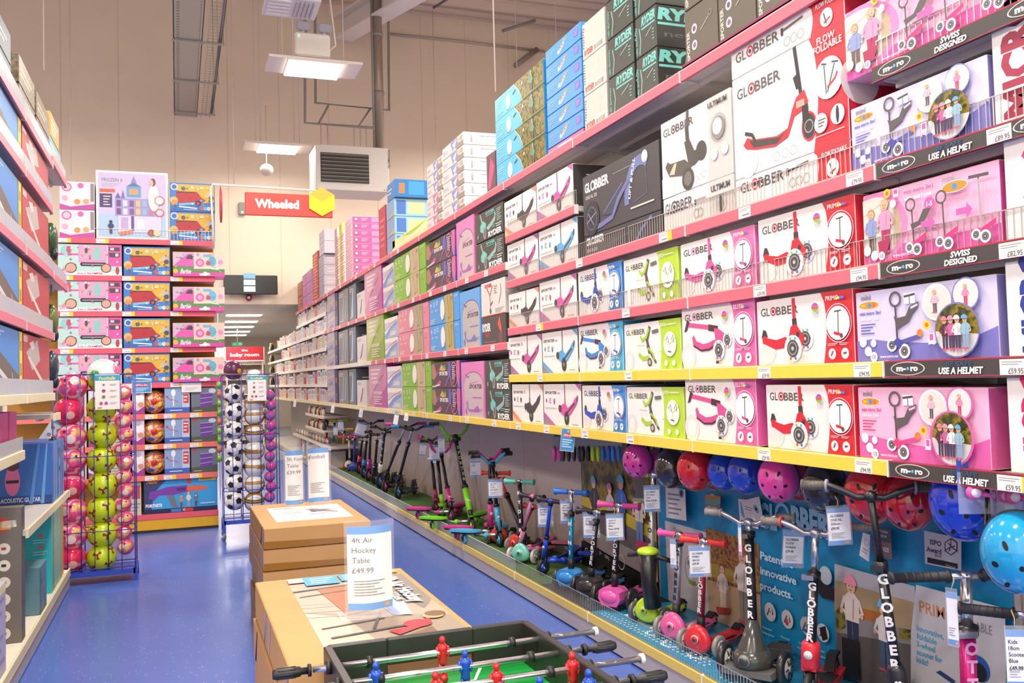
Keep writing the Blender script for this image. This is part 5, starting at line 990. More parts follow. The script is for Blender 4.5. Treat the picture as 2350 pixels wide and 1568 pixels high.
def spot(mb, d, r, s, m, n=5, tw=0):
    d = Vector(d).normalized(); e = d.cross(Vector((.3, .2, .9))).normalized(); f = d.cross(e); k = r * 1.004
    vs = [d * k]
    for i in range(n):
        q = 2 * PI * i / n + tw; vs.append((d + (e * math.cos(q) + f * math.sin(q)) * s).normalized() * k)
    mid = []
    mb.add(vs, [(0, 1 + i, 1 + (i + 1) % n) for i in range(n)], m, True)
def arcs(mb, r, m, tilt, w=.02, a0=0, a1=360, n=28, off=0):
    R = Matrix.Rotation(tilt[0], 3, 'X') @ Matrix.Rotation(tilt[1], 3, 'Z')
    L = []
    for i in range(n + 1):
        q = math.radians(a0 + (a1 - a0) * i / n)
        for s_ in (-1, 1):
            v = Vector((math.cos(q), math.sin(q), off + s_ * w)).normalized() * (r * 1.006); L.append(R @ v)
    mb.add(L, [(2 * i, 2 * i + 1, 2 * i + 3, 2 * i + 2) for i in range(n)], m, True)
def ballmesh(kind, r, seed=0):
    k = (kind, round(r, 3), seed)
    if k in BALLS: return BALLS[k]
    m = MB(); rd = random.Random(seed + 5)
    R3 = Matrix.Rotation(rd.random() * 3, 3, 'X') @ Matrix.Rotation(rd.random() * 3, 3, 'Y')
    if kind == 'lime':
        m.ell((0, 0, 0), (r, r, r), mat('c4d818', .3), 24, 16)
        for v in ICO:
            v = R3 @ v; e = v.cross(Vector((.31, .22, .9))).normalized(); f = v.cross(e)
            for q in range(3):
                a_ = q * 2.094; d = e * math.cos(a_) + f * math.sin(a_); p_ = d.cross(v)
                vs = [(v + d * x + p_ * y).normalized() * r * 1.012 for x, y in ((0, -.05), (.18, -.06), (.30, -.13), (.33, .0), (.30, .13), (.18, .06), (0, .05))]
                m.add(vs, [tuple(range(7))], mat('8c2c1c', .3), True)
    elif kind == 'football':
        m.ell((0, 0, 0), (r, r, r), mat('e4e0e0', .25), 24, 16)
        for v in ICO:
            v = R3 @ v; spot(m, v, r * 1.02, .36, mat('22222c', .25), 5); e = v.cross(Vector((.31, .22, .9))).normalized(); f = v.cross(e)
            for q in range(5):
                a_ = q * 1.2566; d = e * math.cos(a_) + f * math.sin(a_); p_ = d.cross(v)
                m.add([(v + d * x + p_ * y).normalized() * r * 1.01 for x, y in ((.3, -.015), (.62, -.012), (.62, .012), (.3, .015))], [(0, 1, 2, 3)], mat('3a3a48', .3), True)
            m.add([(v + e * .42 + f * .1).normalized() * r * 1.012, (v + e * .56 + f * .14).normalized() * r * 1.012, (v + e * .5 + f * .2).normalized() * r * 1.012], [(0, 1, 2)], mat('a83848', .3))
    elif kind == 'gold':
        m.ell((0, 0, 0), (r, r, r), mat('dcdad8', .25), 24, 16)
        for i in range(5):
            t_ = (rd.random() * 3, rd.random() * 3)
            arcs(m, r, mat('c88c28', .3), t_, .09, i * 40, i * 40 + 200, off=.25); arcs(m, r * 1.003, mat('2c2a2c', .3), t_, .02, i * 40 - 10, i * 40 + 200, off=.12); arcs(m, r * 1.003, mat('2c2a2c', .3), t_, .02, i * 40, i * 40 + 210, off=.38)
    elif kind == 'pinkprint':
        m.ell((0, 0, 0), (r, r, r), ramp_mat('print_pink_ball', ['e03468', 'e84880', 'f0d0d8', 'e02c60', 'd85a9c', 'e8c050', '8ac0e0'], 7 if r > .09 else 12, .12), 22, 14)
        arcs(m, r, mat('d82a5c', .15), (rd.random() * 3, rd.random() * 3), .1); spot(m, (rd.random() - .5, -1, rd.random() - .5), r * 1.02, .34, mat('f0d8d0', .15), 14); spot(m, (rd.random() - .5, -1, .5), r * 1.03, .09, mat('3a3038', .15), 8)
    elif kind == 'pinkplain':
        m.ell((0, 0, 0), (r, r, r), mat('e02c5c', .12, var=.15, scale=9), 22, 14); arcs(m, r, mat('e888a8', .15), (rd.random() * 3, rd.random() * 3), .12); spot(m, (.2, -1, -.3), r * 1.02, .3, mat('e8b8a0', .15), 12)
    elif kind == 'swirlball':
        m.ell((0, 0, 0), (r, r, r), mat('c84890', .15), 18, 12)
        for i in range(3): arcs(m, r, mat(('3a6cc8', '6a4ab8', '3a8cd0')[i], .15), (.6 + rd.random() * .6, rd.random()), .15, off=(-.5, 0, .5)[i])
    elif kind == 'navy':
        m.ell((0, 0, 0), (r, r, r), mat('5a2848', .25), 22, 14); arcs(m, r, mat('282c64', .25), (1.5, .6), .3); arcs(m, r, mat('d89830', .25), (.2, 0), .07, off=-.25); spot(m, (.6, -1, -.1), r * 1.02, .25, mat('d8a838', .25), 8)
    elif kind == 'panel':
        m.ell((0, 0, 0), (r, r, r), mat('ece4e0', .25), 24, 16)
        for i, v in enumerate(ICO): arcs(m, r, mat('5a5a54', .3), (v.x * 2, v.y * 3), .012, i * 30, i * 30 + 100)
        spot(m, (.9, -.5, .4), r * 1.015, .42, mat('e0507c', .25), 6); spot(m, (-.5, -.9, -.1), r * 1.015, .42, mat('50c060', .25), 6)
    o = m.build(kind + '_ball'); me = o.data; bpy.data.objects.remove(o); BALLS[k] = me
    return me
def ball(kind, r, px, py, Y, label, seed=0, nm='football', grp=None):
    P = at(px, py, Y=Y); o = bpy.data.objects.new(nm, ballmesh(kind, r, seed)); COL.objects.link(o); o.location = P
    return tag(o, label, 'ball', grp)
for i, py in enumerate((872, 938, 998, 1056, 1113, 1170, 1226, 1279)):
    ball('lime', .115, 235 + (i % 2) * -2, py, YR, f'lime yellow football, {ORD[i]} from top in middle column of left rack', i % 4, grp='balls in the left rack')
for i, py in enumerate((886, 944, 1003, 1060, 1116, 1174, 1230, 1283)):
    ball('pinkprint' if i % 3 != 1 else 'pinkplain', .115, (167, 158, 164, 163, 163, 166, 165, 164)[i], py, YR, f'large pink printed ball, {ORD[i]} from top in left column of left rack', i % 4, 'play_ball', 'balls in the left rack')
for i in range(12):
    ball('pinkprint', .068, 285 + (-3, 2, -2, 3)[i % 4], 902 + i * 32, YR, f'small pink ball, {ORD[i]} from top in right column of left rack', i % 5, 'play_ball', 'balls in the left rack')
ball('panel', .13, 238, 860, YR, 'white football with pink and green panels on top of left rack')
for i, py in enumerate((904, 945, 986, 1027, 1068, 1108, 1148)):
    ball('football', .103, 537 + (-1, 2)[i % 2] + i * .4, py, YR2, f'black and white football, {ORD[i]} from top in right rack', i % 4, grp='balls in the right rack')
for i, py in enumerate((926, 955, 995, 1034, 1073, 1112, 1151)):
    ball('gold', .103, 584, py, YR2, f'white and gold football, {ORD[i]} from top in right rack', i % 4, grp='balls in the right rack')
for i in range(11):
    ball('swirlball', .055, 620 + (-1, 2)[i % 2], 907 + i * 23.4, YR2, f'small pink and blue swirl ball, {ORD[i]} from top in right rack', i % 4, 'play_ball', 'balls in the right rack')
ball('navy', .10, 536, 850, YR2, 'maroon and navy football on top of right rack')
ball('panel', .09, 584, 868, YR2 + .02, 'pale football half hidden behind the right rack notice')
def signcard(l, tp, r, b_, Y, label):
    x0 = xpx(l, 1.5, Y); x1 = xpx(r, 1.5, Y); zt = at(l, tp, Y=Y).z; zb = at(l, b_, Y=Y).z
    m = MB(); m.box(0, -.002, 0, x1 - x0, .002, zt - zb, 'f2ece8')
    Print(m, (0, -.002, 0), (1, 0, 0), (0, 0, 1), x1 - x0, zt - zb).run([('r', 0, .82, 1, .98, '38a4cc'), ('t', 'Footballs', .5, .85, .085, 'e8e060', {'a': 'c', 'w': .66, 'b': .04})] + [x for k, c in enumerate(('d8d8d8', 'c84a7c', '90b040')) for x in (('e', .35, .7 - k * .17, .05, c), ('e', .35, .7 - k * .17, .025, '5a5a5a'), ('n', .6, .67 - k * .17, .88, .73 - k * .17, 2, 'a09c98'))] + [('e', .25, .18, .045, 'c85a5c'), ('e', .45, .18, .045, 'b050a0'), ('n', .6, .15, .88, .21, 2, 'a09c98'), ('r', .1, .04, .28, .07, 'e09030')])
    tag(m.build('notice', loc=(x0, Y, zb)), label, 'sign')
signcard(218, 860, 275, 941, YR - .17, 'white football price notice on front of left ball rack')
signcard(568, 862, 611, 921, YR2 - .15, 'white football price notice on front of right ball rack')
# ---------------------------------------------------------------- deck mats and display posters behind the scooters
BLM = mat('1f97c4', .35, var=.02)
t = MB(); t.box(.002, .016, .15, BW - .002, .57, .156, mat('2a2624', .6, var=.1)); Print(t, (0, .016, .156), (1, 0, 0), (0, 1, 0), BW, .55).run([('t', 'iSPORTER', .62, .2, .12, 'e8e4e0', {'w': .3, 'b': .04}), ('n', .3, .5, .9, .6, 2, '6a6460')])
tag(t.build('floor_mat', loc=(XF, BY[3] + .78, 0), rz=-PI / 2), 'dark brown display mat on the deck between grass and blue mats', 'mat').scale = (.62, 1, 1)
for i in range(3):
    t = MB(); t.box(.002, .016, .15, BW - .002, .57, .156, BLM)
    art = [('t', 'innovative', .12, .26, .08, 'e8f0f4', {'w': .3, 'b': .03}), ('t', 'mobility', .5, .26, .08, 'e8f0f4', {'w': .2, 'b': .03}), ('o', .45, .22, .1, .03, 'e8f0f4'), ('o', .62, .2, .12, .03, 'e8f0f4'), ('o', .8, .22, .1, .03, 'e8f0f4')] + [('e', .06 + .033 * k, .07 + .05 * r_, .014, 'e8f0f4') for k in range(28) for r_ in range(3 if k % 9 > 3 else 2)]
    Print(t, (0, .016, .156), (1, 0, 0), (0, 1, 0), BW, .55).run(art)
    tag(t.build('floor_mat', loc=(XF, BY[i] + BW, 0), rz=-PI / 2), f'bright blue display mat with white print, {ORD[i]} bay from the camera', 'mat')
XP = 2.845; PZ0, PZ1 = .158, 1.19
class Panel:
    def __init__(s, pl, pr, body, label):
        s.yl = ypx(pl, .6, XP); s.yr = ypx(pr, .6, XP); s.W = s.yl - s.yr; s.H = PZ1 - PZ0; s.mb = MB(); s.mb.box(0, 0, 0, s.W, .008, s.H, body); s.label = label
        s.P = Print(s.mb, (0, 0, 0), (1, 0, 0), (0, 0, 1), s.W, s.H, .0003)
    def q(s, px, py):
        P = at(px, py, X=XP); return ((s.yl - P.y) / s.W, (P.z - PZ0) / s.H)
    def poly(s, pts, c): s.P.run([('p', [(min(1, max(0, x)), min(1, max(0, y))) for x, y in (s.q(*p) for p in pts)], c)])
    def text(s, st, px, py, hpx, c, wpx=None, **o):
        x, y = s.q(px, py); h = abs(s.q(px, py - hpx)[1] - y)
        if wpx: o['w'] = abs(s.q(px + wpx, py)[0] - x)
        s.P.run([('t', st, x, y, h, c, o)])
    def circ(s, px, py, r, c, ring=None):
        x, y = s.q(px, py); h = abs(s.q(px, py - r)[1] - y); s.P.run([('e', x, y, h, c)] if not ring else [('o', x, y, h, ring * h, c)])
    def fig(s, px, pfoot, phead, shirt, legs, helmet=None, hair='5a3a28'):
        x, y = s.q(px, pfoot); y1 = s.q(px, phead)[1]; s.P.run(fig(x, y, y1 - y, shirt, legs, hair, s.H / s.W, helmet))
    def done(s): return tag(s.mb.build('display_poster', loc=(XP, s.yl, PZ0), rz=-PI / 2), s.label, 'poster')
p = Panel(1336, 1506, mat('1c1818', .3), 'dark scooter poster with forest photograph of four children')
p.poly([(1336, 1020), (1508, 1020), (1515, 1250), (1336, 1160)], FOLP)
p.poly([(1336, 1140), (1390, 1150), (1520, 1220), (1520, 1262), (1400, 1190), (1336, 1165)], 'c8b028')
p.poly([(1336, 1160), (1400, 1185), (1525, 1250), (1525, 1300), (1400, 1240), (1338, 1205)], '6a6462'); p.poly([(1338, 1200), (1400, 1236), (1530, 1300), (1530, 1345), (1400, 1275), (1340, 1240)], 'a89c98')
p.fig(1366, 1215, 1096, '3a3a40', '4a4a44', '6ab0d8'); p.fig(1404, 1222, 1112, 'c8b8c0', '5a5a60', 'c06aa0'); p.fig(1432, 1235, 1094, '2c5ab0', '2c3a6a', '58a8d8'); p.fig(1474, 1260, 1112, 'd8c8c0', '6a8ac0', 'd05a80')
p.poly([(1465, 1238), (1505, 1250), (1508, 1262), (1468, 1256)], 'c83070')
p.poly([(1340, 1240), (1530, 1345), (1530, 1420), (1344, 1390)], '141212')
p.circ(1352, 1266, 9, 'd8d0cc', .25); p.circ(1365, 1268, 8, 'c8a0b0', .25); p.circ(1432, 1290, 17, 'e8e4e0', .12); p.text('3+', 1382, 1272, 8, 'b8b0a8'); p.text('50kg', 1395, 1280, 8, 'b8b0a8'); p.done()
p = Panel(1512, 2326, mat('1484b4', .35, var=.03), 'large blue scooter poster with photographs and white lettering')
p.poly([(1526, 1195), (1620, 1222), (1628, 1440), (1535, 1390)], 'c8c2c4'); p.text('Evo', 1546, 1222, 12, '9a9494', 20); p.circ(1590, 1310, 34, '7a7476', .06); p.poly([(1578, 1290), (1584, 1280), (1588, 1300), (1582, 1305)], '4a4446'); p.poly([(1580, 1330), (1598, 1336), (1596, 1344), (1582, 1340)], '8a9a30'); p.text('1.5+', 1606, 1385, 8, '8a8486'); p.text('50kg', 1556, 1376, 8, '8a8486')
p.poly([(1620, 1210), (1742, 1248), (1750, 1470), (1630, 1430)], FOLA); p.poly([(1622, 1330), (1745, 1365), (1750, 1470), (1630, 1430)], 'b89878'); p.poly([(1622, 1290), (1660, 1300), (1745, 1345), (1745, 1360), (1622, 1320)], 'a8903c')
p.fig(1662, 1408, 1295, 'e0d0c8', 'd0c0b8', None, '7a4a30'); p.fig(1712, 1432, 1258, 'e4d8d0', '8a8478', 'c84038'); p.poly([(1648, 1392), (1680, 1396), (1678, 1410), (1650, 1408)], 'b03a30')
p.poly([(1744, 1130), (1744, 1130), (1744, 1130)], '0f74a4')
p.text('GL', 1748, 1206, 52, '8cc8e0', 40, b=.05); p.circ(1800, 1180, 26, '8cc8e0', .3); p.text('BBER', 1822, 1216, 54, '9cd0e4', 88, b=.05)
for s_, y in (('Patented', 1282), ('innovative', 1316), ('products.', 1350)): p.text(s_, 1750, y, 17, 'c4e0ec', 74 if s_ != 'innovative' else 82, b=.03)
for x, y in ((1773, 1404), (1813, 1421), (1857, 1436), (1896, 1452)):
    p.circ(x, y, 21, 'c8c6c8'); p.circ(x, y, 2, '5a5a5e')
    p.poly([(x - 8, y + 6), (x - 2, y - 10), (x, y - 8), (x - 5, y + 8)], '4a484a'); p.poly([(x + 4, y - 10), (x + 8, y + 6), (x + 5, y + 8)], '4a484a')
p.circ(1813, 1428, 6, 'c03070'); p.poly([(1850, 1440), (1870, 1450), (1868, 1456), (1848, 1446)], '3a70b8'); p.poly([(1888, 1440), (1902, 1436), (1908, 1466), (1896, 1470)], '1c1a1c')
for x, y in ((1758, 1440), (1800, 1462), (1842, 1476), (1880, 1490)): p.text('Patented', x, y, 5, 'a8d0e4', 20); p.text('folding system', x - 4, y + 10, 5, 'a8d0e4', 30)
p.poly([(1878, 1308), (1905, 1340), (1925, 1350), (1925, 1378), (1896, 1372), (1880, 1350)], '16161a'); p.circ(1904, 1320, 21, 'b8c0c8')
p.poly([(1925, 1293), (2110, 1345), (2110, 1568), (1932, 1600)], '8a8486'); p.poly([(1925, 1293), (2110, 1345), (2110, 1382), (1925, 1330)], 'b0acb2'); p.poly([(1925, 1330), (2110, 1382), (2110, 1450), (1925, 1400)], 'a8906c'); p.poly([(1990, 1395), (2035, 1405), (2035, 1430), (1990, 1420)], 'b06a2c'); p.poly([(1928, 1400), (1950, 1380), (1950, 1440), (1928, 1450)], FOL); p.poly([(2075, 1440), (2105, 1445), (2105, 1470), (2075, 1465)], FOL)
p.poly([(1930, 1450), (2110, 1480), (2110, 1600), (1932, 1640)], '5c5654'); p.fig(1970, 1500, 1325, 'e0d0c8', '2c3450', 'e88ca0', '5a3420'); p.fig(2048, 1540, 1380, 'e4dcd8', '4a5a78', '6ab0e0', '7a4a28'); p.poly([(1946, 1460), (1985, 1470), (1990, 1560), (1950, 1570)], '1e1c20')
p.poly([(2118, 1340), (2326, 1395), (2326, 1640), (2106, 1640), (2106, 1450)], 'c4c2c6'); p.text('PRIMO', 2126, 1402, 26, 'c88050', 84); p.text('FOLDABLE', 2215, 1432, 20, '8a888a', 78)
for k, s_ in enumerate(('Innovative,', 'foldable', '3-wheel', 'scooter for', 'kids!')): p.text(s_, 2120, 1445 + k * 18, 13, '4aa0c8', (62, 46, 42, 58, 26)[k], b=.02)
p.circ(2264, 1532, 30, '2c58a8'); p.circ(2264, 1540, 22, '1a1a1e'); p.poly([(2165, 1540), (2175, 1536), (2210, 1560), (2205, 1568)], '2c3c70')
p.poly([(2138, 1216), (2224, 1234), (2224, 1308), (2140, 1292)], 'c4c2c8'); p.text('ISPO', 2152, 1247, 11, '2c2a2e', 26, b=.03); p.text('Award', 2144, 1263, 11, '2c2a2e', 34, b=.03); p.text('2018', 2162, 1275, 6, '4a484c', 16); p.poly([(2146, 1277), (2216, 1292), (2216, 1304), (2146, 1289)], '18161a'); p.text('Winner', 2188, 1298, 6, '9a989c', 24)
hx_ = [(2201 + 17 * math.sin(i * PI / 3), 1253 + 20 * math.cos(i * PI / 3)) for i in range(6)]; p.poly(hx_, '2c2a2e'); p.poly([(2201 + 14.5 * math.sin(i * PI / 3), 1253 + 17.5 * math.cos(i * PI / 3)) for i in range(6)], 'c4c2c8')
for an in (0, 120, 240):
    c_, s_ = math.cos(math.radians(an)), math.sin(math.radians(an)); R_ = lambda x, y: (2201 + x * c_ - y * s_, 1253 + (x * s_ + y * c_) * 1.15)
    p.poly([R_(-1, -15), R_(1, -15), R_(1, 0), R_(-1, 0)], '2c2a2e'); p.poly([R_(0, 0), R_(-7, -7), R_(-5, -8), R_(1, -2)], '2c2a2e')
p.circ(1651, 1155, 22, 'c8c0b8'); p.poly([(1635, 1134), (1668, 1138), (1669, 1146), (1634, 1144)], 'c08430'); p.poly([(1634, 1144), (1669, 1146), (1669, 1157), (1633, 1156)], '6aa090'); p.poly([(1633, 1156), (1669, 1158), (1668, 1167), (1634, 1166)], '7a7680'); p.text('SILVER', 1640, 1165, 6, 'e0dcd8', 22, b=.03)
p.poly([(2020, 1205), (2064, 1214), (2066, 1282), (2022, 1270)], '8a6a60'); p.poly([(2020, 1205), (2064, 1214), (2065, 1245), (2021, 1236)], '4c4c54'); p.text('Best Toddler', 2024, 1216, 5, 'c8c8cc', 34); p.text('Gear 2018', 2024, 1227, 6, 'c8c8cc', 30); p.text('BRONZE', 2026, 1258, 9, 'e0d8d4', 34, b=.04); p.done()
# paper cards pinned to the posters
def pcard(corners, X, label, art, body='e4e0e0'):
    P0, P1, P2, P3 = [Vector(at(a, b, X=X)) for a, b in corners]     # bl br tr tl
    m = MB(); n_ = Vector((.0015, 0, 0)); m.add([P0, P1, P2, P3, P0 + n_, P1 + n_, P2 + n_, P3 + n_], [(0, 1, 2, 3), (7, 6, 5, 4), (0, 4, 5, 1), (1, 5, 6, 2), (2, 6, 7, 3), (3, 7, 4, 0)], body)
    u = P1 - P0; v = P3 - P0; q = Print(m, P0, u.normalized(), v.normalized(), u.length, v.length); q.n = Vector((-1, 0, 0)); q.run(art)
    return tag(m.build('leaflet'), label, 'leaflet')
pcard([(1529, 1188), (1575, 1196), (1572, 1124), (1527, 1117)], 2.80, 'white ruled leaflet with blue eye mark hanging by the blue poster', [('n', .12, .1, .85, .85, 5, '8a888c'), ('o', .8, .85, .16, .05, '58a8d0'), ('e', .8, .85, .1, '1c1a1c')])
pcard([(1712, 1196), (1755, 1212), (1742, 1140), (1700, 1150)], 2.80, 'tilted white leaflet under the pink helmet, blue poster', [('o', .8, .85, .2, .06, '4aa0d0'), ('e', .8, .85, .11, '1c1a1c'), ('n', .15, .6, .6, .85, 2, '8a888c'), ('o', .5, .35, .22, .02, 'a8a6aa')])
pcard([(1698, 1200), (1740, 1215), (1738, 1150), (1694, 1145)], 2.82, 'blue and white leaflet behind the tilted one', [('r', .1, .3, .8, .9, '58a8d0')])
pcard([(1972, 1275), (1994, 1290), (1996, 1228), (1980, 1222)], 2.78, 'small curled white leaflet left of the bronze award', [('o', .5, .7, .14, .02, '8a888c'), ('n', .2, .2, .8, .45, 2, '9a989c')])
# ---------------------------------------------------------------- scooters
CHR = mat('c8c8cc', .18, .9, var=0); BLK = mat('1e1d1f', .35); RUB = mat('242326', .55)
def rz_in(v, rz): return Matrix.Rotation(-rz, 3, 'Z') @ Vector(v)
XR_ = (2.40, 2.55)
def frame_of(bx, by, tx, ty, rz, dX=0, zb=.16):
    B = Vector(at(bx, by, Z=zb)); lo, hi = XR_
    if B.x < lo or B.x > hi: X_ = min(hi, max(lo, B.x)); B = Vector((X_, ypx(bx, zb, X_), zb))
    T = Vector(at(tx, ty, X=B.x + dX))
    return B, rz_in(T - B, rz)
def letters(m, a, b, r, s_, c, h=None, frac=(.0, 1.)):
    """lettering running down a pole between a (top) and b (bottom), on its forward side; every letter upright"""
    a = Vector(a); b = Vector(b); d = b - a; h = h or r * 1.5; n = len(s_); fwd = Vector((0, -1, 0))
    side = d.cross(fwd).normalized(); fwd = side.cross(d).normalized()
    dl = d.normalized()
    for i, ch in enumerate(s_):
        pos = a + d * (frac[0] + (frac[1] - frac[0]) * (i + .75) / n)
        q = Print(m, pos - side * 0 + fwd * (r + .0008), -side if (-side).x > 0 else side, -dl, 1, 1); q.n = fwd
        q.run([('t', ch, -.0, 0, h, c, {'a': 'c', 'b': .04})])
def bars(t, top, kind, half, gripc, barc, name='handlebar', up=.0, collar=None):
    """handlebar with grips as sub-parts; top is in the thing's local frame"""
    x, y, z = top; m = MB(); gr = []
    if kind == 'T':
        m.cyl((x - half * .35, y, z), (x + half * .35, y, z), .0115, barc); m.ell((x, y, z), (.022, .019, .019), barc, 12, 8)
        gr = [[(x + s_ * half * .22, y, z), (x + s_ * half, y, z)] for s_ in (-1, 1)]
    elif kind == 'curve':
        for s_ in (-1, 1):
            m.tube([(x, y, z), (x + s_ * half * .2, y, z - .004), (x + s_ * half * .42, y, z + .02 + up * .6), (x + s_ * half * .6, y, z + .035 + up), (x + s_ * half, y + .015, z + .035 + up)], .0125, barc, 10)
            gr.append([(x + s_ * half * .62, y + .001, z + .035 + up), (x + s_ * half * 1.02, y + .015, z + .035 + up)])
        m.ell((x, y, z), (.025, .022, .022), barc, 12, 8)
    elif kind == 'high':
        for s_ in (-1, 1):
            m.tube([(x, y, z), (x + s_ * half * .3, y, z + .01), (x + s_ * half * .5, y, z + .06), (x + s_ * half * .62, y, z + .12), (x + s_ * half * .75, y, z + .13)], .0125, barc, 10)
            gr.append([(x + s_ * half * .7, y, z + .13), (x + s_ * half * 1.1, y + .01, z + .135)])
    hb = m.build(name, t)
    for a, b in gr:
        g = MB(); a = Vector(a); b = Vector(b); d = b - a; r = .0165
        if kind == 'T' and collar != 'plain': g.tube([a, a + d * .1, a + d * .3, a + d * .7, a + d * .86, a + d * .92, b - d * .01, b], [r * .95, r * 1.02, r * .9, r * 1.0, r * 1.05, r * 1.45, r * 1.45, r * .9], gripc, 14)
        else:
            g.tube([a, a + d * .04, a + d * .05, b - d * .06, b - d * .05, b], [r * 1.35, r * 1.35, r, r, r * 1.3, r * 1.25], gripc, 14)
            for k in range(5): g.tube([a + d * (.2 + k * .13), a + d * (.23 + k * .13)], r * 1.06, gripc, 12)
            if collar and collar != 'plain': g.tube([a, a + d * .08], r * 1.45, collar, 12)
        g.build('grip', hb)
    return hb
def pole(t, a, b, r, c, lowc=None, txt=None, txtc='f0ece8', topc=CHR, clamp=.3, frac=(.1, .9), th=None):
    """a bottom, b top; telescopic with clamp"""
    a = Vector(a); b = Vector(b); d = b - a; m = MB()
    m.tube([a, a + d * (1 - clamp)], r, c, 14)
    if lowc: m.tube([a, a + d * .16], r * 1.25, lowc, 14)
    if clamp > 0:
        q = a + d * (1 - clamp); m.tube([q - d * .02, q + d * .03], r * 1.35, BLK, 14); m.box(q.x - r * 2, q.y - r * 1.9, q.z - .012, q.x + r * .4, q.y - r * .8, q.z + .008, topc)
        m.tube([q, b], r * .72, topc, 12)
    if txt: letters(m, a + d * (1 - clamp) * .97, a + d * .16, r, txt, txtc, th or r * 1.5, frac)
    m.build('pole', t)
def mini(bx, by, tx, ty, label, body, grip, polec=CHR, wheelc='8c8884', deckc=None, rz=-1.15, half=.13, lowc='1e1d1f', txt=None, txtc='f0ece8', r=.017, topc=CHR, clamp=.25, big=1.0, kind='teardrop', bkind='T', collar=None, dX=0, seat=None, frac=(.05, .95), grp=None, barc=CHR, th=None):
    B, T = frame_of(bx, by, tx, ty, rz, dX); t = thing('scooter', label, 'scooter', B, rz, grp); k = big
    dl = min(1, max(.5, (2.79 - B.x) / abs(math.sin(rz)) / (.5 * k))); deckc = deckc or body; bm_ = mat(body, .22, coat=.2) if isinstance(body, str) else body
    m = MB()
    if kind == 'teardrop':
        pts = [(.075 * k * math.cos(a) * (1 - .25 * math.sin(a)), .085 * k + .07 * k * math.sin(a)) for a in [2 * PI * i / 24 for i in range(24)]]
        rings = ((.012, .55), (-.012, .92), (-.03, 1), (-.045, .93), (-.052, .7), (-.054, .3)); n = len(pts); V = []; c0 = (0, .085 * k)
        for yy, s_ in rings: V += [(c0[0] + (p_[0] - c0[0]) * s_, yy * k, c0[1] + (p_[1] - c0[1]) * s_) for p_ in pts]
        m.add(V, [(j * n + i, j * n + (i + 1) % n, (j + 1) * n + (i + 1) % n, (j + 1) * n + i) for j in range(5) for i in range(n)] + [tuple(range(n)), tuple(range(6 * n - 1, 5 * n - 1, -1))], bm_, True)
        m.tube([(0, -.052 * k, .085 * k), (0, -.058 * k, .085 * k)], .021 * k, mat('d8c8b8', .3), 18); m.tube([(0, -.058 * k, .085 * k), (0, -.0605 * k, .085 * k)], .0175 * k, bm_, 18); m.tube([(0, -.06 * k, .085 * k), (0, -.063 * k, .085 * k)], .008 * k, '3a3434', 12)
    elif kind == 'block':
        m.prism([(-.05, .03), (.05, .03), (.075, .07), (.07, .115), (.045, .135), (-.045, .135), (-.07, .115), (-.075, .07)], -.07, .04, bm_, 'y'); m.prism([(-.06, .02), (.06, .02), (.055, .045), (-.055, .045)], -.06, .05, BLK, 'y')
        m.ell((0, -.06, .085), (.062, .03, .04), bm_, 18, 10)
    else:
        m.ell((0, -.02, .075 * k), (.068 * k, .07 * k, .05 * k), bm_, 22, 14); m.tube([(0, -.03, .06 * k), (0, -.022, .1 * k), (0, -.012, .14 * k), (0, 0, .2 * k)], [.06 * k, .052 * k, .036 * k, .018 * k], bm_, 18); m.tube([(0, -.08 * k, .085 * k), (0, -.09 * k, .083 * k)], .02 * k, mat('8a8884', .3), 18); m.tube([(0, -.09 * k, .083 * k), (0, -.092 * k, .083 * k)], .016 * k, bm_, 18); m.prism([(-.085 * k, .05 * k), (.085 * k, .05 * k), (.09 * k, .03 * k), (-.09 * k, .03 * k)], -.08 * k, .05, mat('6a6864', .3), 'y')
    m.build('front_housing', t)
    w_ = .105 * k
    for s_ in (-1, 1):
        m = MB(); wr = (.056 if kind != 'block' else .06) * k
        m.wheel((s_ * w_, .0, wr), wr, .024 * k if kind != 'block' else .03, mat(wheelc, .3), mat('b8b4b0', .3) if kind != 'block' else mat('2e2c2e', .3), spokes=6); m.tube([(s_ * w_, 0, wr), (s_ * .03, 0, wr * 1.1)], .01, BLK, 8); m.build('front_wheel', t)
    m = MB(); L = [(0, .03, .06, .035), (0, .09, .05, .042), (0, .16, .042, .052), (0, .3, .042, .055), (0, .38, .048, .048), (0, .43, .06, .036)]
    V = []
    for (x, y, z, h) in L:
        y *= dl; V += [(-h * k, y * k, z * k), (h * k, y * k, z * k), (h * k * .8, y * k, z * k - .02), (-h * k * .8, y * k, z * k - .02)]
    n = len(L); m.add(V, [(4 * i + a, 4 * i + (a + 1) % 4, 4 * i + 4 + (a + 1) % 4, 4 * i + 4 + a) for i in range(n - 1) for a in range(4)] + [(0, 3, 2, 1), (4 * n - 4, 4 * n - 3, 4 * n - 2, 4 * n - 1)], mat(deckc, .3) if isinstance(deckc, str) else deckc)
    m.add([(-.036 * k, .1 * k * dl, .051 * k), (.036 * k, .1 * k * dl, .051 * k), (.044 * k, .34 * k * dl, .046 * k), (-.044 * k, .34 * k * dl, .046 * k)], [(0, 1, 2, 3)], RUB)
    for q in range(8): m.box(-.036 * k, (.12 + q * .026) * k * dl, .048 * k, .036 * k, (.128 + q * .026) * k * dl, .053 * k, mat(deckc, .3) if isinstance(deckc, str) else deckc)
    m.build('deck', t)
    m = MB(); m.wheel((0, .45 * k * dl, .035), .035, .03, mat(wheelc, .3), RUB); m.build('rear_wheel', t)
    m = MB(); m.prism([(.40 * k * dl, .065), (.45 * k * dl, .085), (.49 * k * dl, .06), (.49 * k * dl, .052), (.45 * k * dl, .075), (.40 * k * dl, .055)], -.022, .022, RUB, 'x'); m.build('rear_brake', t)
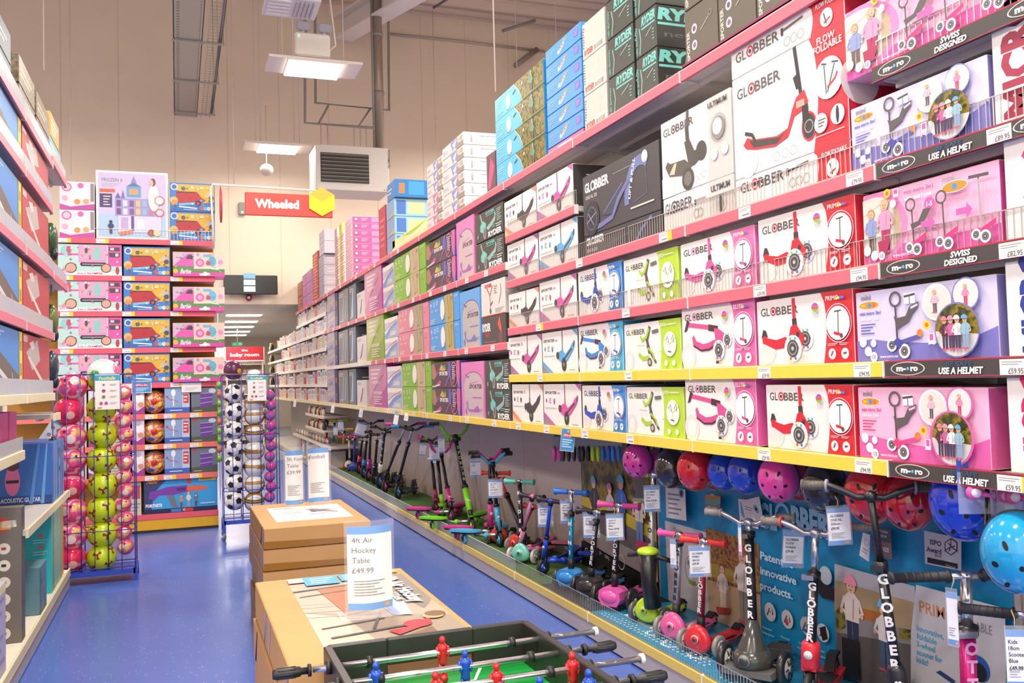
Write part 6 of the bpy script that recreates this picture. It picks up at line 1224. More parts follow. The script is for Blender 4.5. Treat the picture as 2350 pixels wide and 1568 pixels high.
    a = Vector((0, 0, .12 * k)); pole(t, a, T, r, polec, lowc, txt, txtc, topc, clamp, frac, th)
    hb = bars(t, T, bkind, half, grip, barc, collar=collar)
    if seat:
        S = rz_in(Vector(at(*seat, X=B.x - .05)) - B, rz); m = MB(); m.tube([(S.x, S.y + .03, .12), (S.x, S.y, S.z * .6), (S.x, S.y, S.z)], [.05, .04, .055], BLK, 14); m.ell((S.x, S.y, S.z + .01), (.062, .062, .026), mat(body, .3), 18, 8); m.build('seat', t)
        for s_ in (-1, 1): m = MB(); m.tube([(S.x, S.y, S.z - .01), (S.x + s_ * .08, S.y, S.z - .015), (S.x + s_ * .15, S.y + .02, S.z - .03)], [.012, .014, .012], BLK, 10); m.build('seat_arm', t)
    return t, B, T
def kick(bx, by, tx, ty, label, c, grip, polec=BLK, rz=-1.2, half=.22, r=.018, wr=.09, bkind='curve', barc=BLK, txt=None, txtc='f0ece8', clamp=.3, topc=CHR, hub=None, dX=0, collar=None, grp=None, block=None, up=0, frac=(.05, .95), deck=.5, th=None, zb=.16):
    B, T = frame_of(bx, by, tx, ty, rz, dX, zb); t = thing('scooter', label, 'scooter', B, rz, grp); cm = mat(c, .25) if isinstance(c, str) else c
    deck = min(deck, max(.2, (2.79 - B.x) / abs(math.sin(rz)) - .07 - wr))
    m = MB(); m.wheel((0, 0, wr), wr, .026, RUB, mat(hub or '55555a', .3), spokes=5); m.build('front_wheel', t)
    m = MB()
    for s_ in (-1, 1): m.tube([(s_ * .022, 0, wr), (s_ * .022, .01, wr * 2 + .01)], .008, cm if not block else BLK, 8)
    m.box(-.03, -.015, wr * 2 + .005, .03, .035, wr * 2 + .03, cm); m.build('fork', t)
    a = Vector((0, .01, wr * 2 + .02)); T2 = T
    if block:
        d = (T2 - a); m = MB(); m.tube([a - d * .02, a + d * .01, a + d * .17, a + d * .19], [r * 1.4, r * 1.9, r * 1.9, r * 1.4], mat(block, .3), 16); q = a + d * .1; m.tube([(q.x, q.y - r * 1.95, q.z), (q.x, q.y - r * 2.0, q.z)], r * .9, mat('e8e0dc', .3), 16); m.build('folding_block', t)
    pole(t, a, T2, r, polec, None if block else cm, txt, txtc, topc, clamp, frac, th)
    m = MB(); m.tube([(0, .02, wr * 2), (0, .07, wr * 1.3), (0, .12, .07)], [.02, .018, .02], cm, 10)
    m.prism([(.1, .06), (.16, .05), (deck, .05), (deck + .08, .075), (deck + .08, .085), (deck, .075), (.16, .075), (.1, .085)], -.05, .05, cm, 'x'); m.box(-.045, .14, .075, .045, deck - .02, .079, RUB); m.build('deck', t)
    rr = wr * .85; m = MB(); m.wheel((0, deck + .06, rr), rr, .026, RUB, mat(hub or '55555a', .3), spokes=5); m.build('rear_wheel', t)
    m = MB(); m.prism([(deck - .02, .085), (deck + .04, rr * 2 + .01), (deck + .1, rr * 2 + .012), (deck + .1, rr * 2), (deck + .04, rr * 2 - .005), (deck, .08)], -.022, .022, BLK, 'x'); m.build('rear_brake', t)
    bars(t, T2, bkind, half, grip, barc, collar=collar, up=up)
    return t, B, T
def drift(bx, by, tx, ty, label, c, grip, polec=BLK, rz=0., half=.2, sp=.26, ln=.42, r=.016, bkind='curve', barc=None, lowc=None, txt=None, txtc='e0dcd0', up=.02, grp=None, bar2=None, dX=0, lift=.0, s=1.0):
    B, T = frame_of(bx, by, tx, ty, rz, dX); t = thing('scooter', label, 'scooter', B, rz, grp); cm = mat(c, .22)
    m = MB(); m.wheel((0, 0, .06 * s), .06 * s, .028, RUB, cm, spokes=5); m.build('front_wheel', t)
    m = MB(); 
    for s_ in (-1, 1): m.tube([(s_ * .022, 0, .06 * s), (s_ * .02, .01, .14 * s)], .008, BLK, 8)
    m.tube([(0, .01, .12 * s), (0, .03, .2 * s)], .024, BLK, 12); m.build('fork', t)
    d = T - Vector((0, .01, .13 * s)); a = Vector((0, .01, .13 * s)); m = MB(); m.tube([a, a + d * .36], r * 1.35, lowc or cm, 14); m.tube([a + d * .34, a + d], r, polec, 14); m.tube([a + d * .35, a + d * .39], r * 1.6, BLK, 12); m.tube([a + d * .93, a + d * 1.01], r * 1.5, BLK, 12)
    m.tube([a + d * .2 + Vector((0, -r * 1.36, 0)), a + d * .2 + Vector((0, -r * 1.42, 0))], r * .9, 'e8e4e0', 12)
    if txt: letters(m, a + d * .88, a + d * .42, r, txt, txtc, r * 1.5)
    m.build('pole', t)
    for s_ in (-1, 1):
        e = Vector((s_ * sp, ln, .1)); m = MB(); m.tube([(s_ * .01, .03, .1), (s_ * sp * .35, ln * .35, .085), (s_ * sp * .7, ln * .75, .085)], [.018, .014, .014], CHR if s == 1 else cm, 10); m.tube([(s_ * sp * .35, ln * .35, .085), (s_ * sp * .42, ln * .42, .085)], .024, cm, 10); m.build('arm', t)
        fp = MB(); ra = -s_ * .8; pts = [(e.x + a_ * math.cos(ra) - b_ * math.sin(ra), e.y + a_ * math.sin(ra) + b_ * math.cos(ra)) for a_, b_ in [((.055 + .012 * math.sin(2 * q)) * s * math.cos(q), .145 * s * math.sin(q)) for q in [2 * PI * i / 22 for i in range(22)]]]
        fp.prism(pts, .105, .122, cm, 'z'); fp.prism([(e.x + (x - e.x) * .9, e.y + (y - e.y) * .9) for x, y in pts], .09, .105, BLK, 'z'); fp.prism([(e.x + (x - e.x) * .72, e.y + (y - e.y) * .72) for x, y in pts], .122, .125, mat(c, .5, var=.2, scale=60), 'z'); fp.build('foot_plate', t)
        w = MB(); w.wheel((e.x, e.y + .03, .04), .04, .026, mat(c, .25), RUB); w.tube([(e.x - .02, e.y + .03, .04), (e.x, e.y, .095)], .008, BLK, 6); w.build('rear_wheel', t)
    bars(t, T, bkind, half, grip, barc or cm, up=up)
    return t, B, T
G1 = 'scooters on the right display deck'
mini(1610, 1502, 1615, 1243, 'red three-wheel scooter with red bar and price card', 'd8303c', 'e03830', polec=mat('8c1c2c', .3, .3), txt='GLOBBER', grp=G1, big=1.0, clamp=.28)
mini(1553, 1470, 1560, 1228, 'pink three-wheel scooter with grey pole, behind the red one', 'e8609c', 'e858a0', polec=mat('b0acb4', .25, .6), txt='GLOBBER', txtc='2a2828', grp=G1, clamp=.1)
mini(1492, 1432, 1499, 1090, 'lime and black ride-on scooter with round lime seat', 'b8d82c', 'a8cc30', polec=mat('c0bcbc', .25, .5), deckc='b8d82c', wheelc='5c5a54', lowc='1e1d1f', txt='GLOBBER', txtc='2a2828', grp=G1, seat=(1487, 1270), clamp=.15, bkind='T')
mini(1733, 1560, 1718, 1200, 'dark grey large three-wheel scooter with silver curved bar', '44423e', '8a847c', polec=BLK, kind='big', big=1.35, half=.21, bkind='curve', txt='GLOBBER', wheelc='2e2c2c', barc=mat('b4b4b8', .25, .8, var=0), r=.021, clamp=.1, grp=G1, rz=-1.0, deckc='4a4844')
kick(1862, 1632, 1872, 1224, 'red and black folding scooter with silver handlebar', 'd02c38', '7a726a', txt='GLOBBER', half=.22, barc=mat('b4b4b8', .25, .8, var=0), block='d82c3c', r=.02, collar='d8404c', clamp=.32, grp=G1, rz=-.95, wr=.08, th=.032, zb=.16)
XR_ = (2.4, 2.42)
kick(2075, 1690, 1998, 1140, 'large black scooter with black bar and brown grips', '2c2a2c', '5c5650', txt='GLOBBER', half=.23, barc=BLK, block='26252a', r=.018, collar='8a90a0', clamp=.34, topc=BLK, grp=G1, rz=-.75, wr=.09, frac=(0, 1), th=.036, dX=-.12)
t, B, T = mini(2232, 1720, 2216, 1322, 'magenta scooter with chrome stem and black foam grips', 'c8287c', RUB, polec=mat('c01c74', .25, .4), txt='OTTS', txtc='e8a0cc', half=.25, bkind='T', collar='plain', r=.026, clamp=.3, grp=G1, rz=-.35, wheelc='3a3a3c', lowc=None, frac=(.05, .8))
mini(2362, 1760, 2366, 1415, 'blue and white scooter cut off at the right edge', '3a70c0', RUB, polec=mat('c8ccd8', .25, .4), half=.2, bkind='T', collar='plain', r=.02, clamp=.3, grp=G1, rz=-1.0, wheelc='3a3a3c', txt='SCOOT', txtc='2a4ca0')
XR_ = (2.40, 2.55)
mini(1412, 1398, 1420, 1160, 'pink block-fronted scooter with black pole and wheels', 'e45ca8', 'e04c9c', polec=BLK, txt='ISPORTER', kind='block', half=.14, wheelc='2a282a', clamp=.2, grp=G1, big=1.15, rz=-1.0)
mini(1358, 1372, 1370, 1176, 'all black block-fronted scooter beside the pink one', '3a3634', '1e1d1f', polec=BLK, txt='ISPORTER', kind='block', half=.15, wheelc='2a282a', clamp=.14, grp=G1, big=1.05, rz=-1.0, deckc='3a80c0')
mini(1312, 1352, 1311, 1130, 'sky blue scooter with teal pole and blue grips', '3c90d8', '2c70c8', polec=mat('1c8cb0', .25, .4), txt='MINI', kind='block', half=.13, wheelc='3a383a', clamp=.28, grp=G1, rz=-1.0)
mini(1200, 1292, 1192, 1106, 'mint green mini scooter with pale wheels and black pole', '7cd0c0', '5cc0a8', polec=BLK, txt='RYDER', half=.13, wheelc='c8c4bc', clamp=.02, grp=G1, rz=-.9)
mini(1190, 1256, 1222, 1163, 'small red scooter half hidden behind the mint one', 'd83428', 'c82c28', polec=mat('c83428', .3), half=.1, grp=G1, clamp=.02, rz=-1.2)
mini(1148, 1232, 1138, 1086, 'scooter with red moulded grips and white pole', 'd83428', 'e04030', polec=mat('d8d0cc', .3), half=.13, grp=G1, clamp=.02, rz=-.7, deckc='2a282a')
kick(1204, 1262, 1148, 1100, 'black curved-neck scooter with red top, leaning', '2a282a', 'd83428', polec=BLK, half=.05, grp=G1, clamp=.3, rz=-1.2, wr=.06, topc=mat('d83428', .3), hub='d83428', bkind='T', deck=.4)
XR_ = (2.42, 2.5)
drift(1247, 1330, 1264, 1150, 'blue tube-framed junior tri-scooter with magenta plate', '2448c8', '2c282c', polec=mat('2448c8', .25), rz=-1.25, half=.13, sp=.12, ln=.4, r=.013, bkind='T', grp=G1, lowc=mat('2448c8', .25), s=.9)
drift(1190, 1318, 1222, 1140, 'pale pink tube-framed junior tri-scooter', 'e078a4', '2c282c', polec=mat('e890b4', .25), rz=-1.25, half=.13, sp=.12, ln=.4, r=.013, bkind='T', grp=G1, lowc=mat('e890b4', .25), s=.9)
for (px, py, lab) in ((1290, 1280, 'nearer'), (1345, 1288, 'farther')):
    pass
XR_ = (2.50, 2.60)
drift(1147, 1270, 1130, 1062, 'sky blue drifting scooter with two wide foot plates', '4cb4e0', RUB, rz=.15, grp=G1, half=.19, sp=.17, ln=.3, up=.03, lowc=mat('4cb4e0', .25))
drift(1128, 1248, 1124, 1054, 'deep pink drifting scooter behind the sky blue one', 'd8388c', RUB, rz=.15, grp=G1, half=.19, sp=.17, ln=.3, up=.03)
drift(1083, 1222, 1044, 1002, 'bright green drifting scooter with high green bars', '7cd818', RUB, rz=.12, grp=G1, half=.24, sp=.24, ln=.34, bkind='high', txt='SPORTER', txtc='c8d8a0', r=.02)
drift(1037, 1198, 1012, 1040, 'magenta drifting scooter left of the bright green one', 'd83490', RUB, rz=.1, grp=G1, half=.2, sp=.22, ln=.34, bkind='high')
XR_ = (2.42, 2.6)
kick(1000, 1176, 986, 1012, 'black scooter with ribbed maroon frame', '9c2c58', 'd03c90', half=.16, rz=-.9, grp=G1, wr=.06, hub='a82c5c', barc=BLK)
kick(1014, 1190, 1000, 1018, 'black scooter with ribbed lime frame', '7cb82c', '7cb82c', half=.16, rz=-.9, grp=G1, wr=.06, hub='6ca82c', barc=BLK)
kick(884, 1148, 930, 980, 'leaning scooter with silver stem and pink front wheel', '2a282c', 'c83c90', half=.24, rz=-.6, grp=G1, wr=.09, hub='e83c90', barc=BLK, clamp=.3, deck=.55)
kick(914, 1160, 946, 986, 'leaning scooter with silver stem and blue hub', '2a282c', '3a90d0', half=.24, rz=-.6, grp=G1, wr=.1, hub='3a90d0', barc=BLK, clamp=.28, deck=.55)
kick(873, 1122, 883, 986, 'black scooter with white lettering and white block', '1e1d1f', RUB, half=.22, rz=-.8, grp=G1, wr=.1, block='ece4dc', txt='AERO', clamp=.12, hub='2c78c8')
for i, (bx, by, tx, ty, c, g_c, lab) in enumerate(((860, 1112, 866, 998, '2a282a', BLK, 'all black scooter with grey round badge'), (847, 1105, 851, 972, 'c83c9c', BLK, 'black scooter with round magenta block, high black bars'), (836, 1098, 842, 1003, '3c88d8', 'd83c90', 'black scooter with blue block and pink grips'), (825, 1088, 832, 1003, 'e04c8c', 'c83c80', 'black scooter with pink block and pink front wheel'))):
    kick(bx, by, tx, ty, lab, c, g_c, half=.2, rz=-.8, grp=G1, wr=.09, block=c, hub=c, clamp=.2)
for i, (bx, by, tx, ty, c, g_c, pc, lab) in enumerate(((803, 1078, 801, 1003, 'ece4e0', 'd83c80', 'dcd8dc', 'white mini scooter with pink grips'), (813, 1082, 814, 1002, '2c48c8', 'd83c50', '2c48b8', 'royal blue mini scooter with tall blue pole'), (786, 1066, 790, 985, 'd8a818', 'd8a818', 'd8a818', 'yellow scooter with yellow pole'), (774, 1060, 778, 965, 'c8d028', 'c8d828', 'b8c828', 'lime yellow scooter at far end of display'), (764, 1055, 768, 966, '3cb0d8', '2a282a', '3cb0d8', 'cyan scooter at far end of display'), (748, 1046, 752, 964, 'd83c28', 'd83c5c', 'c83c30', 'orange-red scooter at far end of display'))):
    mini(bx, by, tx, ty, lab, c, g_c, polec=mat(pc, .3), half=.2 if i != 1 else .1, rz=-.8, grp=G1, clamp=.1, wheelc='5a5858' if i else 'e07830')
# ---------------------------------------------------------------- price cards on the scooters
def pricecard(cx, cy, w, h, X, lines, price, label, rz=-.35, tilt=0, grp='price cards hanging on the scooters'):
    P = Vector(at(cx, cy, X=X)); dist = (P - CAMP).dot(RB @ Vector((0, 0, -1))); W = w * dist / FOC * 1.04; H = h * dist / FOC
    t = thing('price_card', label, 'price card', P, rz, grp); t.rotation_euler = (0, tilt, rz)
    m = MB(); m.box(-W / 2, 0, -H / 2, W / 2, .0012, H / 2, 'eceaf0')
    Print(m, (-W / 2, 0, -H / 2), (1, 0, 0), (0, 0, 1), W, H).run([('r', 0, .88, 1, 1, '3a88d0'), ('r', 0, 0, 1, .1, '3a88d0'), ('r', .7, .02, .94, .07, 'd8904c')] + [('t', s_, .12, .76 - i * .11, .07, '4c4a50', {'sx': .9 if len(s_) < 9 else .6}) for i, s_ in enumerate(lines)] + ([('t', price, .12, .76 - (len(lines) + .2) * .11, .075, '3a383e', {'b': .02, 'sx': .8})] if price else []) + [('n', .12, .16, .75, .34, 4, 'a09ca4')]); m.build('card', t)
    m = MB(); m.box(-W * .56, -.001, -H * .53, W * .56, -.0004, H * .58, CLEAR2); m.tube([(0, 0, H * .56), (.004, .01, H * .7), (0, .02, H * .82)], .0015, 'd8b888', 5); m.build('clear_sleeve', t)
CLEAR2 = bpy.data.materials.new('clear_sleeve'); CLEAR2.use_nodes = True; b = CLEAR2.node_tree.nodes['Principled BSDF']; b.inputs['Roughness'].default_value = .12; b.inputs['Alpha'].default_value = .12; b.inputs['Base Color'].default_value = (.9, .92, .95, 1)
for a in (((1606, 1290, 44, 66, 2.36, ['GLOBBER', 'PRIMO', 'Lights Red'], '£59.99', 'price card on the red three-wheel scooter')),
          ((1411, 1211, 36, 56, 2.38, ['i-Sporter XL', 'LED Pink &', 'Black'], 'Now £39.99', 'price card on the pink block-fronted scooter')),
          ((1357, 1206, 34, 54, 2.42, ['i-Sporter XL', 'LED Black'], 'Now £39.99', 'price card on the all black scooter')),
          ((1303, 1175, 31, 50, 2.42, ['i-Sporter', 'Mini LED', 'Metallic Blue'], 'Now £29.99', 'price card on the sky blue scooter')),
          ((1252, 1184, 32, 48, 2.42, ['iSporter', 'Junior Blue'], '£79.99', 'price card on the blue tube-framed scooter')),
          ((1496, 1146, 33, 56, 2.45, ['GLOBBER', 'EVO Comfort', 'Lime'], 'Now £74.99', 'price card on the lime ride-on scooter')),
          ((1545, 1272, 14, 60, 2.4, [], '', 'narrow price card seen edge-on left of the red scooter', -1.0)),
          ((1820, 1262, 44, 78, 2.5, ['GLOBBER', 'FLOW', 'Foldable'], '£79.99', 'price card on the red folding scooter', -.35, .08)),
          ((1926, 1208, 50, 82, 2.34, ['GLOBBER', 'ONE NL', '205mm -'], '£99.99', 'price card on the large black scooter', -.3, -.03)),
          ((1698, 1238, 8, 70, 2.4, [], '', 'price card seen edge-on left of silver bar scooter', -1.2)),
          ((2186, 1420, 24, 120, 2.3, [], '', 'price card seen edge-on by the magenta scooter', -1.3)),
          ((2332, 1512, 40, 130, 2.3, ['Kids', '18cm', 'Scooter', 'Blue'], '£49.99', 'price card at the right edge of the picture', -.5)),
          ((1137, 1122, 30, 40, 2.42, ['Ryder Wizard', 'Drift Red', 'Scooter'], 'Now £29.99', 'price card under the red moulded grips')),
          ((1091, 1076, 22, 36, 2.5, ['Sporter', 'Drifter'], '', 'price card left of the pink and blue bars')),
          ((1013, 1022, 14, 36, 2.42, ['Ryder'], '', 'narrow price card on the green drifting scooter')),
          ((997, 1040, 22, 34, 2.45, ['Sporter', 'Drift'], '', 'price card left of the narrow one, magenta scooter')),
          ((970, 1032, 14, 28, 2.5, ['Ryder'], '', 'small tilted price card on the ribbed scooters', -.35, .2)),
          ((875, 1018, 10, 26, 2.5, [], '', 'small price card behind the white-block scooter')),
          ((828, 985, 22, 30, 2.4, [], '', 'plain pale card turned over on the dark scooters', -.4, .3)),
          ((782, 978, 12, 22, 2.4, [], '', 'price card on the yellow scooter')), ((770, 990, 9, 20, 2.4, [], '', 'price card on the cyan scooter')), ((740, 976, 12, 20, 2.4, [], '', 'price card on the orange-red scooter'))):
    pricecard(*a)
# hanging strip cards on the shelf rail
def railcard(cx, y0, y1, w, X, label, art, tilt=0):
    P0 = Vector(at(cx, y1, X=X)); P1 = Vector(at(cx, y0, X=X)); dist = (P0 - CAMP).dot(RB @ Vector((0, 0, -1))); W = w * dist / FOC; H = P1.z - P0.z
    m = MB(); m.box(-W / 2, 0, -H, W / 2, .0015, 0, 'e8e4e4'); Print(m, (-W / 2, 0, -H), (1, 0, 0), (0, 0, 1), W, H).run(art); o = m.build('notice', loc=P1, rz=-.55); o.rotation_euler = (0, tilt, -.55); tag(o, label, 'sign')
GFT = [('r', .02, .02, .98, .98, '3a88bc'), ('r', .16, .62, .84, .78, 'c8404c'), ('t', 'GIFTS to Give', .5, .66, .08, 'f4ecec', {'a': 'c', 'w': .6, 'b': .03}), ('e', .5, .88, .05, 'd8a040'), ('n', .12, .15, .88, .55, 4, 'd8e8f0')]
railcard(1305, 984, 1036, 32, XF - .012, 'blue gift card notice hanging from the yellow rail', GFT, .12)
for i, (cx, a_, b_) in enumerate(((912, 944, 975), (934, 948, 966), (830, 938, 958), (765, 930, 948), (678, 918, 934))):
    railcard(cx, a_, b_, 11 - i, XF - .012, f'small white tag hanging from the pale rail, {ORD[i]} from the camera', [('r', 0, .7, 1, 1, '8aa0c8')] if i == 0 else [('n', .2, .2, .8, .6, 2, 'b8b4b0')], .2)
# ---------------------------------------------------------------- helmets and hanging packs
def helmet(cx, cy, rpx, X, c, label, yaw=-.9, pitch=.45, vents=True, strap=True):
    P = Vector(at(cx, cy, X=X)); dist = (P - CAMP).dot(RB @ Vector((0, 0, -1))); R = rpx * dist / FOC
    t = thing('helmet', label, 'helmet', P, 0, 'helmets under the yellow rail')
    # crown (local +z) turned to face the aisle and tipped a little
    Mx = Matrix.Rotation(yaw, 4, 'Z') @ Matrix.Rotation(PI / 2 + pitch * .6, 4, 'X')
    m = MB(); m.T = Mx @ Matrix.Diagonal((R * .92, R * 1.1, R * .95, 1)); hm = mat(c, .12, coat=.8)
    m.ell((0, 0, 0), (1, 1, 1), hm, 36, 18, -18, 90); m.ell((0, 0, -.3), (.94, .94, .05), mat('1c1a1c', .5), 28, 6)
    ring = [(.985 * math.cos(2 * PI * i / 28), .985 * math.sin(2 * PI * i / 28), -.2) for i in range(29)]; m.tube(ring, .035, BLK, 8, cap=False); m.build('shell', t)
    if vents:
        dk = mat('140f12', .6)
        for (a_, e_, w_, l_) in [(0, 84, .07, .07), (0, 56, .075, .11), (60, 54, .065, .13), (120, 56, .065, .13), (180, 56, .075, .11), (240, 54, .065, .13), (300, 56, .065, .13)] if rpx > 60 or c[0] in 'de' else [(90, 64, .06, .1), (200, 50, .05, .12), (340, 50, .05, .12)]:
            a_, e_ = math.radians(a_), math.radians(e_); d = Vector((math.cos(e_) * math.cos(a_), math.cos(e_) * math.sin(a_), math.sin(e_)))
            if d.length < .1: continue
            u = Vector((0, 0, 1)).cross(d); u = u.normalized() if u.length > 1e-3 else Vector((1, 0, 0)); f = d.cross(u)
            vs = [d * 1.003] + [(d + u * math.cos(q) * w_ + f * math.sin(q) * l_).normalized() * 1.004 for q in [2 * PI * i / 12 for i in range(12)]]
            v = MB(); v.T = m.T; v.add(vs, [(0, 1 + i, 1 + (i + 1) % 12) for i in range(12)], dk); v.build('vent', t)
    if strap:
        s_ = MB(); top = (0, .1, max(.02, 1.2 - P.z)); s_.tube([(-R * .5, R * .3, -R * .6), (0, .12, R * .2), top], .006, BLK, 6); s_.tube([(R * .5, R * .3, -R * .6), (.02, .12, R * .2), top], .006, BLK, 6); s_.build('strap', t)
for a in ((1463, 1058, 37, 2.42, 'd0389c', 'small pink helmet with six vents, leftmost of the row'), (1508, 1066, 32, 2.56, 'b8308c', 'dark pink helmet half hidden behind black one'), (1541, 1076, 42, 2.44, '2a2828', 'glossy black helmet between pink and red ones'),
          (1596, 1078, 46, 2.44, 'c81c28', 'bright red helmet, left half of the row'), (1640, 1082, 40, 2.58, 'b01828', 'red helmet mostly hidden behind bright red one'), (1662, 1082, 42, 2.5, '1c44c0', 'royal blue helmet, left of two'), (1712, 1086, 45, 2.46, '1c3cb4', 'royal blue helmet, right of two'),
          (1786, 1100, 50, 2.42, 'e0409c', 'pink helmet with six vents, middle of row'), (1835, 1102, 46, 2.6, 'b02844', 'dark red helmet behind the middle pink one'), (1893, 1120, 56, 2.44, '242224', 'glossy black helmet behind the brown grip'), (2000, 1132, 66, 2.46, 'c01c28', 'large red helmet behind black scooter bar'),
          (2085, 1152, 62, 2.5, 'b81c2c', 'second large red helmet, right of the black pole'), (2215, 1152, 84, 2.42, '1c40c8', 'large royal blue helmet with oval vents'), (2290, 1165, 70, 2.62, '1c38a8', 'blue helmet behind the large royal blue one'), (2338, 1268, 88, 2.34, '1c98cc', 'cyan helmet with many vents at right edge')):
    helmet(*a)
def pack(cx, cy, w, h, X, c, label, two=True):
    P = Vector(at(cx, cy, X=X)); dist = (P - CAMP).dot(RB @ Vector((0, 0, -1))); W = w * dist / FOC; H = h * dist / FOC
    t = thing('protective_pads', label, 'pads', P, -.8, 'pad sets hanging at the left of helmets')
    m = MB(); m.box(-W / 2, 0, 0, W / 2, .003, H / 2, mat('8a9098', .3)); m.box(-W * .3, .0, H / 2, W * .3, .003, max(H * .6, 1.2 - P.z), '4a484c'); m.build('card', t)
    for s_ in ((-1, 1) if two else (0,)):
        m = MB(); m.ell((s_ * W * .26, -.012, -H * .12), (W * .2, .02, H * .3), mat(c, .35), 12, 8); m.tube([(s_ * W * .26 - W * .15, -.02, -H * .2), (s_ * W * .26 + W * .15, -.02, -H * .2)], .004, BLK, 6); m.build('pad', t)
for i, (cx, c, lab) in enumerate(((1280, 'c03c90', 'magenta pad set hanging left of the gift notice'), (1300, '2e2c30', 'black pad set, first right of the magenta one'), (1325, '34323a', 'dark grey pad set behind the gift notice'), (1345, '2a2a30', 'black pad set right of the gift notice'), (1368, 'b8d030', 'lime pad set in the row'), (1392, '2c70c8', 'blue pad set left of the small pink helmet'), (1415, '3c80d0', 'lighter blue pad set next to small pink helmet'))):
    pack(cx, 1034, 26, 62, 2.5, c, lab)
pack(1468, 1152, 34, 16, 2.55, 'a8cc28', 'lime pads hanging under the small pink helmet', False)
def bell(cx, cy, X, k, lab):
    P = Vector(at(cx, cy, X=X)); t = thing('scooter_bell', lab, 'bell', P, -.5, 'bell packs'); m = MB(); m.box(-.05, 0, -.07, .05, .002, .06, CLEAR2); m.box(-.05, .003, -.02, .05, .005, .1, mat('2a3c9c', .3)); m.build('blister_card', t)
    m = MB(); m.ell((-.01, -.02, 0), (.024, .018, .024), mat('e85ca8', .2), 16, 10); m.tube([(-.01, -.036, 0), (-.01, -.042, 0)], .014, 'f0d8e8', 14); m.tube([(.01, -.02, -.004), (.04, -.024, -.012)], [.01, .006], mat('e85ca8', .2), 8); m.build('bell', t)
bell(2238, 1128, 2.31, 0, 'pink bell in a clear pack in front of blue helmet')
for i, cx in enumerate((2285, 2306, 2326)): bell(cx, 1132 + i * 3, 2.42, 1, f'pink bell pack further back, {ORD[i]} right of the front one')
# ---------------------------------------------------------------- small goods at the far end of the deck
t = thing('display_shelf', 'pale-edged lower shelf with small wheels, far right shelving', 'shelf', (XF - .0, 17.6, .0), -PI / 2)
for z in (.95, .72, .45):
    pass
m = MB()
for z in (.98, .74): m.box(0, 0, z, 2.3, .4, z + .02, GREYM); m.bbox(0, -.01, z - .02, 2.3, 0, z + .03, mat('e6d6b4', .4), .002)
m.box(-2, 0, .5, 3.0, .45, .52, GREYM); m.bbox(-2, -.01, .48, 3.0, 0, .53, mat('e6d6b4', .4), .002); m.build('tray', t)
rn = random.Random(11)
CLR = ['d83c5c', '3cb04c', 'e0dcd0', '3a3a44', 'd8a0b8', 'c83c34', '8ac040', '5a5a60', 'e8c040', '7a4ab0']
NM_ = ['pink', 'green', 'cream', 'black', 'pale pink', 'red', 'lime', 'grey', 'yellow', 'purple']
for q in range(22):
    y = 17.5 - q * .2 + .5; y = 19.4 - q * .2; c = CLR[q * 3 % 10]; m = MB(); m.wheel((0, 0, .055), .055, .04, mat(c, .3), mat('d8d4d0', .3)); o = m.build('roller_toy', loc=(XF + .06, y, .531)); tag(o, f'small {NM_[q * 3 % 10]} wheel toy, {ORD[q]} from the far end of the low shelf', 'toy', 'wheel toys on the low far shelf')
for j, z in enumerate((1.001, .761)):
    for q in range(9):
        c = ('d8c8a0', '8a2c3c', 'b8b0a0', 'e8d8c0', '4a4440')[(q + j) % 5]; m = MB(); m.tube([(0, 0, 0), (0, 0, .08), (0, 0, .1), (0, 0, .12)], [.035, .035, .02, .02], c, 10); m.cyl((0, 0, .12), (0, 0, .14), .024, ('e8c820', 'c83c50', '3a3a3a')[q % 3], 10)
        tag(m.build('bottle', loc=(XF + .06, 17.45 - q * .22, z)), f'small toy bottle, {ORD[q]} from far end, {("upper", "lower")[j]} short shelf under the long rail', 'bottle', 'toy bottles on the short shelves')
for q in range(14):
    c = ('d8c8c8', 'b8a8b8', 'c83c40', 'e8e0d8', '7a90b8', 'd8d0b0')[q % 6]; h = .22 + .05 * (q % 3)
    o = carton(.22, .3, h, c, [('n', .2, .2, .8, .8, 3, '9a908c')], side='d8d0c8').build('toy_box', loc=(XF + .03, 19.3 - q * .3, .153), rz=-PI / 2); tag(o, f'low pale toy box on the deck, {ORD[q]} from the far end', 'box', 'toy boxes on the far deck')
# ---------------------------------------------------------------- hanging signs, screen, heater, lamps, cable tray
Y = 10.2
x0, x1 = xpx(562, 3.5, Y), xpx(763, 3.5, Y); zt = at(562, 441, Y=Y).z; zb = at(562, 494, Y=Y).z
t = thing('aisle_sign', 'red Wheeled aisle sign with yellow cube hanging from a white rod', 'sign', (0, 0, 0))
m = MB(); m.bbox(x0, Y - .012, zb, x1, Y + .012, zt, mat('e0483c', .4), .008)
Print(m, (x0, Y - .012, zb), (1, 0, 0), (0, 0, 1), x1 - x0, zt - zb).run([('t', 'Wheeled', .11, .36, .36, 'fff4ee', {'w': .5, 'b': .05})]); m.build('sign_board', t)
cxh = xpx(738, 3.5, Y); czh = at(738, 463, Y=Y - .03).z; s_ = .162
hexp = [(cxh + s_ * math.sin(i * PI / 3), czh + s_ * math.cos(i * PI / 3)) for i in range(6)]
m = MB(); m.prism(hexp, Y - .035, Y - .012, mat('f4d81c', .4))
m.add([(p[0], Y - .0355, p[1]) for p in (hexp[0], hexp[5], (cxh, czh), hexp[1])], [(0, 1, 2, 3)], mat('f0b838', .4)); m.add([(p[0], Y - .0355, p[1]) for p in (hexp[1], (cxh, czh), hexp[3], hexp[2])], [(0, 1, 2, 3)], mat('f8dc10', .4)); m.build('cube_emblem', t)
zr = at(600, 428, Y=Y).z
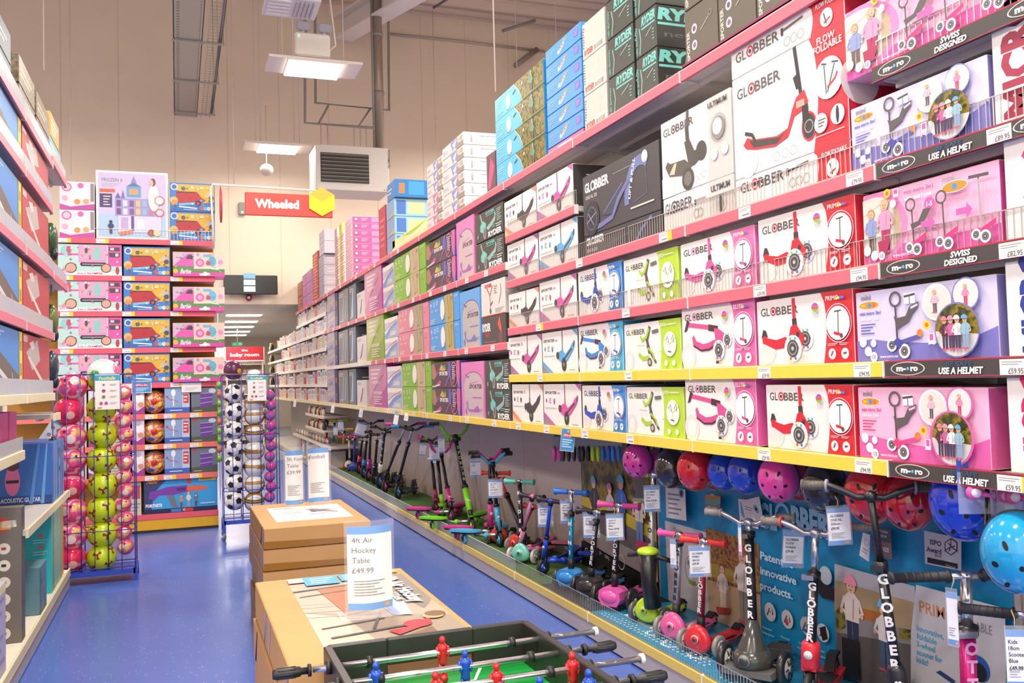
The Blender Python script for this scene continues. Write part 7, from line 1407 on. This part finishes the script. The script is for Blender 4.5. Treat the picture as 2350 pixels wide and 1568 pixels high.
m = MB(); m.tube([(.395, 10.62, 3.1), (.395, 10.5, 3.1), (.38, Y, 3.15), (.36, Y, zr - .04), (.38, Y, zr), (xpx(730, 3.5, Y), Y, zr - .02)], .011, 'f0e4d4', 8)
for px in (615, 712):
    xx = xpx(px, 3.5, Y); m.tube([(xx, Y, zr), (xx, Y, zt)], .004, 'f0e4d4', 6)
m.build('hanging_rod', t)
xx = xpx(509, 3.5, Y)
m = MB(); m.tube([(xx - .008, Y + .2, 3.56), (xx + .008, Y + .2, 3.56)], .2, mat('d04850', .4), 24); tag(m.build('round_sign', loc=(0, 0, 0)), 'round red sign seen edge-on beside the end shelving', 'sign')
# screen
Yt = 18.45
x0, x1 = xpx(513, 3.6, Yt), xpx(637, 3.6, Yt); zt = at(513, 631, Y=Yt).z; zb = at(637, 676, Y=Yt).z
t = thing('television', 'wide black screen with white notices above the back opening', 'television', (0, 0, 0))
m = MB(); m.bbox(x0, Yt, zb, x1, Yt + .06, zt, mat('1c1a1a', .25), .01); m.build('screen', t)
m = MB(); xa, xb = xpx(559, 3.6, Yt), xpx(586, 3.6, Yt)
for k in range(3): m.box(xa, Yt - .004, zb + .05 + k * .13, xb, Yt - .002, zb + .16 + k * .13, 'e8ecf0' if k < 2 else '8ac0e0')
m.build('notice', t); m = MB(); m.box((x0 + x1) / 2 - .1, Yt + .06, zb + .1, (x0 + x1) / 2 + .1, 18.7, zt - .1, '3a3838'); m.build('bracket', t)
m = MB(); P = at(571, 683, Y=18.62); m.cyl((P.x, 18.6, P.z), (P.x, 18.7, P.z), .06, mat('b8303c', .3)); m.cyl((P.x, 18.59, P.z), (P.x, 18.6, P.z), .03, 'f0e0e0'); tag(m.build('alarm'), 'small round red alarm under the black screen', 'alarm')
# heater
Yh = 16.0
x0, x1 = xpx(725, 5.3, Yh), xpx(893, 5.3, Yh); zt = at(725, 330, Y=Yh).z; zb = at(725, 434, Y=Yh).z
t = thing('unit_heater', 'white suspended warm-air heater with black louvred grille', 'heater', (0, 0, 0))
m = MB(); m.bbox(x0, Yh, zb, x1, Yh + .8, zt, mat('cfc6bc', .4), .01)
Print(m, (x0, Yh, zb), (1, 0, 0), (0, 0, 1), x1 - x0, zt - zb).run([('t', 'POWRMATIC', .985, .96, .05, '4a4644', {'rot': -90, 'b': .03, 'sx': 1.0}), ('e', .93, .05, .012, '4a4644'), ('e', .96, .05, .012, '4a4644')]); m.build('casing', t)
xa, xb = xpx(736, 5.3, Yh), xpx(847, 5.3, Yh); za = at(736, 349, Y=Yh).z; zc_ = at(736, 417, Y=Yh).z
m = MB(); m.box(xa, Yh - .004, zc_, xb, Yh, za, '1c1a18')
for k in range(8):
    zz = zc_ + (za - zc_) * (k + .5) / 8; m.box(xa + .01, Yh - .03, zz, xb - .01, Yh - .006, zz + .012, '8a7c6c'); m.box(xa + .01, Yh - .02, zz - .03, xb - .01, Yh - .01, zz, '3a3430')
m.build('grille', t)
m = MB(); GV = mat('9c968e', .4, .3)
def fr(px, py, Y_): return tuple(at(px, py, Y=Y_))
for pts in ([(700, 45), (700, 282), (860, 294)], [(723, 30), (724, 236), (893, 253), (891, 38)]):
    Y_ = Yh + (.05 if pts[0][0] == 700 else .7)
    m.tube([fr(a_, b_, Y_) for a_, b_ in pts], .028, GV, 4, smooth=False)
m.tube([fr(732, 282, Yh + .05), fr(753, 243, Yh + .7)], .024, GV, 4, smooth=False); m.tube([fr(822, 291, Yh + .05), fr(850, 249, Yh + .7)], .024, GV, 4, smooth=False)
for px in (736, 751, 812, 826, 840): m.tube([fr(px, 288, Yh + .4), (at(px, 288, Y=Yh + .4).x, Yh + .4, zt)], .006, GV, 5)
m.build('hanger_frame', t)
m = MB(); P = at(872, 330, Y=Yh + .45)
m.cyl((P.x, Yh + .45, zt), (P.x, Yh + .45, 9.3), .085, mat('a09080', .35, .4), 16)
for zz in (6.9, 8.0): m.cyl((P.x, Yh + .45, zz), (P.x, Yh + .45, zz + .05), .1, GV)
m.cyl((P.x - .1, Yh + .45, zt), (P.x - .1, Yh + .45, 9.3), .03, GV, 8)
m.build('flue', t)
# ceiling lamps with diffusers
LM = mat('fff4e6', emit=9, var=0); LCAS = mat('d8ccc0', .4)
lamp0 = thing('ceiling_lamp', 'nearest lit suspended lamp panel under a white battery box', 'ceiling lamp', LAMPS[0])
m = MB(); m.box(-.36, -.3, -.0, .36, .3, .05, LCAS); m.prism([(-.6, .02), (-.36, .01), (-.36, .05), (-.6, .05)], -.3, .3, LCAS); m.prism([(.36, .01), (.6, .02), (.6, .05), (.36, .05)], -.3, .3, LCAS); m.build('casing', lamp0)
m = MB(); m.box(-.35, -.29, -.02, .35, .29, -.001, LM); m.build('diffuser', lamp0)
m = MB()
for sx in (-.4, .4): m.tube([(sx, 0, .06), (sx, 0, 3.4)], .006, 'd8ccc0', 5)
m.build('suspension', lamp0)
for i, (x, y, z) in enumerate(LAMPS[1:]):
    dup(lamp0, (x, y, z), 0, 'far lit suspended lamp panel above the right aisle' if i == 0 else f'suspended lamp panel outside the picture, {ORD[i]} of the rows')
x_, y_, z_ = LAMPS[0]
t = thing('emergency_light', 'white emergency battery box with two grey spotlights above the lamp', 'emergency light', (x_, y_ + .02, z_ + .16))
m = MB(); m.bbox(-.24, -.06, .0, .22, .06, .32, mat('e4dcd4', .4), .02); m.box(-.2, -.062, .24, -.18, -.06, .28, mat('60e080', emit=2, var=0)); m.build('battery_box', t)
for sx in (-.13, .15):
    m = MB(); m.bbox(sx - .09, -.09, .34, sx + .09, .0, .46, mat('a8a8b0', .3), .02); m.cyl((sx, -.03, .3), (sx, -.03, .35), .02, 'c8c0b8'); m.build('spotlight', t)
m = MB(); m.tube([(.2, 0, .1), (.3, 0, .2), (.24, 0, .8), (.22, 0, 3.2)], .012, 'e0d8cc', 6); m.build('cable', t)
t = thing('ceiling_vent', 'white louvred ceiling unit at the top edge of the picture', 'vent', at(668, 12, Y=11.0))
m = MB(); m.bbox(-.32, -.3, -.04, .32, .3, .02, mat('d8d0c8', .4), .008)
for k in range(5): m.box(-.28, -.24 + k * .1, -.055, -.02, -.18 + k * .1, -.042, 'e8e0d8'); m.box(.04 + k * .05, -.24, -.06, .06 + k * .05, .24, -.042, 'b8b0a8')
m.build('grille', t); m = MB(); m.tube([(0, 0, 0), (0, 0, 3)], .01, 'c8c0b8', 5); m.build('suspension', t)
# cable tray along the ceiling
t = thing('cable_tray', 'long galvanised overhead cable tray with hangers, running down the hall', 'cable tray', (0, 0, 0))
zt_ = at(400, 265, Y=18.3).z; xa, xb, xc, xd = xpx(400, zt_, 18.3), xpx(452, zt_, 18.3), xpx(462, zt_, 18.3), xpx(480, zt_, 18.3)
GA = mat('a8a498', .4, .3)
m = MB(); m.box(xa, 3, zt_, xb, 18.3, zt_ + .005, GA); m.box(xa, 3, zt_, xa + .01, 18.3, zt_ + .07, GA); m.box(xb - .01, 3, zt_, xb, 18.3, zt_ + .07, GA)
for k in range(150):
    for x in (xa + .05, xa + .07, xb - .05): m.box(x, 3.2 + k * .1, zt_ - .001, x + .012, 3.25 + k * .1, zt_ - .0002, '5c5a54')
m.build('solid_tray', t)
m = MB()
for x in (xc, (xc + xd) / 2, xd): m.box(x - .006, 3, zt_ + .01, x + .006, 18.3, zt_ + .02, GA)
for k in range(120): m.box(xc, 3.1 + k * .125, zt_ + .01, xd, 3.105 + k * .125, zt_ + .016, GA)
m.build('basket_tray', t)
for k in range(8):
    y = 18.0 - k * 1.9; m = MB(); m.box(xa - .02, y, zt_ - .03, xd + .1, y + .04, zt_ - .002, GA); m.tube([(xd + .08, y + .02, zt_), (xd + .08, y + .02, 9.4)], .007, GA, 5); m.tube([(xa, y + .02, zt_), (xa, y + .02, 9.4)], .007, GA, 5); m.build('hanger', t)
m = MB()
for q in range(3): m.tube([(xd + .02 + q * .015, 18.2 - k_ * .8, zt_ + .03 + .02 * math.sin(k_ * 1.7 + q)) for k_ in range(19)], .009, ('6a6864', '8a8884', '4a4a48')[q], 6)
m.build('cable', t)
# roof beam, pipes, hanging wires
def long(nm, lab, cat, pts, r, c, seg=8): return tag(MB().tube(pts, r, c, seg).build(nm), lab, cat)
A = Vector(at(786, 90, Y=18.4)); B_ = Vector(at(985, -25, Y=14.5))
d = (B_ - A).normalized(); m = MB()
for (h0, h1, w_) in ((-.02, .02, .2), (.02, .4, .015), (.4, .44, .2)):
    n_ = Vector((d.y, -d.x, 0)).normalized() * w_
    P_ = [A - n_ + Vector((0, 0, h0)), A + n_ + Vector((0, 0, h0)), B_ + n_ + Vector((0, 0, h0)), B_ - n_ + Vector((0, 0, h0))]
    Q_ = [p + Vector((0, 0, h1 - h0)) for p in P_]
    m.add(P_ + Q_, [(0, 3, 2, 1), (4, 5, 6, 7), (0, 1, 5, 4), (1, 2, 6, 5), (2, 3, 7, 6), (3, 0, 4, 7)], mat('e8e0d6', .5))
tag(m.build('roof_beam'), 'pale steel roof beam sloping across the top of the picture', 'beam')
long('conduit_pipe', 'thin conduit running right along the top of the back wall', 'pipe', [at(893, 78, Y=18.67), at(1060, 95, Y=18.67), at(1250, 118, Y=18.67)], .03, 'b8aa98')
long('conduit_pipe', 'short dark ceiling conduit right of the roof beam', 'pipe', [at(895, 38, Y=17.5), at(928, 10, Y=17)], .03, '6a645c')
long('conduit_pipe', 'second dark ceiling rod, right of the short conduit', 'pipe', [at(995, 18, Y=17), at(1030, -4, Y=16.5)], .025, '6a645c')
long('conduit_pipe', 'dark rod under the corrugated ceiling left of light blue boxes', 'pipe', [at(1153, 71, Y=15), at(1228, 47, Y=15)], .03, '7a7468')
long('conduit_pipe', 'grey bracket pipe angled down near the light blue boxes', 'pipe', [at(1183, 150, Y=18.3), at(1232, 114, Y=18.66)], .06, '9a8c7c')
for i, (px, y1, y2, Y_) in enumerate(((101, -10, 160, 12), (163, 70, 400, 17), (537, 350, 425, 16), (598, 240, 330, 17), (672, 0, 130, 13), (1137, -10, 210, 9), (675, 250, 325, 17), (1000, 20, 330, 18.4))):
    long('suspension_wire', f'thin vertical hanging wire, {ORD[i]} of those across the back wall', 'wire', [(at(px, y2, Y=Y_).x, Y_, 9.45), at(px, y2, Y=Y_)], .008, 'd8c8b8', 5)
P = at(612, 390, Y=17.0); m = MB(); m.ell((0, 0, 0), (.12, .12, .11), mat('d8c8b8', .5), 18, 12); m.cyl((0, 0, .1), (0, 0, 1.2), .008, 'd8c8b8', 5); tag(m.build('ceiling_speaker', loc=P), 'round white ball speaker hanging below the far lamp', 'speaker')
P = at(556, 478, Y=18.6); m = MB(); m.box(-.06, 0, -.12, .06, .1, .12, '8a847c'); m.box(-.02, -.002, -.1, .02, 0, -.06, mat('50e878', emit=3, var=0)); tag(m.build('wall_unit', loc=P), 'small grey wall unit with green light behind the red sign', 'sensor')
# back room
LM2 = mat('fff0dc', emit=8, var=0)
for i, py in enumerate((723, 738, 750, 761, 769)):
    P = at(560 - i * 6, py, Z=3.245); m = MB(); m.box(-.4, -.25, -.02, .4, .25, .0, LM2); m.box(-.43, -.28, -.005, .43, .28, .004, 'e8e0d4')
    tag(m.build('ceiling_panel_lamp', loc=(P.x, P.y, 3.245)), f'flat bright ceiling lamp panel, {ORD[i]} going into the back room', 'ceiling lamp', 'back room lamp panels')
Yb = 25.0
x0, x1 = xpx(518, 2.6, Yb), xpx(604, 2.6, Yb); zt = at(518, 797, Y=Yb).z; zb = at(518, 828, Y=Yb).z
m = MB(); m.box(x0, Yb, zb, x1, Yb + .03, zt, mat('cc2c3c', .4)); m.box(x0 - .35, Yb, zb, x0, Yb + .03, zt, mat('a8d8d0', .4)); m.box(x0, Yb + .03, 0, x0 + .04, Yb + .07, zt, 'e8e0d8'); m.box(x1 - .04, Yb + .03, 0, x1, Yb + .07, zt, 'e8e0d8'); m.box(x0, Yb - .01, zb - .03, x1, Yb + .03, zb, 'd8e8ec')
Print(m, (x0, Yb, zb), (1, 0, 0), (0, 0, 1), x1 - x0, zt - zb).run([('t', 'the', .5, .68, .16, 'f8e8e4', {'a': 'c', 'w': .18, 'b': .04}), ('t', 'baby room', .5, .3, .24, 'f8e8e4', {'a': 'c', 'w': .78, 'b': .05})]); tag(m.build('aisle_sign'), 'red baby room sign over the back room shelves', 'sign')
P = at(545, 790, Y=24.5); m = MB(); m.box(-.13, 0, -.05, .13, .03, .05, mat('1c9c5c', .4, emit=.4, var=0)); Print(m, (-.13, 0, -.05), (1, 0, 0), (0, 0, 1), .26, .1).run([('l', [(.45, .5), (.14, .5)], .12, 'f0fff4'), ('l', [(.24, .75), (.12, .5), (.24, .25)], .1, 'f0fff4'), ('r', .62, .2, .88, .85, 'f0fff4'), ('l', [(.75, .7), (.72, .4), (.8, .2)], .1, '1c9c5c')]); m.cyl((0, .015, .05), (0, .015, 3.25 - P.z), .01, 'd8d0c8', 5)
tag(m.build('exit_sign', loc=P), 'green emergency exit sign with arrow in the back room', 'sign')
t = thing('back_shelving', 'pale shelving unit under the red baby room sign', 'shelving unit', (0, Yb + .2, 0))
xa, xb = xpx(500, 1.5, Yb + .2), xpx(612, 1.5, Yb + .2)
m = MB(); m.box(xa, .45, 0, xb, .47, 2.6, 'd8ccc0'); m.build('back_panel', t)
for k, z in enumerate((.1, .5, .9, 1.3, 1.7, 2.1)):
    m = MB(); m.box(xa, 0, z, xb, .44, z + .03, 'efe6da'); m.build('shelf', t)
    for q in range(5):
        x = xa + .1 + q * (xb - xa - .15) / 5; c = ('d8d0c8', 'c8b8b0', 'b8b0a8', 'd8a8a0', 'c0c8b8')[(q * 2 + k) % 5]
        o = carton(.2, .2, .24, c, [('r', .2, .2, .8, .8, 'a89890'), ('e', .5, .55, .2, 'e8e0d8')], side=c).build('baby_box', loc=(x, Yb + .21, z + .031)); tag(o, f'pale baby goods box, {ORD[q]} from left, {ORD[k]} shelf from floor, back room', 'box', 'baby goods in the back room')
# strings of green and orange balls and pastel goods seen past the end shelving
for i in range(9):
    P = at(502, 885 + i * 21, Y=13.5); c = ('6ab83c', 'e0703c', '8ac030')[i % 3]
    m = MB(); m.ell((0, 0, 0), (.05, .05, .05), mat(c, .3), 12, 8); tag(m.build('small_ball', loc=P), f'small {("green", "orange", "lime")[i % 3]} ball, {ORD[i]} down the string behind end shelving', 'ball', 'string of small balls')
P = at(498, 860, Y=13.52); long('ball_string', 'thin string of small green and orange balls behind end shelving', 'string', [(P.x + .02, 13.5, .0), (P.x + .02, 13.5, 3.0)], .006, 'd8d0c8', 5)

# ---------------------------------------------------------------- carton stacks and football table
CB = mat('c4945a', .6, var=.06, scale=5, bump=.1); CB2 = mat('a87c4c', .55, var=.12, scale=3)
TAPE = mat('9c6c30', .15, var=.05)
def cstack(x0, x1, y0, y1, zs, label, art):
    z = 0; rd = random.Random(int(x0 * 100))
    for i, h in enumerate(zs):
        m = MB(); m.bbox(0, 0, 0, x1 - x0, y1 - y0, h - .004, CB, .004)
        m.add([(0.001, -.0006, .003), (x1 - x0 - .001, -.0006, .003), (x1 - x0 - .001, -.0006, .03), (.001, -.0006, .045)], [(0, 1, 2, 3)], TAPE)
        m.add([(-.0006, .02, .002), (-.0006, .02, h * .9), (-.0006, .12, .02)], [(0, 1, 2)], TAPE)
        for k in range(3):
            a_ = rd.random() * .8; m.add([(-.0007, (y1 - y0) * (.1 + a_), 0.004), (-.0007, (y1 - y0) * (.14 + a_), 0.004), (-.0007, (y1 - y0) * (.06 + a_), h - .01), (-.0007, (y1 - y0) * (.04 + a_), h - .01)], [(0, 3, 2, 1)], mat('b0a4b0', .15))
        top = i == len(zs) - 1
        if top: Print(m, (0, 0, h - .004), (1, 0, 0), (0, 1, 0), x1 - x0, y1 - y0).run(art)
        else: m.box(.0, .0, h - .004, x1 - x0, y1 - y0, h - .0035, CB2)
        o = m.build('cardboard_box', loc=(x0 + rd.uniform(-.012, .012) * (not top), y0 + rd.uniform(-.01, .01) * (not top), z))
        tag(o, f'{label}, {"topmost" if top else ORD[i] + " from the floor"}', 'box', label + 's'); z += h
    return z
AH = [('p', [(.2, .04), (.96, .04), (.96, .9), (.2, .9)], '9c8c7a'), ('p', [(.2, .5), (.96, .3), (.96, .9), (.2, .9)], 'b0a290'), ('p', [(.2, .04), (.5, .04), (.4, .4), (.2, .5)], 'c0b29c'), ('p', [(.7, .9), (.96, .9), (.96, .5), (.86, .4)], '8c8278'), ('l', [(.2, .6), (.5, .58)], .006, 'c8bca8'), ('l', [(.2, .56), (.5, .54)], .006, 'c8bca8'), ('l', [(.2, .5), (.45, .48)], .006, 'c8bca8'), ('l', [(.2, .44), (.42, .42)], .006, 'c8bca8'), ('p', [(.35, .8), (.62, .8), (.6, .45), (.42, .42)], 'a8643c'), ('p', [(.5, .1), (.8, .2), (.8, .06), (.5, .05)], '7a5c44'), ('l', [(.2, .78), (.7, .82)], .015, '4a4440'), ('l', [(.22, .7), (.6, .74)], .008, '5a544c'), ('l', [(.24, .3), (.6, .34)], .01, '4a443c'), ('l', [(.26, .2), (.7, .24)], .014, '4a443c'), ('l', [(.6, .4), (.5, .24)], .008, '5a544c'),
      ('p', [(.62, .6), (.8, .56), (.76, .34), (.66, .36)], 'd8dce8'), ('p', [(.64, .6), (.7, .58), (.7, .36), (.66, .36)], '4a84cc'), ('e', .74, .24, .04, 'c8303c'), ('p', [(.56, .2), (.72, .22), (.84, .3), (.8, .22), (.6, .15)], 'c8303c'), ('e', .86, .3, .03, 'd8a078'), ('e', .88, .32, .03, '7a5a3c'), ('r', .2, .9, .38, .97, 'c8c0b4'), ('r', .3, .84, .52, .97, '3a9cdc'), ('r', .535, .86, .72, .97, '3a9cdc'), ('n', .34, .86, .5, .95, 3, 'c8e4f4'), ('n', .56, .88, .7, .95, 3, 'c8e4f4'), ('r', .68, .82, .76, .86, 'e8c840'),
      ('t', '4ft Air Hockey', .798, .864, .045, '3a3430', {'rot': -88, 'b': .07}), ('t', '4ft Air Hockey', .8, .86, .045, 'f8f4ee', {'rot': -88, 'b': .04}), ('t', 'Air Hockey 122cm', .728, .802, .027, '3a3430', {'rot': -88, 'b': .06}), ('t', 'Air Hockey 122cm', .73, .8, .026, 'f4f0ea', {'rot': -88, 'b': .03}), ('r', .2, .0, .96, .06, 'ece8e2'), ('r', .2, .0, .28, .08, '3a9cdc'), ('p', [(.4, .92), (.4, .92), (.4, .92)], '6a5434'), ('r', .56, .985, .66, .998, '7a5a34'), ('e', .9, .93, .02, '9ab050')]
z1 = cstack(.29, .905, 2.71, 3.93, [.155, .15, .15, .15, .148], 'long brown cardboard box near football table', AH)
FT = [('r', .15, .2, .9, .8, 'ece8e4'), ('l', [(.25, .55), (.55, .62), (.6, .5)], .008, '4a4648'), ('l', [(.2, .5), (.5, .54)], .008, '4a4648'), ('l', [(.5, .4), (.7, .44)], .008, '6a6668'), ('p', [(.52, .62), (.7, .5), (.8, .42), (.82, .48), (.6, .66)], 'a89ca0'), ('n', .55, .5, .8, .6, 5, '5a5658'), ('n', .2, .72, .4, .76, 1, 'b8b4b0')]
z2 = cstack(.45, 1.065, 5.38, 6.45, [.13, .12, .125, .125, .125, .123], 'brown cardboard box in the far stack', FT)
CLEAR = bpy.data.materials.new('clear_plastic'); CLEAR.use_nodes = True; b = CLEAR.node_tree.nodes['Principled BSDF']; b.inputs['Roughness'].default_value = .05; b.inputs['Alpha'].default_value = .16; b.inputs['Base Color'].default_value = (.95, .93, .92, 1)
SMY = [('p', circ(.86, .045, .075, .022, 14), 'e8902c')]
def holder(name, loc, W, H, lines, price, label, sign=1, rz=0, second=None):
    t = thing(name, label, 'sign holder', loc, rz)
    m = MB(); n = 8
    def cur(u): return -.035 * math.sin(u * PI) * sign
    vs = []
    for i in range(n + 1): u = i / n; vs += [(u * W, cur(u) - .004, .0), (u * W, cur(u) - .004, H * 1.12)]
    m.add(vs, [(2 * i, 2 * i + 2, 2 * i + 3, 2 * i + 1) for i in range(n)], CLEAR, True)
    m.box(-.02, -.06, 0, W + .02, .06, .002, CLEAR); m.build('clear_holder', t)
    m = MB(); tmp = MB(); tmp.box(0.01, 0, .1 * H, W - .01, .001, H * 1.05, 'f2eeec')
    Print(tmp, (.01, 0, .08 * H), (1, 0, 0), (0, 0, 1), W - .02, H * .98, .0004).run([('r', 0, 0, 1, .99, 'f2eeec'), ('r', 0, .9, 1, .99, '3a94dc'), ('r', 0, .0, 1, .08, '3a94dc')] + SMY + [('t', s, .09, .8 - i * .12, .065, '3c3836', {'b': -.003}) for i, s in enumerate(lines + [price])] + [('n', .12, .16, .8, .36, 6, '8a8684')])
    # bend the card along the curve
    V = [(x, y + cur(min(1, max(0, x / W))), z) for x, y, z in tmp.v]
    # subdivide big flat quads by slicing columns
    m.v = []; m.f = []; m.m = []; m.sm = []; m.ms = tmp.ms
    for f, mi_, sm_ in zip(tmp.f, tmp.m, tmp.sm):
        P4 = [tmp.v[k] for k in f]
        xs = [p[0] for p in P4]
        if len(f) == 4 and max(xs) - min(xs) > W * .3:
            P4 = sorted(P4, key=lambda p: (p[2], p[0])); lo = P4[:2]; hi = P4[2:]
            if abs(lo[0][2] - lo[1][2]) > 1e-6 or abs(P4[0][1] - P4[3][1]) > 1e-4: lo = None
            if lo:
                lo.sort(); hi.sort(); o_ = len(m.v)
                for i in range(9):
                    u = i / 8
                    for q in (lo, hi): x = q[0][0] + (q[1][0] - q[0][0]) * u; m.v.append((x, q[0][1] + cur(min(1, max(0, x / W))), q[0][2]))
                for i in range(8): m.f.append((o_ + 2 * i, o_ + 2 * i + 2, o_ + 2 * i + 3, o_ + 2 * i + 1)); m.m.append(mi_); m.sm.append(True)
            continue
        o_ = len(m.v); m.v += [(p[0], p[1] + cur(min(1, max(0, p[0] / W))), p[2]) for p in P4]; m.f.append(tuple(range(o_, o_ + len(f)))); m.m.append(mi_); m.sm.append(sm_)
    m.build('price_card', t)
    return t
P = at(792, 1412, Z=z1 + .01); Pr = at(905, 1395, Z=z1 + .01)
holder('price_sign', (P.x, P.y, z1 + .003), xpx(905, .9, P.y) - P.x, (at(785, 1205, Y=P.y).z - z1) * .92, ['4ft Air', 'Hockey', 'Table'], '£49.99', 'clear stand with 4ft air hockey table price card', 1)
P = at(653, 1168, Z=z2 + .01)
holder('price_sign', (P.x, P.y + .03, z2 + .003), xpx(700, .9, P.y) - P.x, (at(650, 1035, Y=P.y).z - z2) * .94, ['3ft Football', 'Table'], '£39.99', 'clear stand with 3ft football table price card, left leaf', 1)
holder('price_sign', (P.x + .15, P.y + .02, z2 + .003), .16, (at(650, 1035, Y=P.y).z - z2) * .95, ['Football'], '', 'second leaf of the football table price stand, right', -1, .15)
# football table on its box
TX0, TX1, TY0, TY1, TZ = .39, .99, 1.5, 2.635, .82
t = thing('football_table', 'black and green table football game with red and blue players', 'football table', ((TX0 + TX1) / 2, (TY0 + TY1) / 2, 0))
hx, hy = (TX1 - TX0) / 2, (TY1 - TY0) / 2; BK = mat('2c2a28', .4)
m = MB()
for s_ in (-1, 1): m.bbox(s_ * hx - .012, -hy, .66, s_ * hx + .012, hy, TZ, BK, .003)
m.bbox(-hx, -hy - .012, .66, hx, -hy + .012, TZ, BK, .003)
m.bbox(-hx, hy - .012, .66, -.13, hy + .012, TZ, BK, .003); m.bbox(.13, hy - .012, .66, hx, hy + .012, TZ, BK, .003); m.bbox(-.13, hy - .012, .745, .13, hy + .012, TZ, BK, .003); m.box(-.13, hy - .012, .66, .13, hy + .012, .70, BK)
m.box(-hx, -hy, .655, hx, hy, .668, BK); m.build('cabinet', t)
m = MB(); m.box(-hx + .012, -hy + .012, .694, hx - .012, hy - .012, .70, mat('1e9c44', .25))
Print(m, (-hx, hy - .36, .7), (1, 0, 0), (0, 1, 0), 2 * hx, .35, .0004).run([('l', [(.25, 1), (.33, .72), (.67, .72), (.75, 1)], .03, 'e8f0e4'), ('l', [(.4, .72), (.5, .64), (.6, .72)], .02, 'e8f0e4'), ('l', [(0, .02), (1, .02)], .02, 'e8f0e4')]); m.build('pitch', t)
for lx in (-hx + .04, hx - .04):
    for ly in (-hy + .05, hy - .05):
        m = MB(); m.box(lx - .03, ly - .03, 0, lx + .03, ly + .03, .655, BK); m.build('leg', t)
def player(c):
    m = MB(); mm = mat(c, .2, coat=.3)
    m.ell((0, 0, .034), (.0095, .0095, .011), mm, 12, 8)
    m.tube([(0, 0, .026), (0, 0, .02), (0, 0, .012), (0, 0, -.006), (0, 0, -.024), (0, 0, -.034)], [.006, .013, .0165, .012, .013, .011], mm, 12)
    for s_ in (-1, 1): m.tube([(s_ * .014, 0, .016), (s_ * .018, -.003, .0), (s_ * .012, -.008, -.012)], [.005, .0048, .004], mm, 8); m.tube([(s_ * .006, 0, -.03), (s_ * .006, 0, -.06), (s_ * .006, -.004, -.072)], [.008, .0065, .007], mm, 8)
    m.tube([(0, .008, -.07), (0, -.016, -.072)], [.011, .011], mm, 8)
    return m
RODZ = .80
PLM = {}
rods = [(2.50, 'ff', 'red', [.0], 0, -.02), (2.35, '', 'blue', [-.22, .02], 1, .0), (2.21, '', 'red', [-.1, .06, .27], 0, .02), (2.065, '', 'blue', [-.2, -.09, .02, .12, .25], 1, 0), (1.92, '', 'red', [-.2, -.05, .1, .24], 0, 0), (1.78, '', 'blue', [-.1, .05, .2], 1, 0)]
for i, (y, _, c, ps, left, sh) in enumerate(rods):
    m = MB(); y_ = y - (TY0 + TY1) / 2
    m.cyl((-hx - (.06 if left == 0 else .2) , y_, RODZ), (hx + (.18 if left == 0 else .06), y_, RODZ), .0085, mat('d8d8dc', .15, .9, var=0), 12)
    for s_ in (-1, 1): m.cyl((s_ * (hx + .012), y_, RODZ), (s_ * (hx + .026), y_, RODZ), .018, '1e1c1c', 14); m.cyl((s_ * (hx - .1), y_, RODZ), (s_ * (hx - .085), y_, RODZ), .016, '1e1c1c', 14)
    ro = m.build('rod', t)
    m = MB(); side = -1 if i % 2 == 0 else 1; xh = side * (hx + .065)
    m.cyl((xh - side * .0, y_, RODZ), (xh + side * .008, y_, RODZ), .0165, '232222', 14)
    m.tube([(xh, y_, RODZ), (xh + side * .025, y_, RODZ), (xh + side * .03, y_, RODZ), (xh + side * .05, y_, RODZ), (xh + side * .09, y_, RODZ), (xh + side * .1, y_, RODZ)], [.009, .009, .0135, .0145, .0145, .011], '232222', 14)
    for q in range(8):
        an = q * PI / 4; m.tube([(xh + side * .04, y_ + .0145 * math.cos(an), RODZ + .0145 * math.sin(an)), (xh + side * .088, y_ + .0145 * math.cos(an), RODZ + .0145 * math.sin(an))], .0018, '2e2d2d', 5)
    m.build('handle', ro)
    m = MB(); xe = -side * (hx + .17); m.cyl((xe, y_, RODZ), (xe - side * .01, y_, RODZ), .014, 'e8e0d0', 12)
    m.cyl((-side * hx, y_, RODZ), (xe, y_, RODZ), .0085, mat('d8d8dc', .15, .9, var=0), 12)
    m.build('end_cap', ro)
    for p in ps:
        if c not in PLM: o = player({'red': 'c82028', 'blue': '1c4cb8'}[c]).build('player', ro); PLM[c] = o.data; 
        else: o = bpy.data.objects.new('player', PLM[c]); COL.objects.link(o); o.parent = ro
        o.location = (p, y_, RODZ); o['label'] = f'{c} player figure'
# templates whose meshes are already shared by the placed shelves
for L_ in SHM.values():
    for o in L_: bpy.data.objects.remove(o)
